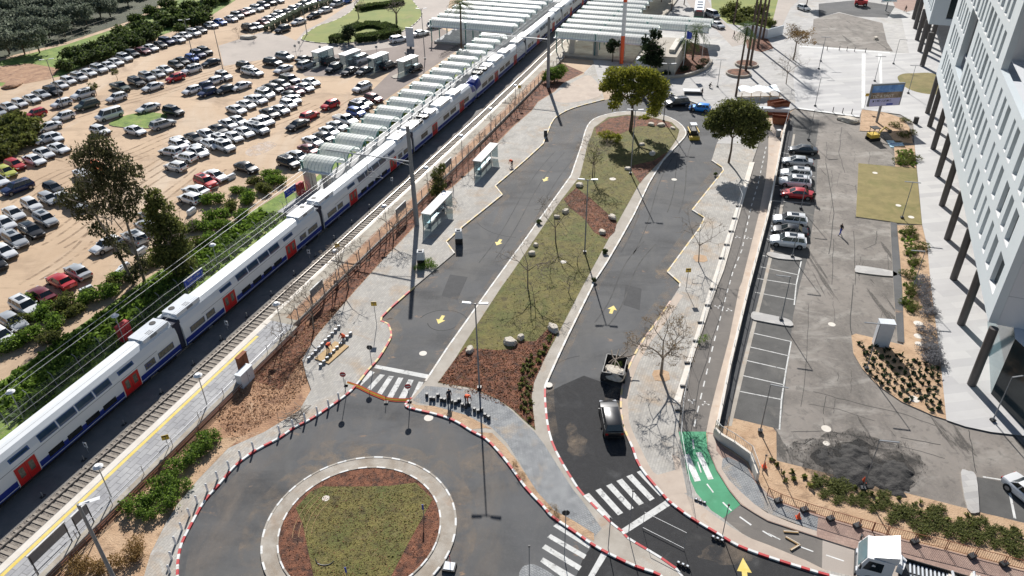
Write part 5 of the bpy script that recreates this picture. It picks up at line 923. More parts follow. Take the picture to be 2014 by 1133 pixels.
leafy(1193, 275, 2.2, 4, 'yellow flowering shrub on the island near the big tree', 'tipu', 37, 1800, .2, [(0, 0, .9, 1.6, 1.2, .8), (1.6, -1, .8, 1.3, 1.1, .7)], z=.14, name='shrub', cat='shrub', th=.2)
leafy(862, 388, 5.6, 2.6, 'slim dark evergreen beside the tall rail mast', 'mid', 38, 3000, .22, [(0, 0, 3.6, .9, .9, 1.3), (.3, 0, 2, 1.1, 1, 1.2), (-.3, 0, 1, 1, 1, 1), (.8, .2, 4.6, .6, .6, .8)], z=0, cl=30, th=.3)
leafy(1560, 118, 9, 7.6, 'brownish half-bare tree on the pale plaza', 'dryl', 39, 2600, .2, z=.13, tr=.2, cl=70, barkm='palebark')
baretree(1546, 165, 7.4, 'thin bare tree on the plaza near the rusty boxes', 41, 5, tr=.1)
baretree(1300, 737, 7.2, 'large bare spreading tree in a square pit on the right pavement', 42, 6, tr=.17, spread=.5, leafm='dryl')
baretree(1374, 516, 7.6, 'leaning slender bare tree in a small square pit', 43, 4, tr=.08, lean=(-.05, .1, 1))
for i, (px, py, h, lb) in enumerate([(1093, 478, 7.6, 'bare tree on the island lawn beside the pair of pale boulders'), (1038, 566, 7.6, 'bare tree on the island lawn left of the tall middle lamp'), (1165, 350, 7.5, 'leafless tree on the lawn just below the shaded part'), (1052, 600, 5, 'small bare tree low on the island lawn'), (1135, 520, 4.0, 'staked bare sapling on the island lawn, right of the small manhole'), (1118, 575, 3.6, 'tiny bare sapling near the right edge of the island lawn')]):
    baretree(px, py, h*.8 if i > 3 else h, lb, 50+i, 5 if i < 3 else 3, tr=.1 if i < 3 else .05, group=None)
for i, (px, py, h) in enumerate([(774, 470, 6.0), (686, 566, 6.6), (617, 650, 6.4), (576, 640, 4.6), (556, 690, 4.5), (892, 376, 5), (922, 335, 5), (946, 300, 4.6), (975, 262, 4.4), (1005, 225, 4.2), (1030, 200, 4), (705, 520, 4.5), (655, 590, 4.6)]):
    baretree(px, py, h, 'leafless grey tree in the mulch strip behind the platform fence, %s from bottom' % ORD[sorted([470, 566, 650, 640, 690, 376, 335, 300, 262, 225, 200, 520, 590], reverse=True).index(py)], 70+i, 5 if i < 3 else 4, z=.02, tr=.10 if i < 3 else .06, group='bare trees in the mulch strip', leafm=None)
# palms
def palm(px, py, H, label, seed, top=True, z=.13, fl=2.6, nf=30, tr=.2, group=None, fan=True):
    p = at(px, py, z); root = thing('palm_tree', label, 'palm', p, group=group); rng = random.Random(seed); mb = MB(); tip = Vector((.3, .3, H))
    mb.tube((0, 0, 0), tip*.5, tr*1.15, M['palmbark'], tr, n=9); mb.tube(tip*.5, tip, tr, M['palmbark'], tr*.8, n=9); mb.build('trunk', root)
    V = []
    for k in range(nf):
        a = k*2.4; el = rng.uniform(-.9, 1.2); L = fl*rng.uniform(.8, 1.1); pts = []
        for t in range(9):
            s = t/8; hh = math.sin(el)*L*s-1.1*s*s*L*.45; rr = math.cos(el)*L*s; pts.append(tip+Vector((rr*math.cos(a), rr*math.sin(a), hh)))
        sd = Vector((-math.sin(a), math.cos(a), 0))
        for t in range(1, 8):
            for sg in (-1, 1):
                w = .55*math.sin(math.pi*(t+.6)/9.4); b0 = pts[t]; e = b0+sd*sg*w+(pts[t+1]-pts[t])*1.2+Vector((0, 0, -.22)); dv = (pts[t+1]-pts[t])*.42
                V += [tuple(b0), tuple(b0+dv), tuple(e+dv*.4), tuple(e)]
    leafobj('crown', np.array(V), M['palm'], root); return root
palm(1447, 190, 13.2, 'leaning-trunk palm nearest the round tree on the plaza', 1)
palm(908, 118, 12.2, 'tall palm left of the train at the far canopies', 2, z=.0, fl=3.2, nf=44)
palm(1466, 143, 21, 'tall palm rising from the near ring planter, left of the two', 3, tr=.24, group='tall palms by the ring planters'); palm(1475, 132, 22, 'tall palm rising behind the near ring planter', 4, tr=.24, group='tall palms by the ring planters'); palm(1490, 95, 20, 'tall palm rising from the far mulch patch', 5, tr=.24, group='tall palms by the ring planters')
palm(1362, 118, 6.5, 'low feathery palm beside the flag', 6, fl=3.4, nf=40); palm(1345, 125, 5.0, 'second low feathery palm left of the flag', 7, fl=2.8)
palm(1500, 78, 19, 'palm trunk farthest right in the tall group', 8, tr=.22, group='tall palms by the ring planters'); palm(1443, 48, 15, 'palm on the far green traffic lawn', 9, group='palms on the far lawn')
# shrubs: shared meshes, copied
def shrubproto(name, m, seed, nl, sz, label, blobs):
    o = leafobj(name, leaves(blobs, nl, sz, seed, 24), M[m]); tag(o, label, 'shrub'); return o
SB = [(0, 0, .8, 1.3, 1.2, .75), (.9, .4, .7, .9, .9, .6), (-.9, -.3, .6, .9, .9, .6)]
protos = {}
def shrub(kind, m, px, py, sc, label, group, z=0, nl=900, sz=.26, seed=5, name='shrub', base=None, bl=None, cat='shrub'):
    p = base if base is not None else at(px, py, z)
    if kind not in protos: o = shrubproto(name, m, seed, nl, sz, label, bl or SB); protos[kind] = o
    else: o = protos[kind].copy(); COL.objects.link(o)
    o.location = p; sc = sc if hasattr(sc, '__len__') else (sc,)*3; o.scale = sc; o.rotation_euler.z = rnd.uniform(0, 6.28) if sc[0] == sc[1] else 0; o['label'] = label; o['group'] = group; o['category'] = cat; return o
# bushes left of the railway
BUSH = [(40, 640), (90, 620), (60, 596), (130, 603), (170, 592), (205, 585), (150, 618), (15, 690), (60, 668), (222, 566), (110, 640), (240, 552), (300, 522), (400, 452), (428, 432), (455, 412), (490, 395), (470, 380), (520, 378), (440, 450), (410, 478), (500, 362), (545, 362), (475, 428), (385, 485), (365, 505), (535, 350), (100, 672), (420, 400), (380, 452)]
for i, (px, py) in enumerate(BUSH): shrub('rail' if i % 3 else 'rail2', 'bright' if i % 3 else 'mid', px, py, rnd.uniform(.8, 1.2), 'green bush in the belt between car park and railway, %s in the list from the left' % ORD[sorted(range(len(BUSH)), key=lambda k: BUSH[k][0]).index(i)] if False else 'green bush between car park and railway, %s from left' % (ORD[sorted(range(len(BUSH)), key=lambda k: BUSH[k][0]).index(i)] if sorted(range(len(BUSH)), key=lambda k: BUSH[k][0]).index(i) < 30 else 'last'), 'bushes between car park and railway', nl=1500, sz=.24)
DS = [(270, 1000), (300, 985), (325, 960), (345, 930), (375, 905), (405, 880), (290, 1015), (335, 990), (360, 960), (415, 865), (390, 890)]
for i, (px, py) in enumerate(DS): shrub('dense', 'bright', px, py, rnd.uniform(.55, .85), 'low green shrub right of platform fence, %s from left' % ORD[sorted(range(len(DS)), key=lambda k: DS[k][0]).index(i)], 'low shrubs between platform and roundabout', nl=1300, sz=.2, seed=8)
for i, (px, py) in enumerate([(150, 1125), (185, 1122), (215, 1118), (255, 1105), (268, 1085)]): shrub('dry', 'dryl', px, py, .75, 'dry brown shrub at the bottom left corner, %s from left' % ORD[i], 'dry shrubs at the bottom left', nl=900, sz=.16)
# hedge along the car park
HD = [(130, 138), (165, 128), (200, 118), (232, 104), (262, 92), (150, 118), (188, 104), (222, 92), (255, 80), (285, 80), (300, 66), (330, 52), (352, 50), (280, 62), (318, 40), (345, 30), (380, 40), (400, 28), (376, 20), (415, 12), (440, 2), (408, 0), (460, -12), (490, -22), (360, 66), (395, 50), (240, 72), (270, 45), (300, 30), (330, 15)]
for i, (px, py) in enumerate(HD): shrub('hedge', 'hedge', px, py, rnd.uniform(1.5, 2.3), 'big dark bush behind the far row of cars, %s from left' % ORD[sorted(range(len(HD)), key=lambda k: HD[k][0]).index(i)], 'bushes behind the far row of cars', nl=900, sz=.34)
for i, (px, py) in enumerate([(-5, 290), (20, 275), (45, 290), (15, 310), (55, 268), (30, 255)]): shrub('rough', 'mid', px, py, rnd.uniform(1.5, 2.2), 'rough olive bush at the left edge, %s in its clump' % ORD[i], 'rough bushes at the left edge', nl=1500, sz=.28)
# orchard rows
k = 0; ob = [(0, 0, 2.2, 2.0, 1.9, 1.3), (.8, .5, 3.0, 1.5, 1.4, 1.0), (-.9, -.4, 2.7, 1.4, 1.4, .9)]
ROWS = [[(0, 115), (90, 100), (145, 68), (250, 8)], [(-60, 105), (10, 70), (90, 50), (190, 52), (235, 25), (270, -5)], [(-60, 60), (0, 30), (60, 15), (130, 20), (200, 0)], [(-80, 20), (0, -5), (90, -15), (160, -20)], [(250, 30), (300, -10)]]
orch_rows = [((-90, 112), (95, 104)), ((-80, 88), (140, 72)), ((-70, 64), (185, 50)), ((-60, 42), (232, 32)), ((-50, 22), (262, 10)), ((-40, 3), (300, -8)), ((-30, -16), (330, -26)), ((-20, -36), (370, -44))]
for r_i, (a, b) in enumerate(orch_rows):
    A, B = at(*a), at(*b); n_ = int((B-A).length/3.1)
    for i in range(n_):
        p = A.lerp(B, (i+.5)/n_)+Vector((rnd.uniform(-.5, .5), rnd.uniform(-.6, .6), 0))
        if 'orch' not in protos:
            root = thing('orchard_tree', '', 'tree'); m_ = MB(); m_.tube((0, 0, 0), (0, 0, 1.8), .13, M['bark'], n=6); m_.build('trunk', root); leafobj('crown', leaves(ob, 1100, .36, 77, 40), M['olive'], root); register(root); protos['orch'] = root; t = root
        else: t = dup(protos['orch'])
        t.location = p; t.rotation_euler.z = rnd.uniform(0, 6.28); t.scale = (rnd.uniform(1.25, 1.6),)*3
        t['label'] = 'grey-green orchard tree, %s row from the bottom, %s from left' % (ORD[r_i], ORD[min(i, 29)]); t['group'] = 'orchard trees'
# clipped hedges and round lawn planting
def hedgebox(pts, h, w, label, z=0, m='hedge'):
    vs = []; nr = np.random.default_rng(4); mbh = MB()
    for a, b in zip(pts, pts[1:]):
        A, B = Vector(a[:2]), Vector(b[:2]); L = (B-A).length; n_ = int(L*w*170)+20; d = (B-A)/L; nn = Vector((d.y, -d.x))
        for i in range(n_):
            u_ = nr.uniform(0, L); face = nr.integers(0, 3); v_ = nr.uniform(-w/2, w/2); zz = h if face == 0 else nr.uniform(0.05, h)
            if face == 1: v_ = -w/2
            if face == 2: v_ = w/2
            c = np.array([A.x+d.x*u_+nn.x*v_, A.y+d.y*u_+nn.y*v_, zz+z])+nr.normal(size=3)*.05; t1 = nr.normal(size=3)*.11; t2 = nr.normal(size=3)*.11
            vs += [c-t1, c+t2, c+t1, c-t2]
    o = leafobj('clipped_hedge', np.array(vs), M[m]); tag(o, label, 'hedge'); return o
HP = [(524, 64), (545, 50), (570, 38), (600, 22), (640, 12), (672, 2)]
for i in range(len(HP)-1):
    for j in (.12, .62):
        a = at(HP[i][0]+(HP[i+1][0]-HP[i][0])*j, HP[i][1]+(HP[i+1][1]-HP[i][1])*j); b = at(HP[i][0]+(HP[i+1][0]-HP[i][0])*(j+.38), HP[i][1]+(HP[i+1][1]-HP[i][1])*(j+.38))
        o = hedgebox([a, b], 1.3, 1.8, 'grey-green clipped hedge block by the cars, %s from left' % ORD[i*2+(j > .5)], m='olive'); o['group'] = 'clipped hedge blocks'
hedgebox([at(655, 82), at(672, 84)], 1.5, 3, 'dark clipped hedge at the left tip of the big lawn bed', .14); hedgebox([at(700, 82), at(740, 78), at(782, 68)], 1.3, 3.4, 'long dark clipped hedge along the near rim of the big lawn', .14)
hedgebox([at(705, 22), at(735, 16), at(760, 14), at(790, 8)], 1.0, 3, 'clipped hedge across the upper part of the big lawn', .14)
hedgebox([at(690, 60), at(715, 52), at(745, 52), at(770, 60)], .7, 4, 'low clipped hedge ring inside the big lawn', .14)
leafy(686, 84, 4.5, 4, 'dark round shrub between the clipped hedges of the big lawn', 'dkleaf', 91, 2500, .3, [(0, 0, 2.2, 1.8, 1.6, 1.9)], z=.14, name='shrub', cat='shrub', th=.2)
baretree(706, 36, 6, 'bare tree left on the big lawn', 92, 4, .14, .16); baretree(780, 44, 7, 'pale-trunked tree right on the big lawn', 93, 4, .14, .3)
# right-hand beds
RB = [(1645, 955), (1660, 965), (1680, 985), (1700, 990), (1720, 1000), (1740, 995), (1610, 950), (1625, 972), (1650, 985), (1770, 1005), (1790, 1012), (1800, 1030), (1830, 1020), (1850, 1030), (1870, 1045), (1760, 1020), (1820, 1045), (1900, 1055), (1930, 1060), (1960, 1070), (1990, 1075), (1890, 1035), (1920, 1030), (1950, 1045), (1985, 1055), (1840, 1005), (1735, 975), (2005, 1090), (1700, 975)]
for i, (px, py) in enumerate(RB): sc_ = rnd.uniform(.42, .68); shrub('bed', 'mid', px, py, (sc_, sc_*.9, sc_*.42), 'green ground shrub in the lower right bed, %s from left' % ORD[sorted(range(len(RB)), key=lambda k: (RB[k][0], k)).index(i)], 'shrubs in the lower right bed', nl=1300, sz=.2, seed=9)
LV = [(1815, 580), (1820, 600), (1826, 620), (1822, 655), (1828, 675), (1832, 695), (1834, 715), (1822, 690), (1812, 560), (1838, 710)]
for i, (px, py) in enumerate(LV): shrub('lav', 'grey', px, py, rnd.uniform(.6, .85), 'silvery-grey shrub beside the white walkway, %s from top' % ORD[sorted(range(len(LV)), key=lambda k: LV[k][1]).index(i)], 'silvery shrubs beside the walkway', nl=1500, sz=.14, seed=10)
GV = [(1800, 470), (1808, 490), (1790, 500), (1800, 520), (1785, 460), (1790, 575), (1785, 600), (1795, 610), (1784, 545), (1778, 308), (1790, 320), (1770, 322), (1795, 315), (1775, 270), (1790, 265), (1760, 250), (1780, 240)]
for i, (px, py) in enumerate(GV): shrub('gv', 'bright' if i % 2 else 'mid', px, py, rnd.uniform(.45, .8), 'leafy shrub in the narrow bed by the walkway, %s from top' % ORD[sorted(range(len(GV)), key=lambda k: (GV[k][1], k)).index(i)], 'leafy shrubs in the narrow bed', nl=900, sz=.18, seed=12)
# young planting in rows (ground cover tufts): beyond counting at this size
def tufts(name, poly, dx, dy, sz, m, z, ang, label, jit=.08):
    P = [Vector(p) for p in poly]; xs = [p.x for p in P]; ys = [p.y for p in P]; vs = []; nr = np.random.default_rng(2); c = Vector((sum(xs)/len(xs), sum(ys)/len(ys)))
    def inside(p):
        r_ = False; j = len(P)-1
        for i in range(len(P)):
            if (P[i].y > p.y) != (P[j].y > p.y) and p.x < (P[j].x-P[i].x)*(p.y-P[i].y)/(P[j].y-P[i].y)+P[i].x: r_ = not r_
            j = i
        return r_
    for i in range(-40, 41):
        for j in range(-60, 61):
            o_ = Vector((i*dx, j*dy)); p = c+Vector((o_.x*math.cos(ang)-o_.y*math.sin(ang), o_.x*math.sin(ang)+o_.y*math.cos(ang)))+Vector((nr.normal()*jit, nr.normal()*jit))
            if inside(p):
                for k in range(14):
                    cc = np.array([p.x, p.y, z+sz*.6])+nr.normal(size=3)*sz*.38; cc[2] = max(cc[2], z+.03); t1 = nr.normal(size=3)*sz*.4; t2 = nr.normal(size=3)*sz*.4; vs += [cc-t1, cc+t2, cc+t1, cc-t2]
    o = leafobj(name, np.array(vs), M[m]); o['kind'] = 'stuff'; o['label'] = label; return o
tufts('young_plants', W2(q('C4', (690, 430), (1050, 520), (1340, 640), (1370, 1020), (1060, 890), (870, 760), (750, 630))), .78, .9, .26, 'dkleaf', .1, R(10), 'rows of small dark young plants in the fan-shaped bed')
tufts('young_plants', W2(q('D4', (10, 100), (60, 250), (300, 330), (1000, 500), (1980, 760), (2000, 860), (1500, 760), (1000, 600), (500, 480), (60, 400))), .9, .9, .24, 'mid', .0, R(10), 'small young plants dotted along the lower bed')
tufts('young_plants', W2(q('B4', (1010, 50), (1150, 50), (1160, 180), (1005, 175))), .8, .8, .3, 'bright', .1, R(10), 'rows of small plants by the dry lawn')
tufts('young_plants', W2(q('B4', (1035, 680), (1140, 680), (1180, 1100), (1050, 1100))+q('C4', (1070, 200), (1150, 230), (1140, 0))), .9, .9, .3, 'bright', .1, R(10), 'small green plants in the narrow bed')
tufts('young_plants', W2(q('C3', (230, 470), (330, 330), (250, 560), (160, 700), (140, 1050), (60, 950), (30, 700), (120, 560))), .5, .6, .22, 'mid', .14, R(30), 'young green plants along the island mulch edge', .2)
sh = sheet('bed_soil', W2(q('C3', (1640, 1000), (1740, 1012), (2011, 1060))+[(1527, 850), (1527, 906)]+q('D4', (1000, 460), (1980, 710))+[(2060, 1040), (2200, 1140)]+q('D4', (2011, 1080), (1160, 870), (480, 680), (90, 550))+q('D3', (2011, 480), (1920, 380), (1840, 225), (1640, 90))+[(1411, 850)], 0), .012, M['bedsoil'])
# grass tufts on the green verge
gv = [tuple(rf(s, n)[:2]) for s, n in [(-20, -15), (-20, -8.2), (34, -8.2), (34, -12), (10, -14)]]
tufts('tall_grass', gv, .55, .55, .4, 'bright', 0, TH, 'tall bright grass between the fence and the bushes', .2)
tufts('tall_grass', [tuple(rf(s, n)[:2]) for s, n in [(-20, -7.4), (-20, -4.6), (35, -4.6), (35, -7.4)]], .7, .7, .3, 'bright', 0, TH, 'bright grass tufts along the far platform', .25)
tufts('ivy', [tuple(rf(s, n)[:2]) for s, n in [(45, -11.5), (45, -10.2), (105, -10.4), (105, -11.8)]], .5, .5, .5, 'bright', 0, TH, 'green creepers beside the vaulted canopies', .2)

for i, (px, py) in enumerate([(1425, 28), (1445, 40), (1462, 46), (1480, 50), (1500, 44), (1515, 50), (1440, 22), (1470, 30), (1495, 25)]): shrub('farl', 'mid', px, py, rnd.uniform(1.1, 1.7), 'dark green shrub on the far traffic lawn, %s from left' % ORD[sorted([1425, 1445, 1462, 1480, 1500, 1515, 1440, 1470, 1495]).index(px)], 'shrubs on the far lawn', z=.13, nl=1000, sz=.28, seed=31)
for i, (px, py) in enumerate([(1330, 128), (1345, 140), (1375, 138), (1385, 125), (1310, 150), (1290, 148)]): shrub('mulchsh', 'dkleaf', px, py, rnd.uniform(.5, .9), 'dark shrub in the mulch round the station house, %s from left' % ORD[sorted([1330, 1345, 1375, 1385, 1310, 1290]).index(px)], 'shrubs round the station house', z=.13, nl=900, sz=.2, seed=33)
for i, (px, py, h) in enumerate([(1320, 22, 7), (1300, 8, 8), (1275, 20, 7), (1345, 10, 6)]): leafy(px, py, h, 6, 'dark leafy tree behind the right canopies, %s from left' % ORD[[2, 1, 0, 3][i]], 'dkleaf', 110+i, 2600, .36, group='trees behind the right canopies', cl=40)
leafy(1585, 14, 6.5, 6, 'dark green tree at the top of the far street', 'mid', 120, 2600, .34, z=.13, cl=40)
leafy(190, 188, 3.2, 2.2, 'small young tree standing in the dirt lot, lower one', 'mid', 121, 500, .2, cl=14, tr=.06); leafy(231, 158, 2.6, 1.8, 'small young tree standing in the dirt lot, upper one', 'mid', 122, 400, .2, cl=12, tr=.06)
for i, (px, py) in enumerate([(470, 75), (487, 66), (500, 80)]): baretree(px, py, 3.2, 'leafless scrub beside the soil heap in the car park, %s from left' % ORD[i], 130+i, 4, 0, .05)
M['guttershade'] = mat('gutter_and_wall_shadow', (.045, .047, .052), (.065, .067, .072), 2, .9)  # one dark tone for the gutter and the wall's painted shadow
M['tyrecrumb'] = mat('asphalt_crumbs_mat', (.02, .02, .02), (.09, .085, .08), leaf=True)
# ================================================ STREET LAMPS
def toh(px, py, ty, z=0.0):                 # height of a vertical thing whose foot and top rows are known
    g = at(px, py, z); lo, hi = 0, 60
    for _ in range(40):
        m = (lo+hi)/2; v = Vector((g.x, g.y, z+m))-Vector((0, 0, CAMH)); y = CY-FPX*v.dot(uy)/v.dot(fw)
        if y > ty: lo = m
        else: hi = m
    return m
def lamp(kind, px, py, H, rz, label, group, z=.13):
    g = at(px, py, z); root = thing('street_lamp', label, 'street lamp', g, rz, group); m = MB()
    r = {'double': .085, 'single': .055, 'tee': .055}[kind]
    m.tube((0, 0, 0), (0, 0, H), r*1.15, M['lampgrey'], r*.7, n=8); m.build('pole', root)
    m = MB(); m.box((0, 0, .12), (.4, .4, .24), M['dark']); m.build('base', root)
    if kind == 'double':
        for sg in (-1, 1):
            m = MB(); m.tube((0, 0, H-.1), (sg*.5, 0, H), .04, M['lampgrey']); m.build('arm', root)
            m = MB(); m.add([(sg*.35, -.12, H-.02), (sg*1.25, -.17, H+.04), (sg*1.25, .17, H+.04), (sg*.35, .12, H-.02), (sg*.4, -.1, H+.08), (sg*1.2, -.12, H+.13), (sg*1.2, .12, H+.13), (sg*.4, .1, H+.08)], [(0, 1, 2, 3), (4, 5, 6, 7), (0, 1, 5, 4), (1, 2, 6, 5), (2, 3, 7, 6), (3, 0, 4, 7)], M['lampw']); m.build('lamp_head', root)
    elif kind == 'tee':
        m = MB(); m.box((0, 0, H+.04), (2.0, .16, .08), M['lampgrey']); m.build('lamp_head', root)
    else:
        m = MB(); m.box((-.75, 0, H+.02), (1.5, .13, .07), M['lampgrey']); m.build('lamp_head', root)
    return root
for i, (px, py, ty) in enumerate([(943, 764, 596), (1150, 497, 355), (1240, 342, 218), (1305, 238, 123)]):
    lamp('double', px, py, 10.35, R(-6), 'tall two-headed street lamp on the long island, %s from the camera' % ORD[i], 'tall lamps on the long island')
lamp('double', 836, 116, 11, 0, 'tall lamp on the reddish gate paving by the canopies', 'lamps around the car park', .012)
for i, (px, py, ty) in enumerate([(125, 213, 117), (383, 124, 33), (439, 139, 50), (604, 69, 30), (545, 10, -30)]): lamp('double', px, py, 9.5, R(20), 'grey two-headed lamp in the dirt car park, %s from left' % ORD[[0, 1, 2, 4, 3][i]], 'lamps around the car park', 0)
for i, (px, py, H, k, rz, lb) in enumerate([(1536, 629, 5.7, 'single', -15, 'thin dark lamp on the oblong bay island'), (1558, 505, 5.7, 'single', -15, 'thin dark lamp beside the nearest white car of the wall row'), (1575, 410, 5.7, 'single', -15, 'thin dark lamp beside the red saloon'), (1495, 849, 5.7, 'single', 160, 'thin lamp at the corner of the orange bed'), (1697, 962, 5.7, 'single', 170, 'grey lamp beside the heap of dark asphalt'), (1704, 726, 5.7, 'single', -12, 'lamp at the edge of the fan-shaped bed'), (1774, 429, 5.4, 'tee', -15, 'T-headed lamp on the dry lawn corner'), (1794, 572, 5.4, 'single', -10, 'lamp in the narrow bed by the walkway'), (1786, 184, 5.4, 'tee', -10, 'T-headed lamp at the left edge of the oval lawn'), (1757, 126, 5.2, 'single', 160, 'lamp right of the white stripes on the plaza'), (1614, 121, 5.2, 'tee', -10, 'upper of two close lamps on the left plaza'), (1610, 136, 5.2, 'single', -10, 'lower of two close lamps on the left plaza'), (1603, 209, 5.4, 'single', 170, 'lamp at the front edge of the white plaza'), (1720, 160, 5.0, 'tee', -10, 'T-headed lamp behind the billboard'), (1411, 171, 5.4, 'tee', -5, 'lamp with black foot on the pale plaza left of the leaning palm'), (1952, 828, 5.3, 'single', 190, 'slanting-looking grey lamp in front of the dark lobby glass'), (1590, 275, 5.2, 'single', 180, 'lamp at the far end of the wall-side bays')]):
    lamp(k, px, py, H, R(rz), lb, 'thin lamps around the car park and plaza', .1)
def globe(s, n, z, label, h=3.6):
    g = rf(s, n, z); root = thing('platform_lamp', label, 'platform lamp', g, group='white mushroom lamps of the station'); m = MB(); m.tube((0, 0, 0), (0, 0, h), .06, M['metal'], .045, n=8); m.build('pole', root)
    m = MB()
    for a, b, c, d in ((0, .12, h, h+.1), (.12, .42, h+.1, h+.22)): pass
    m.tube((0, 0, h), (0, 0, h+.14), .14, M['lampw'], .42, n=14); m.tube((0, 0, h+.14), (0, 0, h+.34), .42, M['lampw'], .22, n=14); m.build('lamp_head', root, smooth=True)
for i, s in enumerate([-19.4, -7.1, 5.6, 17.5, 30, 43, 56, 69, 82]): globe(s, 8.2 if s < 7 else 8.3, .5, 'white mushroom lamp on the right platform, %s from the near end' % ORD[i])
for i, s in enumerate([-14.5, -1.5, 14.5]): globe(s, -7.4, .1, 'white mushroom lamp by the left fence, %s from the near end' % ORD[i])
# ================================================ RAIL MASTS, ARMS, WIRES
def mast(px, py, H, armn, label):
    g = at(px, py, 0); root = thing('rail_mast', label, 'mast', g); m = MB(); m.tube((0, 0, 0), (0, 0, H), .36, M['lampgrey'], .24, n=14); m.build('pole', root, smooth=True)
    z = 9.6; e = -N_*armn; m = MB(); m.tube((0, 0, z), (e.x, e.y, z), .10, M['metal'], n=8); m.tube((0, 0, z-.6), (e.x*.25, e.y*.25, z-.05), .04, M['metal']); m.build('crossarm', root)
    for k in (.52, .78):
        m = MB(); b = Vector((e.x*k, e.y*k, z)); dd = Vector((N_.x, N_.y, 0))
        m.tube(b, b-Vector((0, 0, 3.2)), .05, M['metal']); m.tube(b-Vector((0, 0, 1.8)), b-Vector((0, 0, 3.1))+dd*2.2, .03, M['metal']); m.tube(b-Vector((0, 0, 3.1)), b-Vector((0, 0, 3.0))+dd*2.3, .03, M['metal']); m.tube(b-Vector((0, 0, 2.4)), b+Vector((U.x, U.y, 0))*1.8-Vector((0, 0, 3.2)), .025, M['metal']); m.build('bracket', root)
    return root
mast(820, 444, 14.6, 13, 'tall thick grey mast with long crossarm over the train'); mast(1078, 172, 14, 13, 'far thick grey mast with crossarm, standing in a green shrub')
def wire(name, pts, r, label, grp=None):
    m = MB(); m.path(pts, r, M['metal'], n=4); o = m.build(name); tag(o, label, 'cable', grp); return o
wire('overhead_wire', [rf(s, -1.2, 5.9) for s in (-60, 60, 100, 130, 190)], .014, 'lower overhead wire above the train, hung from the mast brackets', 'overhead wires')
wire('overhead_wire', [rf(s, -1.2, 6.9-.5*abs(math.sin(s/20))) for s in range(-60, 190, 10)], .013, 'upper overhead wire above the train, sagging slightly', 'overhead wires')
wire('overhead_wire', [rf(s, 1.2, 6.2) for s in (-60, 60, 100, 130, 190)], .014, 'overhead wire nearest the bare trees', 'overhead wires')
e1, e2 = at(592, 336, 4.6), at(601, 338, 4.6)
wire('stay_cable', [e1, at(0, 769, 5.4), at(-300, 985, 5.6)], .022, 'upper pale cable running from the first canopy to the left edge', 'cables from the canopy'); wire('stay_cable', [e2, at(0, 782, 5.4), at(-300, 995, 5.6)], .022, 'lower pale cable running from the first canopy to the left edge', 'cables from the canopy')
bp = at(262, 1215, 0); root = thing('street_lamp', 'thick grey lamp pole leaning into view at the bottom left', 'street lamp', bp); m = MB(); hb = toh(262, 1215, 992); m.tube((0, 0, 0), (0, 0, hb), .17, M['lampgrey'], .1, n=10); m.build('pole', root)
m = MB(); m.add([(.1, -.12, hb), (1.3, .3, hb+.1), (1.2, .6, hb+.1), (.05, .12, hb)], [(0, 1, 2, 3)], M['lampw']); m.tube((0, 0, hb-.1), (.7, .2, hb+.05), .07, M['lampw']); m.build('lamp_head', root)
# ================================================ FENCES AND WALLS
def railing(name, pts, h, z, label, cat, step, m, rails=(1.0,), pickets=0, r=.03, postr=.035, mesh=False, group=None, lean=0):
    root = thing(name, label, cat, (pts[0][0], pts[0][1], z), group=group); o0 = Vector((pts[0][0], pts[0][1], z)); P = [Vector((*p[:2], z))-o0 for p in pts]; rm = MB(); pk = MB(); k = 0
    for a, b in zip(P, P[1:]):
        for f in rails: rm.tube(a+Vector((0, 0, h*f)), b+Vector((0, 0, h*f)), r, m, n=4)
        n_ = max(1, round((b-a).length/step))
        for i in range(n_+(1 if b is P[-1] or b == P[-1] else 0)):
            p = a.lerp(b, i/n_); pm_ = MB(); pm_.tube((0, 0, 0), (lean, 0, h), postr, m, n=5)
            if lean: pm_.tube((lean, 0, h), (lean-.35, .1, h+.25), postr, m, n=4)
            if k < 90: pm_.build('post', root, p)
            k += 1
        if pickets:
            n_ = int((b-a).length/pickets)
            for i in range(n_): p = a.lerp(b, i/n_); pk.tube(p+Vector((0, 0, .08)), p+Vector((0, 0, h*rails[-1])), .014, m, n=3, cap=False)
    rm.build('rails', root)
    if pickets: pk.build('pickets', root)
    return root
railing('platform_railing', [tuple(rf(s, 8.9)) for s in (-46, -20, 5.5)], 1.1, .5, 'grey tube railing along the near tiled platform', 'railing', 3.6, M['metal'], (.6, ), r=.045)
railing('platform_railing', [tuple(rf(s, 9.55)) for s in (-46, -10, 8)], .6, 0, 'dark red pipe rail at the foot of the near platform', 'railing', 3.0, M['rust'], (1.0, .6), r=.03)
railing('platform_fence', [tuple(rf(s, 8.75)) for s in (8, 30, 60, 80, 100, 114)], 2.1, .1, 'dark post fence along the mulch beside the pale platform', 'fence', 2.6, M['lampgrey'], (.25, .97), r=.018, postr=.06)
railing('red_pipe', [tuple(rf(s, 8.98)) for s in (8, 40, 60)], .35, .02, 'red pipe along the edge of the mulch strip', 'pipe', 4, M['rust'], (1,), r=.05)
railing('wire_fence', [tuple(rf(s, -7.6)) for s in (-45, -10, 20, 36)], 2.3, .1, 'wire fence with bent grey posts left of the train', 'fence', 3.0, M['lampgrey'], tuple(.1+.085*i for i in range(11)), r=.007, lean=-.25)
railing('wire_fence', [tuple(rf(s, -4.6)) for s in (-45, 0, 36)], 1.0, .1, 'low grey rail along the narrow platform left of the train', 'fence', 4.5, M['metal'], (1, .5), r=.05)
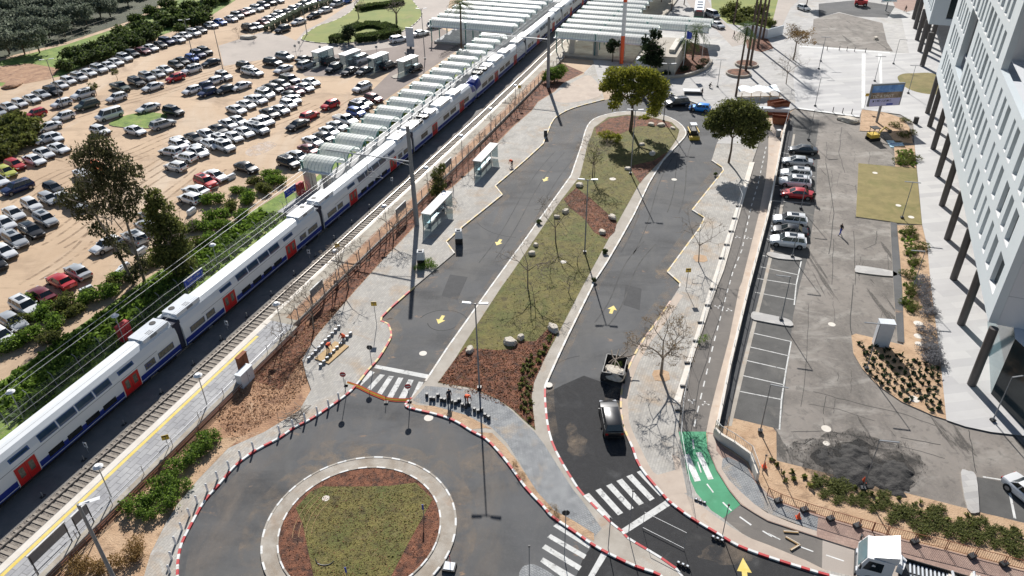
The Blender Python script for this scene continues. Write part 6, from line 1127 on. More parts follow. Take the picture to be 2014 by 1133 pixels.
# orchard fence
railing('wire_fence', [tuple(at(*p)) for p in ((60, 108), (145, 78), (250, 40), (300, 22), (380, -8))], 2.2, 0, 'pale post fence between orchard and dark bushes', 'fence', 4, M['dusty'], (.95, .5), r=.02)
# retaining wall with railing between cycle lane and bays
def wallrun(name, pts, h, w, m, label, z=0):
    mb = MB(); P = [Vector((*p[:2], 0)) for p in pts]
    L = []; Rr = []
    for i, p in enumerate(P):
        d = ((P[i+1] if i < len(P)-1 else P[i])-(P[i-1] if i else P[i])).normalized(); nn = Vector((d.y, -d.x, 0))*w/2; L.append(tuple((p-nn)[:2])); Rr.append(tuple((p+nn)[:2]))
    mb.prism(L+Rr[::-1], z, z+h, m); o = mb.build(name, tri=True); tag(o, label, 'wall'); return o
wp = W2([(1549, 232), (1541, 262), (1510, 425), (1471, 572), (1434, 725), (1409, 848)], 0)
wallrun('retaining_wall', wp, .75, .28, M['dusty'], 'long low pale wall between cycle lane and parking bays')
railing('wall_railing', wp, .75, .75, 'thin grey railing on top of the long low wall', 'railing', 3, M['metal'], (1, ), r=.03)
wp2 = W2(q('D3', (1580, 30), (1620, 75), (1730, 140), (1860, 235), (1915, 390)), 0)
wallrun('retaining_wall', wp2, 1.0, .25, M['dusty'], 'short kinked concrete wall at the end of the green crossing')
railing('wall_railing', wp2, .9, 1.0, 'grey picket railing on the short kinked wall', 'railing', 2.2, M['metal'], (1,), pickets=.16, r=.03)
sheet('gutter_shadow_strip', W2([(1551, 238), (1545, 264), (1513, 427), (1474, 574), (1437, 727), (1411, 838), (1430, 838), (1456, 727), (1495, 574), (1530, 427), (1559, 264), (1562, 238)], 0), .016, M['guttershade'])  # gutter, widened so its dark colour also paints the low wall's cast shadow
sheet('pale_kerb_strip', W2([(1431, 838), (1457, 727), (1496, 574), (1531, 427), (1560, 264), (1564, 264), (1537, 427), (1503, 574), (1465, 727), (1439, 838)], 0), .02, M['conc'])
fp = W2(q('D4', (-10, 505), (90, 555), (290, 625), (500, 690), (715, 752), (820, 780), (930, 812), (1150, 868), (1395, 925), (1620, 985), (1850, 1045), (2100, 1110)), .1)
for i, (a, b) in enumerate(zip(fp, fp[1:])):
    A, B = Vector(a), Vector(b); d = (B-A)*.03; railing('picket_fence', [tuple(A+d), tuple(B-d)], 1.05, .1, 'dark metal picket panel along the lower footpath, %s from left' % ORD[i], 'fence panel', 10, M['rust'], (.12, .96), pickets=.15, r=.025, group='picket fence panels')
for i, (px, py) in enumerate(q('D4', (80, 550), (285, 620), (490, 690), (700, 745), (1150, 870), (1600, 985), (1850, 1045))):
    o = MB().box((0, 0, .14), (.6, .4, .28), M['dark']).build('fence_block', loc=at(px, py, .1), rz=R(20)); tag(o, 'dark concrete block at a joint of the picket fence, %s from left' % ORD[i], 'block', 'blocks under the picket fence')
# temporary fence on block feet along the cycle lane
TF = [(1445, 377)]+q('B3', (1790, 487), (1762, 583), (1735, 685), (1700, 790), (1660, 895))+q('C3', (1590, 12), (1555, 140), (1500, 275), (1465, 420), (1400, 592), (1368, 775), (1330, 965))+[(1336, 880), (1352, 978)]
tfw = [at(x, y, .14) for x, y in TF]
for i in range(len(tfw)-1):
    a, b = tfw[i], tfw[i+1]; root = thing('mesh_fence_panel', 'see-through temporary fence panel beside the cycle lane, %s from the top' % ORD[i], 'fence panel', a, group='temporary fence panels'); v = b-a; m = MB()
    m.tube((0, 0, 0), (0, 0, 1.9), .022, M['metal'], n=4); m.tube((0, 0, 1.9), v+Vector((0, 0, 1.9)), .022, M['metal'], n=4); m.tube((0, 0, .2), v+Vector((0, 0, .2)), .015, M['metal'], n=3); m.build('frame', root)
    m = MB(); n_ = int(v.length/.3)
    for k in range(1, n_): m.tube(v*(k/n_)+Vector((0, 0, .2)), v*(k/n_)+Vector((0, 0, 1.9)), .0035, M['metal'], n=3, cap=False)
    for k in range(1, 5): m.tube(Vector((0, 0, .2+.34*k)), v+Vector((0, 0, .2+.34*k)), .0035, M['metal'], n=3, cap=False)
    m.build('wire_mesh', root)
for i, p in enumerate(tfw[1:-2]):
    o = MB().box((-.32, 0, .07), (.72, .22, .14), M['black']).box((-.55, 0, .13), (.16, .2, .08), M['dark']).build('rubber_weight', loc=p, rz=R(-4)); tag(o, 'black rubber foot of the temporary fence, %s from the top' % ORD[i], 'fence foot', 'temporary fence feet')
rail_p = [at(1264, 1040, .02), at(1345, 1081, .02)]; a, b = rail_p; root = thing('mesh_fence_panel', 'temporary fence panel standing alone on the asphalt by the lower crossing', 'fence panel', a); v = b-a; m = MB(); m.tube((0, 0, 0), (0, 0, 2), .022, M['metal'], n=4); m.tube(v, v+Vector((0, 0, 2)), .022, M['metal'], n=4); m.tube((0, 0, 2), v+Vector((0, 0, 2)), .022, M['metal'], n=4); m.tube((0, 0, .15), v+Vector((0, 0, .15)), .022, M['metal'], n=4); m.build('frame', root)
for i, (px, py) in enumerate([(1343, 1112), (1411, 1061), (1377, 987)]):
    m = MB()
    for k in range(3): m.box((k*.36-.36, 0, .09), (.26, .24, .18), M['black']); m.box((k*.36-.36, 0, .19), (.16, .14, .03), M['cabw'])
    tag(m.build('rubber_weight', loc=at(px, py, .1), rz=R(-30)), ['black and white fence block below the lower crossing', 'black and white fence block outside the kerb on the right', 'black and white fence block beside the green lane'][i], 'fence foot')
# ================================================ BOLLARDS, SIGNS, POSTS
BO = q('D1', (1335, 1105), (1350, 1000), (1380, 880), (1430, 770), (1490, 660), (1550, 560), (1630, 465), (1710, 370), (1800, 288), (1890, 205), (1990, 138))+q('C2', (290, 1090), (385, 1040), (482, 990), (570, 935), (650, 880), (185, 1140))
BO.sort(key=lambda p: p[0]+(1133-p[1])*.4)
for i, (px, py) in enumerate(BO):
    g = at(px, py, .13); m = MB(); m.tube((0, 0, 0), (0, 0, .85), .095, M['lampw'], .09, n=10); m.tube((0, 0, .85), (0, 0, .92), .09, M['lampw'], .04, n=10); tag(m.build('bollard', loc=g, smooth=True), 'white bollard behind the red-white roundabout kerb, %s from the bottom' % ORD[i], 'bollard', 'white bollards by the roundabout')
def sign(px, py, H, label, kind, z=.13, rz=0):
    g = at(px, py, z); root = thing('road_sign', label, 'sign', g, R(rz)); m = MB(); m.tube((0, 0, 0), (0, 0, H), .035, M['lampgrey'], n=6); m.build('post', root); m = MB()
    if kind == 'noentry':
        m.tube((0, .0, H-.3), (0, -.03, H-.3), .3, M['red'], n=20); m.box((0, -.04, H-.3), (.42, .02, .1), M['white'])
    elif kind == 'yellow': m.box((0, 0, H-.25), (.62, .04, .55), M['signy']); m.box((0, -.03, H-.1), (.5, .01, .1), M['black'])
    elif kind == 'dark': m.tube((0, .0, H-.3), (0, .03, H-.3), .3, M['dark'], n=18)
    elif kind == 'back': m.box((0, 0, H-.3), (.55, .03, .6), M['metal'])
    elif kind == 'blue': m.box((0, -.02, H-.3), (.14, .05, .6), M['signb'])
    elif kind == 'none': m.box((0, 0, H-.06), (.16, .1, .14), M['dark'])
    m.build('sign_plate', root); return root
sign(681, 776, 2.9, 'round red no-entry sign left of the upper zebra crossing', 'noentry'); sign(806, 795, 2.6, 'round red no-entry sign on the island tip by the zebra', 'noentry', rz=10)
sign(733, 727, 3.2, 'round sign seen from behind at the stop line', 'dark'); sign(741, 640, 3.2, 'yellow bus-stop sign on the left pavement bend', 'yellow'); sign(1349, 570, 3.0, 'yellow bus-stop sign on the right pavement', 'yellow'); sign(1699, 214, 2.9, 'yellow sign left of the billboard', 'yellow', .12); sign(669, 520, 3.0, 'yellow sign on the pale platform near the bare trees', 'yellow', .5); sign(332, 880, 1.5, 'yellow plate on the near platform railing', 'yellow', .5, 20)
sign(1022, 200, 3.2, 'yellow sign by the far platform fence', 'yellow', .5); sign(1236, 1052, 5.2, 'thin dark post with lamp at the lower zebra refuge', 'none'); sign(1196, 1078, 3.6, 'thin post left of the refuge at the lower crossing', 'none'); sign(1110, 1095, 5.4, 'tall thin post casting a shadow over the bottom zebra', 'dark', .02); sign(1421, 1052, 3.6, 'thin grey post by the red-white kerb lower right', 'none'); sign(1041, 1130, 3.4, 'thin post at the bottom splitter island', 'none'); sign(834, 1018, 1.6, 'narrow blue sign in the roundabout mulch', 'blue', .16); sign(684, 1140, 1.5, 'blue sign in the roundabout lawn at the bottom', 'blue', .16)
sign(1499, 930, 2.2, 'orange warning sign in the planting bed', 'none', .02)
for i, (px, py, ty) in enumerate(q('B2', (0, 0))*0+[(583, 110, 92), (591, 103, 84), (632, 112, 92), (685, 112, 94), (742, 112, 99), (800, 125, 104)]): sign(px, py, 2.6, 'small grey lane sign seen from behind by the toll huts, %s from left' % ORD[i], 'back', .02)
s_ = rf(-2, 0, 0)
for i, (s, n) in enumerate([(-21, 2), (-16.5, 2), (-11.6, 2), (-6.8, 2.2), (-2, 2.2), (2.6, 2.2), (7.2, 2.2), (12, 2.2), (16.8, 2.2), (21.6, 2.2), (26.3, 2.2), (31, 2.2), (36, 2.2)]):
    tag(MB().box((0, 0, .3), (.08, .08, .6), M['lampgrey']).box((0, 0, .04), (.45, .25, .08), M['dark']).build('marker_post', loc=rf(s, n, .02), rz=TH), 'short dark marker post in the train shadow, %s from the near end' % ORD[i], 'marker post', 'marker posts between the tracks')
for i, (s, n) in enumerate([(-15.6, 1.6), (4.4, 1.7), (21, 1.7), (44, 1.7)]):
    r_ = thing('track_sign', 'small white sign board between train and near rail, %s from the near end' % ORD[i], 'sign', rf(s, n, .02), TH, 'white track signs'); MB().tube((0, 0, 0), (0, 0, .9), .03, M['metal']).build('post', r_); MB().box((0, 0, .95), (.04, .42, .6), M['lampw']).box((-.025, 0, 1.0), (.01, .18, .2), M['dark']).build('sign_plate', r_)
# station name boards
def text(body, size, m, parent, loc, rot, name='lettering', ext=.004):
    cu = bpy.data.curves.new(name, 'FONT'); cu.body = body; cu.size = size; cu.align_x = 'CENTER'; cu.align_y = 'CENTER'; cu.extrude = ext; cu.resolution_u = 2; cu.materials.append(m); o = bpy.data.objects.new(name, cu); COL.objects.link(o); bpy.context.view_layer.update(); me = bpy.data.meshes.new_from_object(o); bpy.data.objects.remove(o); o = bpy.data.objects.new(name, me); COL.objects.link(o); o.parent = parent; o.location = loc; o.rotation_euler = rot; return o
def nameboard(px, py, label, w=3.2, z=.3):
    g = at(px, py, z); root = thing('station_sign', label, 'sign', g, TH-math.pi); Wd = w
    for y in (-1, 1): MB().box((y*w/2*.9, 0, 1.0), (.08, .08, 2.0), M['metal']).build('post', root)
    MB().box((0, 0, 1.75), (w, .07, 1.05), M['signb']).build('board', root); MB().box((0, 0, 2.32), (w+.1, .14, .08), M['white']).build('top_edge', root)
    text('ריפס - הינתנ', .42, M['white'], root, (0, .045, 1.95), (R(90), 0, math.pi)); text('Netanya - Sapir', .26, M['white'], root, (0, .045, 1.55), (R(90), 0, math.pi))
    return root
nameboard(388, 572, 'blue station name board left of the train, nearer one'); nameboard(575, 397, 'blue station name board by the first vaulted canopy', 2.8)
def backboard(s, n, z, w, label, h=1.0):
    g = rf(s, n, z); root = thing('station_sign', label, 'sign', g, TH)
    for y in (-1, 1): MB().box((y*w/2*.95, 0, 1.0), (.08, .08, 2.0), M['dark']).build('post', root)
    MB().box((0, 0, 1.7), (w, .07, h), M['lampgrey']).box((0, 0, 1.72+h/2), (w+.06, .14, .07), M['white']).build('board', root)
backboard(-25.6, 8.6, .5, 3.4, 'grey back of a station board at the bottom left platform'); backboard(-22.6, 8.75, .5, 1.5, 'small grey board next to the bottom left station board'); backboard(12.5, 8.5, .3, 2.6, 'grey station board among the bare trees, nearest one'); backboard(34, 8.5, .3, 3.0, 'grey station board beside the tall rail mast'); backboard(50, 8.5, .3, 2.6, 'grey station board left of the far bus shelter')
# cabinets
def cabinet(name, g, rz, dims, m, label, extra=None):
    root = thing(name, label, 'cabinet', g, rz); w, d, h = dims; MB().box((0, 0, h/2), dims, m).build('body', root); MB().box((0, 0, h+.03), (w+.08, d+.08, .07), m).build('lid', root)
    dm = MB(); dm.box((0, -d/2-.01, h*.5), (.012, .02, h*.9), M['dark']).box((w*.12, -d/2-.015, h*.5), (.05, .03, .12), M['dark']); dm.build('door', root); return root
cabinet('red_cabinet', at(249, 665, .3), TH, (1.5, .6, 1.9), M['red'], 'red equipment cabinet left of the train'); cabinet('red_cabinet', at(593, 382, .5), TH, (1.2, .7, 1.8), M['red'], 'red machine under the first vaulted canopy')
cabinet('red_cabinet', at(481, 727, .5), TH, (1.3, .4, 1.9), M['rust'], 'dark red slatted cabinet on the near platform end'); cabinet('white_cabinet', at(485, 752, .0), TH, (1.9, .7, 1.6), M['cabw'], 'white two-door cabinet below the near platform end')
cabinet('white_cabinet', at(1731, 678, .1), R(80), (.9, 1.5, 3.0), M['cabw'], 'tall white utility box in the fan-shaped bed'); cabinet('white_cabinet', at(611, 372, .5), TH, (1.0, 1.0, 3.4), M['cream'], 'pale pillar box under the first vaulted canopy')
# bus shelters
def shelter(cor, label):
    a, b, c, d = [at(*q('B2', p)[0], 2.6) for p in cor]; ce = (a+b+c+d)/4; ax = ((c+d)/2-(a+b)/2); L = ax.length; ang = math.atan2(ax.y, ax.x); root = thing('bus_shelter', label, 'bus shelter', (ce.x, ce.y, .13), ang, 'bus shelters')
    MB().box((0, 0, 2.5), (L, 1.45, .12), M['white']).build('roof', root); MB().box((L*.36, .2, 2.6), (.5, .35, .06), M['signb']).build('roof_vent', root)
    for x in (-.48, -.16, .16, .48):
        MB().box((x*L, .6, 1.22), (.09, .09, 2.42), M['dark']).build('post', root)
    for x in (-.48, .48): MB().box((x*L, -.1, 1.25), (.03, 1.1, 2.1), M['clear']).build('side_panel', root)
    for x in (-.32, 0, .32): MB().box((x*L, .6, 1.3), (L*.3, .02, 1.9), M['clear']).build('back_panel', root)
    MB().box((0, .35, .48), (L*.7, .4, .06), M['metal']).box((-L*.3, .35, .22), (.06, .3, .44), M['dark']).box((L*.3, .35, .22), (.06, .3, .44), M['dark']).build('bench', root)
    MB().box((0, -.68, 2.4), (L-.1, .06, .12), M['dark']).build('fascia', root); return root
shelter([(1295, 545), (1365, 555), (1540, 375), (1470, 365)], 'white-roofed glass bus shelter nearer the camera on the left pavement'); shelter([(1700, 132), (1765, 138), (1895, 0), (1840, -15)], 'white-roofed glass bus shelter farther up the left pavement')
# billboard
g = at(1724, 240, .1); root = thing('billboard', 'tilted-looking billboard with blue photo and lavender band on one steel post', 'billboard', g, R(6)); MB().tube((0, 0, 0), (0, 0, 3.2), .22, M['lampgrey'], n=10).build('post', root); MB().box((.4, 0, 5.0), (6.0, .35, 4.0), M['lampgrey']).build('frame', root)
MB().box((.4, -.19, 6.1), (5.6, .03, 1.2), mat('poster_sky', (.02, .12, .45), (.25, .45, .75), .5, .5)).build('picture_sky', root); MB().box((.4, -.19, 4.95), (5.6, .03, 1.1), mat('poster_view', (.10, .08, .05), (.45, .35, .28), 1.2, .5)).build('picture_view', root); MB().box((.4, -.19, 3.72), (5.6, .03, 1.34), M['lav']).build('text_band', root); MB().box((1.4, -.22, 3.3), (1.2, .02, .3), M['signb']).build('button', root)
text('TIC A SPOT', .75, M['white'], root, (-.2, -.22, 4.75), (R(90), 0, 0)); text('תרידל הנחתה', .6, M['navy'], root, (-.2, -.22, 3.95), (R(90), 0, 0))
# red and white chimney pole
g = at(1222, 126, 0); H_ = toh(1222, 126, -60); root = thing('striped_pole', 'thick tall pole banded orange and white at the right canopies', 'pole', g); zs = [toh(1222, 126, y) for y in (70, 4, -60)]
za = 0
for z1, mm in zip(zs, ('orange', 'lampw', 'orange')): MB().tube((0, 0, za), (0, 0, z1), .42, M[mm], .42, n=16).build('band', root, smooth=True); za = z1
g = at(1343, 136, .13); root = thing('flagpole', 'white flagpole with a limp blue flag', 'flagpole', g); MB().tube((0, 0, 0), (0, 0, 8.2), .08, M['lampw'], .05).build('pole', root); fm = MB()
for k in range(5): fm.quad((.05+.22*k, .08*math.sin(k*1.9), 6.4), (.27+.22*k, .08*math.sin((k+1)*1.9), 6.35), (.27+.22*k, .08*math.sin((k+1)*1.9), 8.0-.1*k), (.05+.22*k, .08*math.sin(k*1.9), 8.0-.1*k), M['signb'])
fm.build('flag', root)
for i, (px, py, H) in enumerate([(1304, 145, 5.5), (1380, 115, 6)]): tag(MB().tube((0, 0, 0), (0, 0, H), .07, M['lampw'], .05).box((0, 0, .05), (.3, .3, .1), M['conc']).build('white_post', loc=at(px, py, .13)), ['thin white pole in the mulch before the flat-roofed house', 'thin white pole right of the flag'][i], 'pole')
# ================================================ BUILDINGS AT THE STATION
H1 = [(30.4, 157.5), (34.8, 156.3), (39.9, 169.9), (35.5, 172)]; root = thing('station_house', 'cream flat-roofed house beside the right canopies', 'house', (30.4, 157.5, 0)); sh_ = lambda P: [(x-30.4, y-157.5) for x, y in P]
o = MB().prism(sh_([(27.8, 158.4), (34.8, 156.3), (39.9, 169.9), (33, 172)]), 0, 3.8, M['cream']).build('wall', root, tri=True); MB().prism(sh_([(27.6, 158.2), (34.95, 156.05), (40.1, 170.1), (32.9, 172.2)]), 3.8, 4.0, M['roofg']).build('roof', root, tri=True)
MB().box((5.6, 6, 4.35), (1.1, 9, .7), M['cream'], rz=-.35).build('roof_duct', root)
for k in range(4): MB().box((6.6+k*.6, 8+k*1.2, 4.3), (.6, .8, .6), M['cabw'], rz=-.35).build('air_unit', root)
MB().box((2.7, -.12, 2.3), (1.0, .06, .7), M['dark'], rz=-.28).build('window', root); MB().box((-1.6, 1.0, 1.6), (3.4, 2.2, 3.2), M['cabw'], rz=-.28).build('annex', root)
root = thing('plaza_wall', 'curved low grey wall round the mulch before the station house', 'wall', (0, 0, 0)); root.location = at(1300, 150, .12); wp3 = smooth(W2(q('A3', (1100, 590), (1180, 612), (1320, 608), (1450, 575), (1530, 530), (1560, 485)), .12), 3); bpy.data.objects.remove(root)
wallrun('plaza_wall', wp3, .6, .5, M['conc'], 'curved low grey wall round the mulch before the station house', .12)
wallrun('site_wall', W2([(1462, 64), (1508, 76), (1538, 68)], .12), 2.2, .3, M['cabw'], 'tall pale grey site wall behind the palms', .12)
for i, (px, py, r) in enumerate([(1452, 146, 2.6), (1468, 128, 2.5)]):
    g = at(px, py, .12); root = thing('ring_planter', ['round grey ring planter nearer the camera at the palms', 'round grey ring planter behind the first at the palms'][i], 'planter', g); m = MB(); m.prism(circle((0, 0), r, 28), 0, .45, M['conc']); m.build('wall', root); MB().prism(circle((0, 0), r-.3, 28), .46, .46, M['mulch']).build('soil', root, tri=True)
# toll huts
for i, (x, y) in enumerate([(640, 265), (980, 298), (1330, 335), (1700, 375)]):
    a = at(520+x/6.294, 60+y/6.294, 3.0); root = thing('toll_hut', 'white-roofed glazed ticket hut of the car park gate, %s from left' % ORD[i], 'hut', (a.x+1.0, a.y+1.9, 0), R(58), 'ticket huts')
    MB().box((0, 0, 2.95), (5.2, 2.1, .18), M['lampw']).build('roof', root)
    for sx in (-1, 1):
        for sy in (-1, 1): MB().box((sx*2.4, sy*.9, 1.45), (.1, .1, 2.9), M['lampgrey']).build('post', root)
    for sy in (-1, 1): MB().box((0, sy*.92, 1.5), (4.6, .04, 2.6), M['clear']).build('side_panel', root)
    MB().box((.2, 0, .7), (1.6, .8, 1.4), M['dark']).build('ticket_machine', root); MB().prism([(-4.5, -1.2), (4, -1.2), (4, 1.2), (-4.5, 1.2), (-5.2, 0)], .0, .14, M['conc']).build('island', root, tri=True)
g = at(808, 95, .02); root = thing('tall_sign', 'tall grey notice board on the road by the gate', 'sign', g, R(-20)); MB().box((0, 0, 2.6), (1.9, .25, 4.4), M['cabw']).build('board', root); MB().box((0, 0, .25), (.5, .2, .5), M['dark']).build('foot', root)
# bus
a, b_2 = at(1365, 36, .13), at(1354, -12, .13); root = thing('bus', 'green and white city bus on the far road, cut by the top edge', 'bus', (50.6, 205.2, .135), R(-104)); m = MB()
m.box((0, 0, 1.85), (12, 2.5, 2.1), M['lampw']); m.box((0, 0, .62), (11.9, 2.48, .5), M['busg']); m.box((0, 0, 3.0), (11.8, 2.3, .2), M['lampw']); m.build('body', root)
MB().box((6.02, 0, 2.1), (.05, 2.3, 1.3), M['glass']).build('windscreen', root); MB().box((6.03, 0, 1.0), (.06, 2.45, .9), M['busg']).build('front_panel', root); MB().box((6.04, 0, 2.85), (.05, 1.5, .25), M['red']).build('destination_display', root)
for sg in (-1, 1): MB().box((0, sg*1.26, 2.0), (11, .03, .9), M['glass']).build('side_window', root)
for xx in (4, -3.2):
    for sg in (-1, 1): MB().tube((xx, sg*1.27, .5), (xx, sg*1.0, .5), .5, M['rubber'], n=14).build('wheel', root)
for k in range(3): MB().box((-3+k*3, 0, 3.2), (1.2, 1.4, .25), M['cabw']).build('roof_unit', root)
# ================================================ ROCKS, PILES, SMALL THINGS
def rock(px, py, sx, sy, sz, label, seed, m='rock', z=.14, cat='boulder', group='pale boulders on the island', name='boulder'):
    b = bmesh.new(); bmesh.ops.create_icosphere(b, subdivisions=3, radius=1)
    for v in b.verts:
        n = v.co.normalized(); f = 1+.28*noise.noise(n*1.4+Vector((seed*3.1, 0, 0)))+.10*noise.noise(n*4+Vector((seed, 5, 0))); v.co = n*f; v.co.x = max(min(v.co.x, .82), -.85); v.co.z = max(min(v.co.z, .72), -.3); v.co = Vector((v.co.x*sx, v.co.y*sy, (v.co.z+.25)*sz))
    me = bpy.data.meshes.new(name); b.to_mesh(me); b.free(); me.materials.append(M[m]); o = bpy.data.objects.new(name, me); COL.objects.link(o); o.location = at(px, py, z); o.rotation_euler.z = seed*1.3; tag(o, label, cat, group); return o
for i, (px, py, sx, sy, sz, lb) in enumerate([(924, 690, 1.0, .6, .7, 'rounded boulder at the mulch edge beside the left-hand lamp'), (1003, 675, 1.3, .9, .9, 'big pale boulder in the middle of the lawn and mulch line'), (1024, 666, .7, .6, .8, 'smaller boulder touching the big one on the mulch line'), (1088, 648, 1.5, .8, .9, 'long white boulder by the right rim of the island'), (1046, 500, .8, .6, .7, 'boulder on the left rim beside the bare tree, lower'), (1054, 483, .6, .5, .6, 'small boulder on the left rim beside the bare tree, upper'), (1095, 428, .8, .5, .6, 'boulder left of the central mulch patch'), (1112, 417, 1.0, .7, .7, 'boulder at the top left of the central mulch patch'), (1140, 366, .9, .9, .8, 'square pale boulder at the left rim above the mulch'), (1204, 430, .7, 1.1, .9, 'upright white boulder right of the central mulch'), (1184, 458, 1.0, .7, .7, 'flat wedge-shaped boulder below the central mulch'), (1235, 333, 1.0, .7, .6, 'boulder at the foot of the third tall lamp'), (1283, 303, 1.4, .7, .6, 'flat boulder in the shade near the right rim'), (1281, 246, 1.0, .8, .7, 'round boulder at the top mulch, left one'), (1300, 247, 1.2, .8, .7, 'boulder at the foot of the farthest tall lamp'), (1323, 253, 1.0, .6, .5, 'low boulder at the top right of the island'), (1262, 285, .9, .6, .5, 'boulder in the shade of the big tree')]): rock(px, py, sx*.66, sy*.66, sz*.62, lb, i+1)
for i, (px, py) in enumerate([(246, 530), (238, 538), (455, 352), (420, 370), (378, 420), (280, 498), (172, 575), (38, 672)]):
    o = MB().box((0, 0, .3), (1.5, .6, .6), M['cabw']).box((0, 0, .68), (1.4, .4, .18), M['cabw']).build('concrete_block', loc=at(px, py, 0), rz=R(rnd.uniform(0, 90))); tag(o, 'white concrete block between dirt lot and green bushes, %s from right' % ORD[[5, 6, 0, 1, 2, 3 + 1, 7, 8][i] if False else i], 'block', 'white concrete blocks')
o = MB(); K = 60
vs = []; fs = []
for i in range(K):
    for j in range(K):
        x = (i/(K-1)-.5)*8.5; y = (j/(K-1)-.5)*6; r_ = max(0, min(1, 1-(x/4.2)**2-(y/2.9)**2+.9*noise.noise(Vector((x*.5, y*.5, 9)))+.35*noise.noise(Vector((x*1.6, y*1.6, 4)))-.12)); h_ = -.05+.55*r_**.7*(.5+.9*abs(noise.noise(Vector((x*.55, y*.55, 3)))))+.06*noise.noise(Vector((x*3, y*3, 1)))*(r_ > 0); vs.append((x, y, h_-.02))
for i in range(K-1):
    for j in range(K-1): fs.append((i*K+j, (i+1)*K+j, (i+1)*K+j+1, i*K+j+1))
o.add(vs, fs, mat('asphalt_rubble', (.035, .034, .034), (.07, .066, .062), 3, .95, 1, bscale=12)); ob_ = o.build('asphalt_heap', loc=at(1700, 925, .01), rz=R(-20), smooth=True); tag(ob_, 'spread heap of black asphalt millings on the worn lot', 'heap')
g_ = at(1690, 905); sp_ = [(g_.x+(5.6+1.6*noise.noise(Vector((math.cos(R(t))*1.5, math.sin(R(t))*1.5, 7)))+.5*noise.noise(Vector((math.cos(R(t))*6, math.sin(R(t))*6, 2))))*math.cos(R(t)), g_.y+(3.6+1.5*noise.noise(Vector((math.cos(R(t))*2, math.sin(R(t))*2, 3)))+.4*noise.noise(Vector((math.cos(R(t))*7, math.sin(R(t))*7, 8))))*math.sin(R(t))) for t in range(0, 360, 4)]
sheet('asphalt_stain', sp_, .0171, M['coal2']); g_2 = at(1700, 915); sheet('asphalt_stain', [(g_2.x+(x-g_.x)*.72, g_2.y+(y-g_.y)*.8) for x, y in sp_], .0176, film('millings_core', (.030, .029, .028), .45, .36, .66, .95))
scatter('asphalt_crumbs', sp_, 2500, .06, M['tyrecrumb'], .0125, 'black crumbs round the heap of millings', .05)
for i, (px, py, sx, lb, m) in enumerate([(25, 168, 3.2, 'long low heap of red soil at the left edge', 'soil'), (488, 75, 2.4, 'heap of dark soil by the clipped hedges', 'rock'), (1722, 78, 1.0, 'small rubble heap on the far worn lot', 'rock'), (1668, 238, 2.2, 'grey rubble strewn left of the billboard bed', 'rock')]): rock(px, py, sx, sx*.5, .7, lb, 40+i, m if m != 'soil' else 'soil', .01, 'heap', 'heaps of soil and rubble', 'soil_heap')
def cover(px, py, z, label): pass
# white sacks
for i, (px, py, lb) in enumerate([(903, 478, 'tall white sack over a dark base at the kerb of the bus bay'), (829, 520, 'white sack beside green potted plants at the kerb')]):
    root = thing('bulk_bag', lb, 'sack', at(px, py, .05)); m = MB(); m.prism([(-.42, -.42), (.42, -.42), (.42, .42), (-.42, .42)], .9, 2.0, M['bagw']); m.add([(-.5, -.5, .9), (.5, -.5, .9), (.5, .5, .9), (-.5, .5, .9), (-.38, -.38, 2.0), (.38, -.38, 2.0), (.38, .38, 2.0), (-.38, .38, 2.0)], [(0, 1, 5, 4), (1, 2, 6, 5), (2, 3, 7, 6), (3, 0, 4, 7)], M['bagw']); m.build('sack', root); MB().box((0, 0, .48), (.95, .95, .86), M['black']).build('crate', root); MB().box((0, 0, 2.05), (.5, .4, .12), M['black']).build('handles', root)
for i, (px, py) in enumerate([(836, 524), (850, 527), (846, 518), (824, 530)]): shrub('pot', 'bright', px, py, .45, 'potted green plant beside the white sack, %s from left' % ORD[[1, 3, 2, 0][i]], 'potted plants by the kerb', z=.13, nl=700, sz=.2, seed=19, name='potted_plant', cat='plant')
for i, (px, py) in enumerate([(1060, 440), (1190, 498), (1168, 553), (1407, 345)]): shrub('pot2', 'hedge', px, py, .62 if i < 2 else .5, ['cube of turf and leaves on the left kerb of the island', 'cube of turf on the right kerb of the island', 'dark plant on the right kerb below the turf cube', 'dark uprooted plant in the right bus bay'][i], 'plants left by the kerb', z=.13, nl=1300, sz=.16, seed=20, name='plant_clump', cat='plant', bl=[(0, 0, .5, .6, .6, .5)])
shrub('pot3', 'bright', 1383, 671, .5, 'bright green plant against the temporary fence', 'plants left by the kerb', z=.14, nl=400, sz=.2, seed=22, name='plant_clump', cat='plant')
for (px, py) in [(1300, 738), (1377, 508)]: sheet('tree_pit', [tuple((at(px, py, .13)+Vector((x, y, 0)))[:2]) for x, y in [(-.75, -.8), (.2, -1.0), (.8, -.7), (.9, .5), (.3, .9), (-.6, .8), (-.9, .1)]], .145, M['bedsoil'])
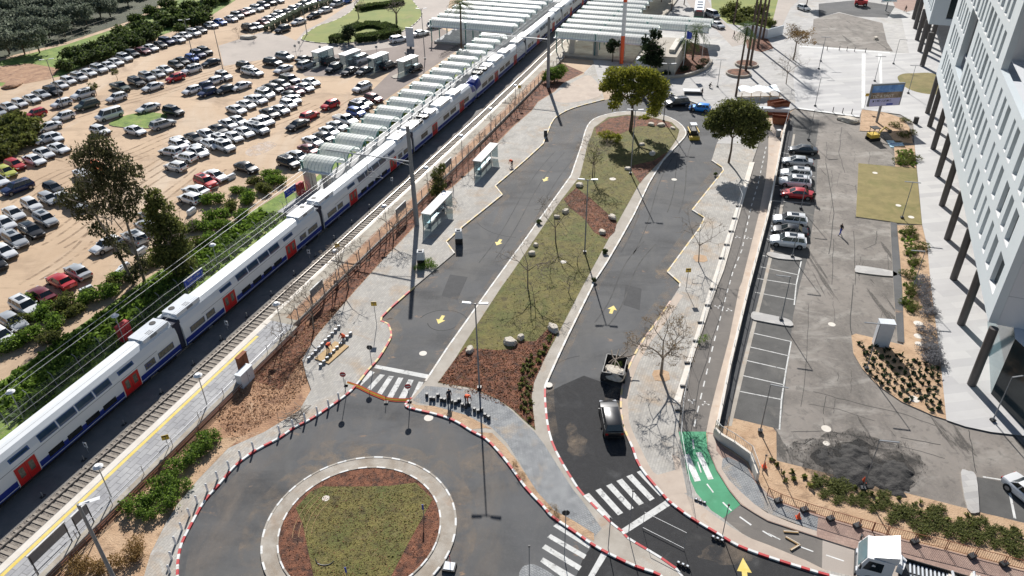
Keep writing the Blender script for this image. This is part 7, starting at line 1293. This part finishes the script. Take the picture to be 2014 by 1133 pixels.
# bins, ring planter posts, dark posts on plaza
for i, (px, py) in enumerate(q('A4', (465, 395), (560, 395), (620, 400), (680, 405), (765, 412), (510, 880), (585, 888), (657, 895), (878, 880))): tag(MB().tube((0, 0, 0), (0, 0, .95), .08, M['dark'], .07, n=8).tube((0, 0, .95), (0, 0, 1.0), .09, M['dark'], .05, n=8).build('bollard', loc=at(px, py, .13)), 'black bollard at the edge of the white plaza, %s from left' % ORD[[0, 2, 3, 5, 7, 1, 2, 4, 8][i]] + (' in back row' if i < 5 else ' in front row'), 'bollard', 'black plaza bollards')
for i, (px, py, lb) in enumerate([(1800, 243, 'black bin on the white walkway'), (1530, 268, 'grey bin by the wall beside the rusty boxes'), (1073, 268, 'dark bin at the upper left kerb'), (671, 352, '')]):
    if lb: tag(MB().box((0, 0, .55), (.6, .6, 1.1), M['dark'] if i != 1 else M['lampgrey']).box((0, 0, 1.13), (.66, .66, .08), M['lampw' if i == 1 else 'black']).build('litter_bin', loc=at(px, py, .13)), lb, 'bin')
for i, (px, py, w, d, h, rz, lb) in enumerate([(1533, 213, 2.8, 2.4, 1.6, 20, 'rusty steel skip at the end of the low wall, upper one'), (1537, 238, 2.2, 2.6, 1.3, -20, 'rusty steel skip at the end of the low wall, lower one')]):
    root = thing('steel_skip', lb, 'skip', at(px-4, py+3, .13), R(rz), 'rusty skips'); MB().add([(-w/2, -d/2, .1), (w/2, -d/2, .1), (w/2, d/2, .1), (-w/2, d/2, .1), (-w/2-.3, -d/2, h), (w/2+.3, -d/2, h), (w/2+.3, d/2, h), (-w/2-.3, d/2, h)], [(3, 2, 1, 0), (0, 1, 5, 4), (1, 2, 6, 5), (2, 3, 7, 6), (3, 0, 4, 7)], M['rust']).build('tub', root); MB().box((0, 0, h), (w+.7, .12, .12), M['rust']).build('rim_bar', root)
root = thing('sheeted_frame', 'translucent white sheeting over timber frames by the leaning palm', 'sheeting', at(1488, 190, .13)); fm = MB()
for k in range(10):
    for j in range(4): z = lambda a, b: 1.5+.3*math.sin(a*1.7+b)*.8+.15*math.sin(b*3); fm.quad((-4+k*.8, -1.5+j*.9, z(k, j)), (-3.2+k*.8, -1.5+j*.9, z(k+1, j)), (-3.2+k*.8, -.6+j*.9, z(k+1, j+1)), (-4+k*.8, -.6+j*.9, z(k, j+1)), M['tarp'])
fm.build('sheet', root, smooth=True)
for k in range(5): MB().box((-3.6+k*1.8, -2.2, .75), (.1, .1, 1.5), M['wood']).build('leg', root)
MB().box((0, -2.3, .8), (8, .08, .12), M['wood']).build('beam', root)
o = MB().box((0, 0, .5), (6.5, 1.2, 1.0), M['cabw']).box((0, -.9, .2), (6.5, .5, .4), M['rust']).build('site_bench', loc=at(1515, 222, .13), rz=R(-8)); tag(o, 'grey and brown low site barrier below the white sheeting', 'barrier')
o = MB().box((0, 0, .25), (3.4, 1.3, .5), M['dark']).box((-.3, .3, .56), (3.2, 1.5, .1), M['lampw']).build('pallet_stack', loc=at(1363, 184, .13), rz=R(-8)); tag(o, 'flat stack of white boards on the plaza beside a worker', 'pallet')
o = MB().box((0, 0, .05), (1.9, 3.4, .1), M['wood']).build('sand_screed', loc=at(653, 694, .135), rz=R(-28)); o2 = MB().prism([(0, 0), (.1, 0), (.1, .1)], 0, .1, M['wood']); tag(o, 'strip of levelled ochre sand between rows of paving stones', 'sand bed')
for i in range(20):
    t = i/19; sd = -1 if i % 2 else 1; px = 618+62*t+sd*13; py = 716-66*t+sd*5
    tag(MB().box((0, 0, .16), (.34, .22, .32), M['paver2']).box((0, 0, .335), (.32, .2, .03), M['cabw']).build('paving_stack', loc=at(px, py, .13), rz=R(rnd.uniform(0, 60))), 'small stack of paving stones beside the ochre sand strip, %s in the two rows' % ORD[i], 'paving stones', 'stacked paving stones, left pavement')
for i in range(18):
    t = i/17; px = 840+118*t; py = 783+34*t*t*1.1+(4 if i % 3 else -3)
    if 12 < i: px += 3
    tag(MB().box((0, 0, .22), (.26, .24, .44), M['dark']).box((.15, .1, .12), (.2, .2, .24), M['navy']).build('paving_stack', loc=at(px, py, .14), rz=R(rnd.uniform(0, 90))), 'dark stack of kerb stones on the island footpath, %s from left' % ORD[i], 'paving stones', 'stacked kerb stones, island')
# soil strip on the island's outer edge
sheet('bare_soil_strip', W2(q('C2', (1215, 905), (1260, 920), (1400, 930), (1650, 1000), (1850, 1110), (1800, 1100), (1690, 1110), (1550, 1035), (1420, 985), (1250, 950))+[], .13), .141, M['bedsoil'])
sheet('bare_soil_strip', W2(q('D2', (1730, 5), (1850, 10), (1960, 120), (2011, 190), (2011, 270), (1910, 145), (1810, 50))+[], .13), .142, M['bedsoil'])
sheet('bare_soil_strip', W2(q('D3', (0, 180), (80, 300), (200, 480), (330, 620), (480, 700), (640, 800), (640, 860), (500, 785), (320, 660), (250, 580), (110, 430), (0, 280)), .13), .143, M['bedsoil'])
for i, (px, py) in enumerate([(1086, 1000), (1095, 1012), (1025, 938), (1012, 915)]): shrub('brn', 'dryl', px, py, .3, 'brown plant remains in the bare soil strip, %s from the bottom' % ORD[i], 'plant remains', z=.14, nl=500, sz=.14, seed=25)
# orange tape across the zebra
m = MB(); tp = [at(*p, .06) for p in q('C2', (705, 760), (800, 790), (900, 840), (1010, 885), (1100, 895), (1205, 895))]
for a, b in zip(tp, tp[1:]):
    dz = Vector((.12, .34, .16)); m.quad(a, b, b+dz, a+dz, M['orange']); m.quad(a+Vector((.04, .11, .06)), b+Vector((.04, .11, .06)), b+Vector((.08, .23, .118)), a+Vector((.08, .23, .118)), M['signy'])
tag(m.build('barrier_tape'), 'orange and yellow barrier netting sagging across the upper zebra', 'barrier')
for i, p in enumerate(q('C2', (705, 775), (1020, 900), (1205, 905))): tag(MB().tube((0, 0, 0), (0, 0, .95), .03, M['dark']).box((0, 0, .04), (.4, .4, .08), M['black']).build('stake', loc=at(*p, .05)), 'dark stake holding the orange netting, %s from left' % ORD[i], 'stake', 'netting stakes')
m = MB(); rg2 = random.Random(9)
for k in range(26): a = Vector((rg2.gauss(0, .7), rg2.gauss(0, .5), rg2.uniform(.05, .35))); d = Vector((rg2.gauss(0, 1), rg2.gauss(0, 1), rg2.gauss(0, .12))).normalized(); m.tube(a-d*.9, a+d*.9, .022, M['palebark'], n=4)
tag(m.build('branch_pile', loc=at(578, 819, .13)), 'tangle of cut grey branches beside the bollards', 'branch pile')
for i, (p_, q_) in enumerate([((1545, 1057), (1572, 1072)), ((1573, 1072), (1555, 1083)), ((1541, 1046), (1570, 1048))]):
    A_ = at(*p_, .03); B_ = at(*q_, .03); d_ = B_-A_; tag(MB().box((0, 0, .05), (d_.length, .16, .1), M['wood']).box((0, .03, .108), (d_.length*.96, .05, .012), M['dusty']).build('timber', loc=(A_+B_)/2, rz=math.atan2(d_.y, d_.x)), ['timber plank on the cycle lane, upper of the chevron', 'timber plank on the cycle lane, lower of the chevron', 'dark plank by the edge of the cycle lane'][i], 'plank', 'planks on the cycle lane')
# red traffic cones
for i, (px, py) in enumerate([(1570, 1018), (1503, 918), (1698, 948)]): tag(MB().tube((0, 0, .05), (0, 0, .6), .17, M['orange'], .03, n=12).box((0, 0, .03), (.4, .4, .06), M['orange']).build('traffic_cone', loc=at(px, py, .11)), ['orange cone on the cobbled path at the lower right', 'orange marker in the bed by the kinked wall', 'orange marker at the foot of the lamp by the heap'][i], 'cone')
# irrigation pipes and hose in beds
m = MB()
for k in range(4): m.path([Vector((C0[0]+(-5.4+k*.5)*math.cos(R(t)), C0[1]+(5.6-k*.45)*math.sin(R(t)), .18)) for t in range(-10, 40, 6)], .018, M['wood'], n=4)
tag(m.build('irrigation_hose'), 'thin brown irrigation hoses in the roundabout mulch', 'hose')
m = MB(); m.path([Vector((*p, .19)) for p in smooth(W2(q('D2', (465, 1000), (480, 1035), (530, 1050), (580, 1040), (610, 1015)), .16), 4)], .035, M['dark'], n=5); tag(m.build('curved_hose'), 'dark curved hose lying on the roundabout lawn', 'hose')
# bicycle racks by the canopies
for i in range(10):
    px = 868+i*4.6; py = 112-i*2.6; g = at(px, py, .02); root = thing('bicycle', 'bicycle leaning in the rack by the palm, %s from left' % ORD[i], 'bicycle', g, R(50), 'racked bicycles')
    for x in (-.5, .5):
        m = MB(); m.path([Vector((x+.33*math.cos(R(t)), 0, .34+.33*math.sin(R(t)))) for t in range(0, 361, 40)], .025, M['black'], n=3); m.build('wheel', root)
    MB().tube((-.5, 0, .34), (0, 0, .38), .02, M['dark']).tube((0, 0, .38), (.38, 0, .85), .02, M['dark']).tube((-.15, 0, .85), (.38, 0, .85), .02, M['dark']).tube((.5, 0, .34), (.36, 0, 1.0), .02, M['dark']).tube((0, 0, .38), (-.15, 0, .9), .02, M['dark']).build('frame', root)
# ================================================ MACHINES
def wheels(root, xs, y, r, w=.3):
    for xx in xs:
        for sg in (-1, 1): MB().tube((xx, sg*y, r), (xx, sg*(y-w), r), r, M['rubber'], n=16).tube((xx, sg*(y+.005), r), (xx, sg*(y-.05), r), r*.5, M['rim'], n=10).build('wheel', root)
tk = thing('flatbed_truck', 'white-cabbed flatbed truck loaded with grey gear at the bottom right', 'truck', (27.0, 35.75, .1), R(157)); m = MB()
m.add([(-1.0, -1.2, .6), (1.25, -1.2, .6), (1.25, 1.2, .6), (-1.0, 1.2, .6), (-1.0, -1.2, 1.5), (1.3, -1.2, 1.5), (1.3, 1.2, 1.5), (-1.0, 1.2, 1.5), (-1.0, -1.12, 2.75), (.85, -1.1, 2.65), (.85, 1.1, 2.65), (-1.0, 1.12, 2.75)], [(0, 1, 5, 4), (1, 2, 6, 5), (2, 3, 7, 6), (3, 0, 4, 7), (4, 5, 9, 8), (5, 6, 10, 9), (6, 7, 11, 10), (7, 4, 8, 11), (8, 9, 10, 11)], M['truckw'])
m.add([(-1.15, -1.1, 2.76), (.5, -1.0, 2.76), (.5, 1.0, 2.76), (-1.15, 1.1, 2.76), (-1.15, -1.1, 3.5), (-1.15, 1.1, 3.5)], [(0, 1, 4), (3, 5, 2), (1, 2, 5, 4), (0, 4, 5, 3)], M['truckw']); m.build('cab', tk)
MB().add([(1.315, -1.05, 1.55), (1.315, 1.05, 1.55), (.90, 1.0, 2.58), (.90, -1.0, 2.58)], [(0, 1, 2, 3)], M['tintb']).build('windscreen', tk)
for sg in (-1, 1): MB().add([(-.3, sg*1.21, 1.55), (1.0, sg*1.21, 1.5), (.7, sg*1.13, 2.4), (-.3, sg*1.15, 2.45)], [(0, 1, 2, 3)], M['glass']).build('side_window', tk); MB().box((1.2, sg*1.4, 1.9), (.12, .2, .45), M['dark']).build('mirror', tk); MB().box((1.28, sg*.85, .85), (.1, .4, .2), M['lens']).build('headlight', tk)
MB().box((1.3, 0, .6), (.15, 2.4, .35), M['dark']).build('bumper', tk)
m = MB(); m.box((-5.4, 0, .95), (7.6, 2.3, .16), M['dark'])
for k in range(24): m.box((-2.4-k*.28, .55, 1.06), (.12, .9, .05), M['cabw']); m.box((-2.4-k*.28, -.55, 1.06), (.12, .9, .05), M['cabw'])
for sg in (-1, 1): m.box((-5.4, sg*1.18, 1.12), (7.6, .06, .3), M['black'])
m.build('flatbed', tk); wheels(tk, (.3, -4.6, -5.8), 1.2, .48)
for i in range(9):
    tag(MB().box((0, 0, .3), (rnd.uniform(.5, 1.1), rnd.uniform(.4, .9), .6), M[['cabw', 'lampw', 'dusty'][i % 3]]).tube((-.3, 0, .65), (.5, .2, .75), .1, M['bagw']).build('cargo', loc=Vector((27.0, 35.75, 1.15))+Matrix.Rotation(R(157), 3, 'Z') @ Vector((-1.7 if i < 2 else -5.2-.45*(i % 5), -.7+.5*(i % 4), 0)), rz=rnd.uniform(0, 3)), 'whitish bundle of gear on the flatbed truck, %s from the cab' % ORD[i], 'cargo', 'cargo on the flatbed')
# trailer / loader bucket load on the loop road
tl = thing('loaded_trailer', 'dark trailer full of branches and soil ahead of the black SUV', 'trailer', at(1208, 738, .01), R(74)); w_, l_ = 1.05, 1.5; m = MB()
for c, d in (((0, w_, 1.0), (3.0, .08, .9)), ((0, -w_, 1.0), (3.0, .08, .9)), ((l_, 0, 1.0), (.08, 2.1, .9)), ((-l_, 0, 1.0), (.08, 2.1, .9)), ((0, 0, .6), (3.0, 2.1, .1))): m.box(c, d, M['dark'])
m.build('body', tl); wheels(tl, (-.9, .9), 1.25, .42, .25); MB().tube((l_, .3, .6), (l_+1.1, 0, .5), .05, M['dark']).tube((l_, -.3, .6), (l_+1.1, 0, .5), .05, M['dark']).build('drawbar', tl)
for i in range(4): tag(MB().path([Vector((-1.4+.3*i, -1+.5*i, 1.35)), Vector((0, -.3+.3*i, 1.6)), Vector((1.0+.3*i, .4+.1*i, 1.55)), Vector((1.9+.2*i, .7, 1.7))], .06, M['palebark'], n=6).build('branch', loc=at(1208, 738, .01), rz=R(74-20*i)), 'pale branch sticking out of the trailer, %s one' % ORD[i], 'branch', 'branches in the trailer')
rock(1208, 738, 1.3, .9, .8, 'heap of soil and stones filling the trailer', 60, 'rock', .75, 'soil', None); shrub('trl', 'bright', 1214, 722, .38, 'green cuttings in the trailer', 'plant remains', z=.9, nl=500, sz=.16, seed=28)
# mini loader
ld = thing('skid_loader', 'small yellow and black loader with pale roof on the loop road', 'loader', at(1362, 268, .01), R(-92)); MB().box((-.2, 0, .8), (2.0, 1.0, .8), M['black']).build('body', ld); MB().box((-.2, 0, 2.15), (1.3, 1.1, .1), M['cabw']).build('roof', ld)
for sx in (-.75, .4):
    for sy in (-.5, .5): MB().box((sx, sy, 1.65), (.08, .08, 1.0), M['black']).build('post', ld)
wheels(ld, (-.8, .5), .85, .38, .3)
for sy in (-.75, .75): MB().box((.2, sy, 1.25), (2.6, .14, .2), M['ylw']).build('arm', ld)
MB().box((1.7, 0, .35), (.6, 1.7, .55), M['ylw']).build('bucket', ld)
ex = thing('mini_excavator', 'small yellow excavator with black roof beside the billboard bed', 'excavator', at(1716, 275, .01), R(10)); MB().box((0, .6, .25), (1.9, .35, .5), M['rubber']).build('track', ex); MB().box((0, -.6, .25), (1.9, .35, .5), M['rubber']).build('track', ex)
MB().box((-.1, 0, .85), (1.6, 1.4, .6), M['ylw']).build('house', ex); MB().box((0, .1, 2.15), (1.3, 1.3, .1), M['black']).build('roof', ex)
for sx in (-.5, .5):
    for sy in (-.45, .6): MB().box((sx, sy, 1.65), (.07, .07, 1.0), M['black']).build('post', ex)
MB().tube((.7, 0, .9), (1.9, .1, 2.1), .14, M['ylw'], .11).build('boom', ex); MB().tube((1.9, .1, 2.1), (2.9, .15, 1.5), .11, M['ylw'], .08).build('arm', ex); MB().box((3.0, .15, 1.2), (.4, .5, .5), M['dark']).build('bucket', ex)
o = MB().box((0, 0, .04), (2.4, 3.0, .08), mat('pale_blue_sheet', (.35, .55, .68), (.45, .64, .76), 1, .5)).box((0, 0, .1), (2.0, .1, .05), M['signb']).build('blue_sheet', loc=at(1762, 284, .02), rz=R(-10)); tag(o, 'pale blue sheeting on the ground beside the excavator', 'sheeting')
rd = thing('red_loader', 'red machine at the top edge behind the far worn lot', 'machine', at(1692, 12, .13), R(-20)); MB().box((0, 0, 1.0), (3.2, 1.6, 1.2), M['red']).build('body', rd); MB().box((-.4, 0, 2.0), (1.3, 1.4, .9), M['tint']).build('cab', rd); wheels(rd, (-1.1, 1.1), .95, .5)
g = at(1742, 22, .13); root = thing('billboard', 'far small billboard with a blue and green picture at the top edge', 'billboard', g, R(5)); MB().tube((0, 0, 0), (0, 0, 2.4), .15, M['lampgrey']).build('post', root); MB().box((.3, 0, 3.6), (4.2, .25, 2.6), M['lampw']).build('frame', root); MB().box((.3, -.14, 3.7), (3.9, .03, 2.0), mat('poster_far', (.02, .25, .18), (.45, .62, .80), .5, .5)).build('picture', root)
# low barrier crate on the roundabout
root = thing('barrier_stand', 'black and white barrier foot beside the roundabout island', 'barrier', at(884, 1117, .02), R(-10)); MB().box((0, 0, .12), (1.0, .9, .2), M['black']).build('frame', root); MB().box((0, 0, .24), (.8, .7, .05), M['cabw']).build('plate', root); MB().tube((0, .3, .2), (0, .3, 1.1), .03, M['red']).build('rod', root)
slab('splitter_island', smooth(W2(q('D3', (50, 1140), (80, 1070), (130, 1052), (180, 1055), (300, 1120), (360, 1200), (100, 1200)), .0), 3, True), 0, .14, M['paver2'], M['white'])
# ================================================ PEOPLE
def person(px, py, rz, label, pose='stand', top='navy', legs='navy', vest=None, z=.13, cap='black', base=None):
    p = base or at(px, py, z)
    if pose in ('stand', 'walk'):
        sw = .28 if pose == 'walk' else .06
        J = {'pel': (0, 0, .95), 'che': (.02, 0, 1.32), 'nec': (.03, 0, 1.5), 'hea': (.05, 0, 1.66), 'top': (.05, 0, 1.76), 'lsh': (.02, .19, 1.42), 'lel': (-.06, .26, 1.14), 'lha': (.08, .27, .90), 'lfi': (.12, .27, .80), 'rsh': (.02, -.19, 1.42), 'rel': (-.02, -.27, 1.14), 'rha': (.12, -.26, .92), 'rfi': (.16, -.26, .83),
             'lhi': (0, .1, .9), 'lkn': (sw*.6, .11, .5), 'lan': (sw, .11, .08), 'lto': (sw+.2, .12, .03), 'rhi': (0, -.1, .9), 'rkn': (-sw*.1, -.11, .5), 'ran': (-sw, -.11, .08), 'rto': (-sw+.2, -.12, .03)}
    elif pose == 'bend':
        J = {'pel': (-.2, 0, .88), 'che': (.15, 0, 1.02), 'nec': (.32, 0, 1.02), 'hea': (.46, 0, .98), 'top': (.56, 0, .95), 'lsh': (.24, .19, 1.0), 'lel': (.30, .24, .72), 'lha': (.40, .2, .46), 'lfi': (.43, .19, .36), 'rsh': (.24, -.19, 1.0), 'rel': (.30, -.24, .72), 'rha': (.38, -.2, .44), 'rfi': (.42, -.19, .35),
             'lhi': (-.2, .1, .84), 'lkn': (-.06, .14, .48), 'lan': (-.12, .14, .08), 'lto': (.08, .15, .03), 'rhi': (-.2, -.1, .84), 'rkn': (-.04, -.14, .48), 'ran': (-.16, -.14, .08), 'rto': (.04, -.15, .03)}
    else:
        J = {'pel': (-.1, 0, .36), 'che': (.12, 0, .68), 'nec': (.22, 0, .84), 'hea': (.30, 0, .97), 'top': (.34, 0, 1.06), 'lsh': (.16, .19, .78), 'lel': (.34, .26, .58), 'lha': (.50, .2, .38), 'lfi': (.57, .19, .30), 'rsh': (.16, -.19, .78), 'rel': (.34, -.26, .56), 'rha': (.52, -.2, .36), 'rfi': (.58, -.19, .28),
             'lhi': (-.1, .1, .36), 'lkn': (.28, .17, .48), 'lan': (.05, .16, .08), 'lto': (.25, .17, .03), 'rhi': (-.1, -.1, .36), 'rkn': (.26, -.18, .30), 'ran': (-.08, -.17, .07), 'rto': (.1, -.18, .03)}
    B = [('pel', 'che', top), ('che', 'nec', top), ('nec', 'hea', 'skin'), ('hea', 'top', cap), ('che', 'lsh', top), ('lsh', 'lel', top), ('lel', 'lha', 'skin'), ('lha', 'lfi', 'skin'), ('che', 'rsh', top), ('rsh', 'rel', top), ('rel', 'rha', 'skin'), ('rha', 'rfi', 'skin'), ('pel', 'lhi', legs), ('lhi', 'lkn', legs), ('lkn', 'lan', legs), ('lan', 'lto', 'black'), ('pel', 'rhi', legs), ('rhi', 'rkn', legs), ('rkn', 'ran', legs), ('ran', 'rto', 'black')]
    rad = {'pel': (.15, .12), 'che': (.17, .12), 'nec': (.055, .055), 'hea': (.095, .1), 'top': (.07, .07), 'sh': .07, 'el': .05, 'ha': .035, 'fi': .028, 'hi': .1, 'kn': .07, 'an': .05, 'to': .04}
    names = list(J); me = bpy.data.meshes.new('person'); me.from_pydata([J[n] for n in names], [(names.index(a), names.index(b)) for a, b, _ in B], []); o = bpy.data.objects.new('person', me); COL.objects.link(o)
    sk = o.modifiers.new('s', 'SKIN'); 
    if not me.skin_vertices: me.attributes
    for i, n in enumerate(names): r = rad.get(n) or (rad[n[1:]],)*2; me.skin_vertices[0].data[i].radius = r; me.skin_vertices[0].data[i].use_root = (n == 'pel')
    sb = o.modifiers.new('u', 'SUBSURF'); sb.levels = 2; sb.render_levels = 2
    dg = bpy.context.evaluated_depsgraph_get(); me2 = bpy.data.meshes.new_from_object(o.evaluated_get(dg)); o.modifiers.clear(); o.data = me2; me2.materials.clear(); ml_ = []
    for f in me2.polygons:
        c = f.center; best = None
        for a, b, mm in B:
            A_, B_ = Vector(J[a]), Vector(J[b]); t = max(0, min(1, (c-A_).dot(B_-A_)/max(1e-6, (B_-A_).length_squared))); dd = (c-(A_.lerp(B_, t))).length
            if best is None or dd < best[0]: best = (dd, mm)
        if best[1] not in ml_: ml_.append(best[1]); me2.materials.append(M[best[1]])
        f.material_index = ml_.index(best[1]); f.use_smooth = True
    o.location = p; o.rotation_euler.z = R(rz); tag(o, label, 'person')
    if vest:
        a, b = Vector(J['pel']), Vector(J['nec']); d = (b-a).normalized(); s_ = Vector((0, 1, 0)); f_ = s_.cross(d); m = MB(); rings = []
        for t, wy, wf in ((.12, .205, .165), (.5, .235, .175), (.85, .24, .15), (.97, .13, .1)):
            c = a.lerp(b, t); rings.append([c+s_*wy*math.cos(k*math.pi/6)+f_*wf*math.sin(k*math.pi/6) for k in range(12)])
        for i in range(3):
            m.add(rings[i]+rings[i+1], [(k, (k+1) % 12, 12+(k+1) % 12, 12+k) for k in range(12)], M[vest])
        m.build('vest', o, smooth=True)
    return o
person(647, 692, 60, 'worker in a bright orange-red vest standing on the sand strip', 'bend', 'navy', 'navy', 'orange'); person(677, 668, 215, 'worker in orange crouching at the upper end of the sand strip', 'crouch', 'orange', 'navy', 'orange')
person(884, 791, -60, 'person in dark clothes standing on the island footpath by the mulch', 'stand', 'navy', 'navy'); person(919, 793, -40, 'worker in orange bending over dark kerb stones on the island', 'bend', 'orange', 'navy', 'orange')
person(1652, 462, 200, 'person in a dark top and jeans walking across the worn lot', 'walk', 'black', 'signb', z=.01); person(1380, 190, 10, 'person in dark clothes beside the stack of white boards', 'stand', 'navy', 'dark')
person(1359, 222, -90, 'person in dark clothes behind the bright blue car', 'stand', 'black', 'navy', z=.01); person(1443, 75, 180, 'person in grey walking on the pale plaza by the palms', 'walk', 'dark', 'navy')
person(1780, 24, 100, 'person in black under the far dark columns', 'walk', 'black', 'black'); person(72, 240, 30, 'person in dark clothes walking among the far left cars', 'walk', 'black', 'navy', z=0); person(1598, 398, 90, 'person in dark clothes at the tail of the red saloon', 'stand', 'black', 'black', z=.01)
person(1006, 327, 140, 'worker in an orange vest at the kerb beside the far bus shelter', 'bend', 'orange', 'navy', 'orange'); person(1395, 172, 0, 'lone dark figure seated on the pale plaza', 'crouch', 'black', 'black')
for nm, tries in (('bulk', 0),): pass
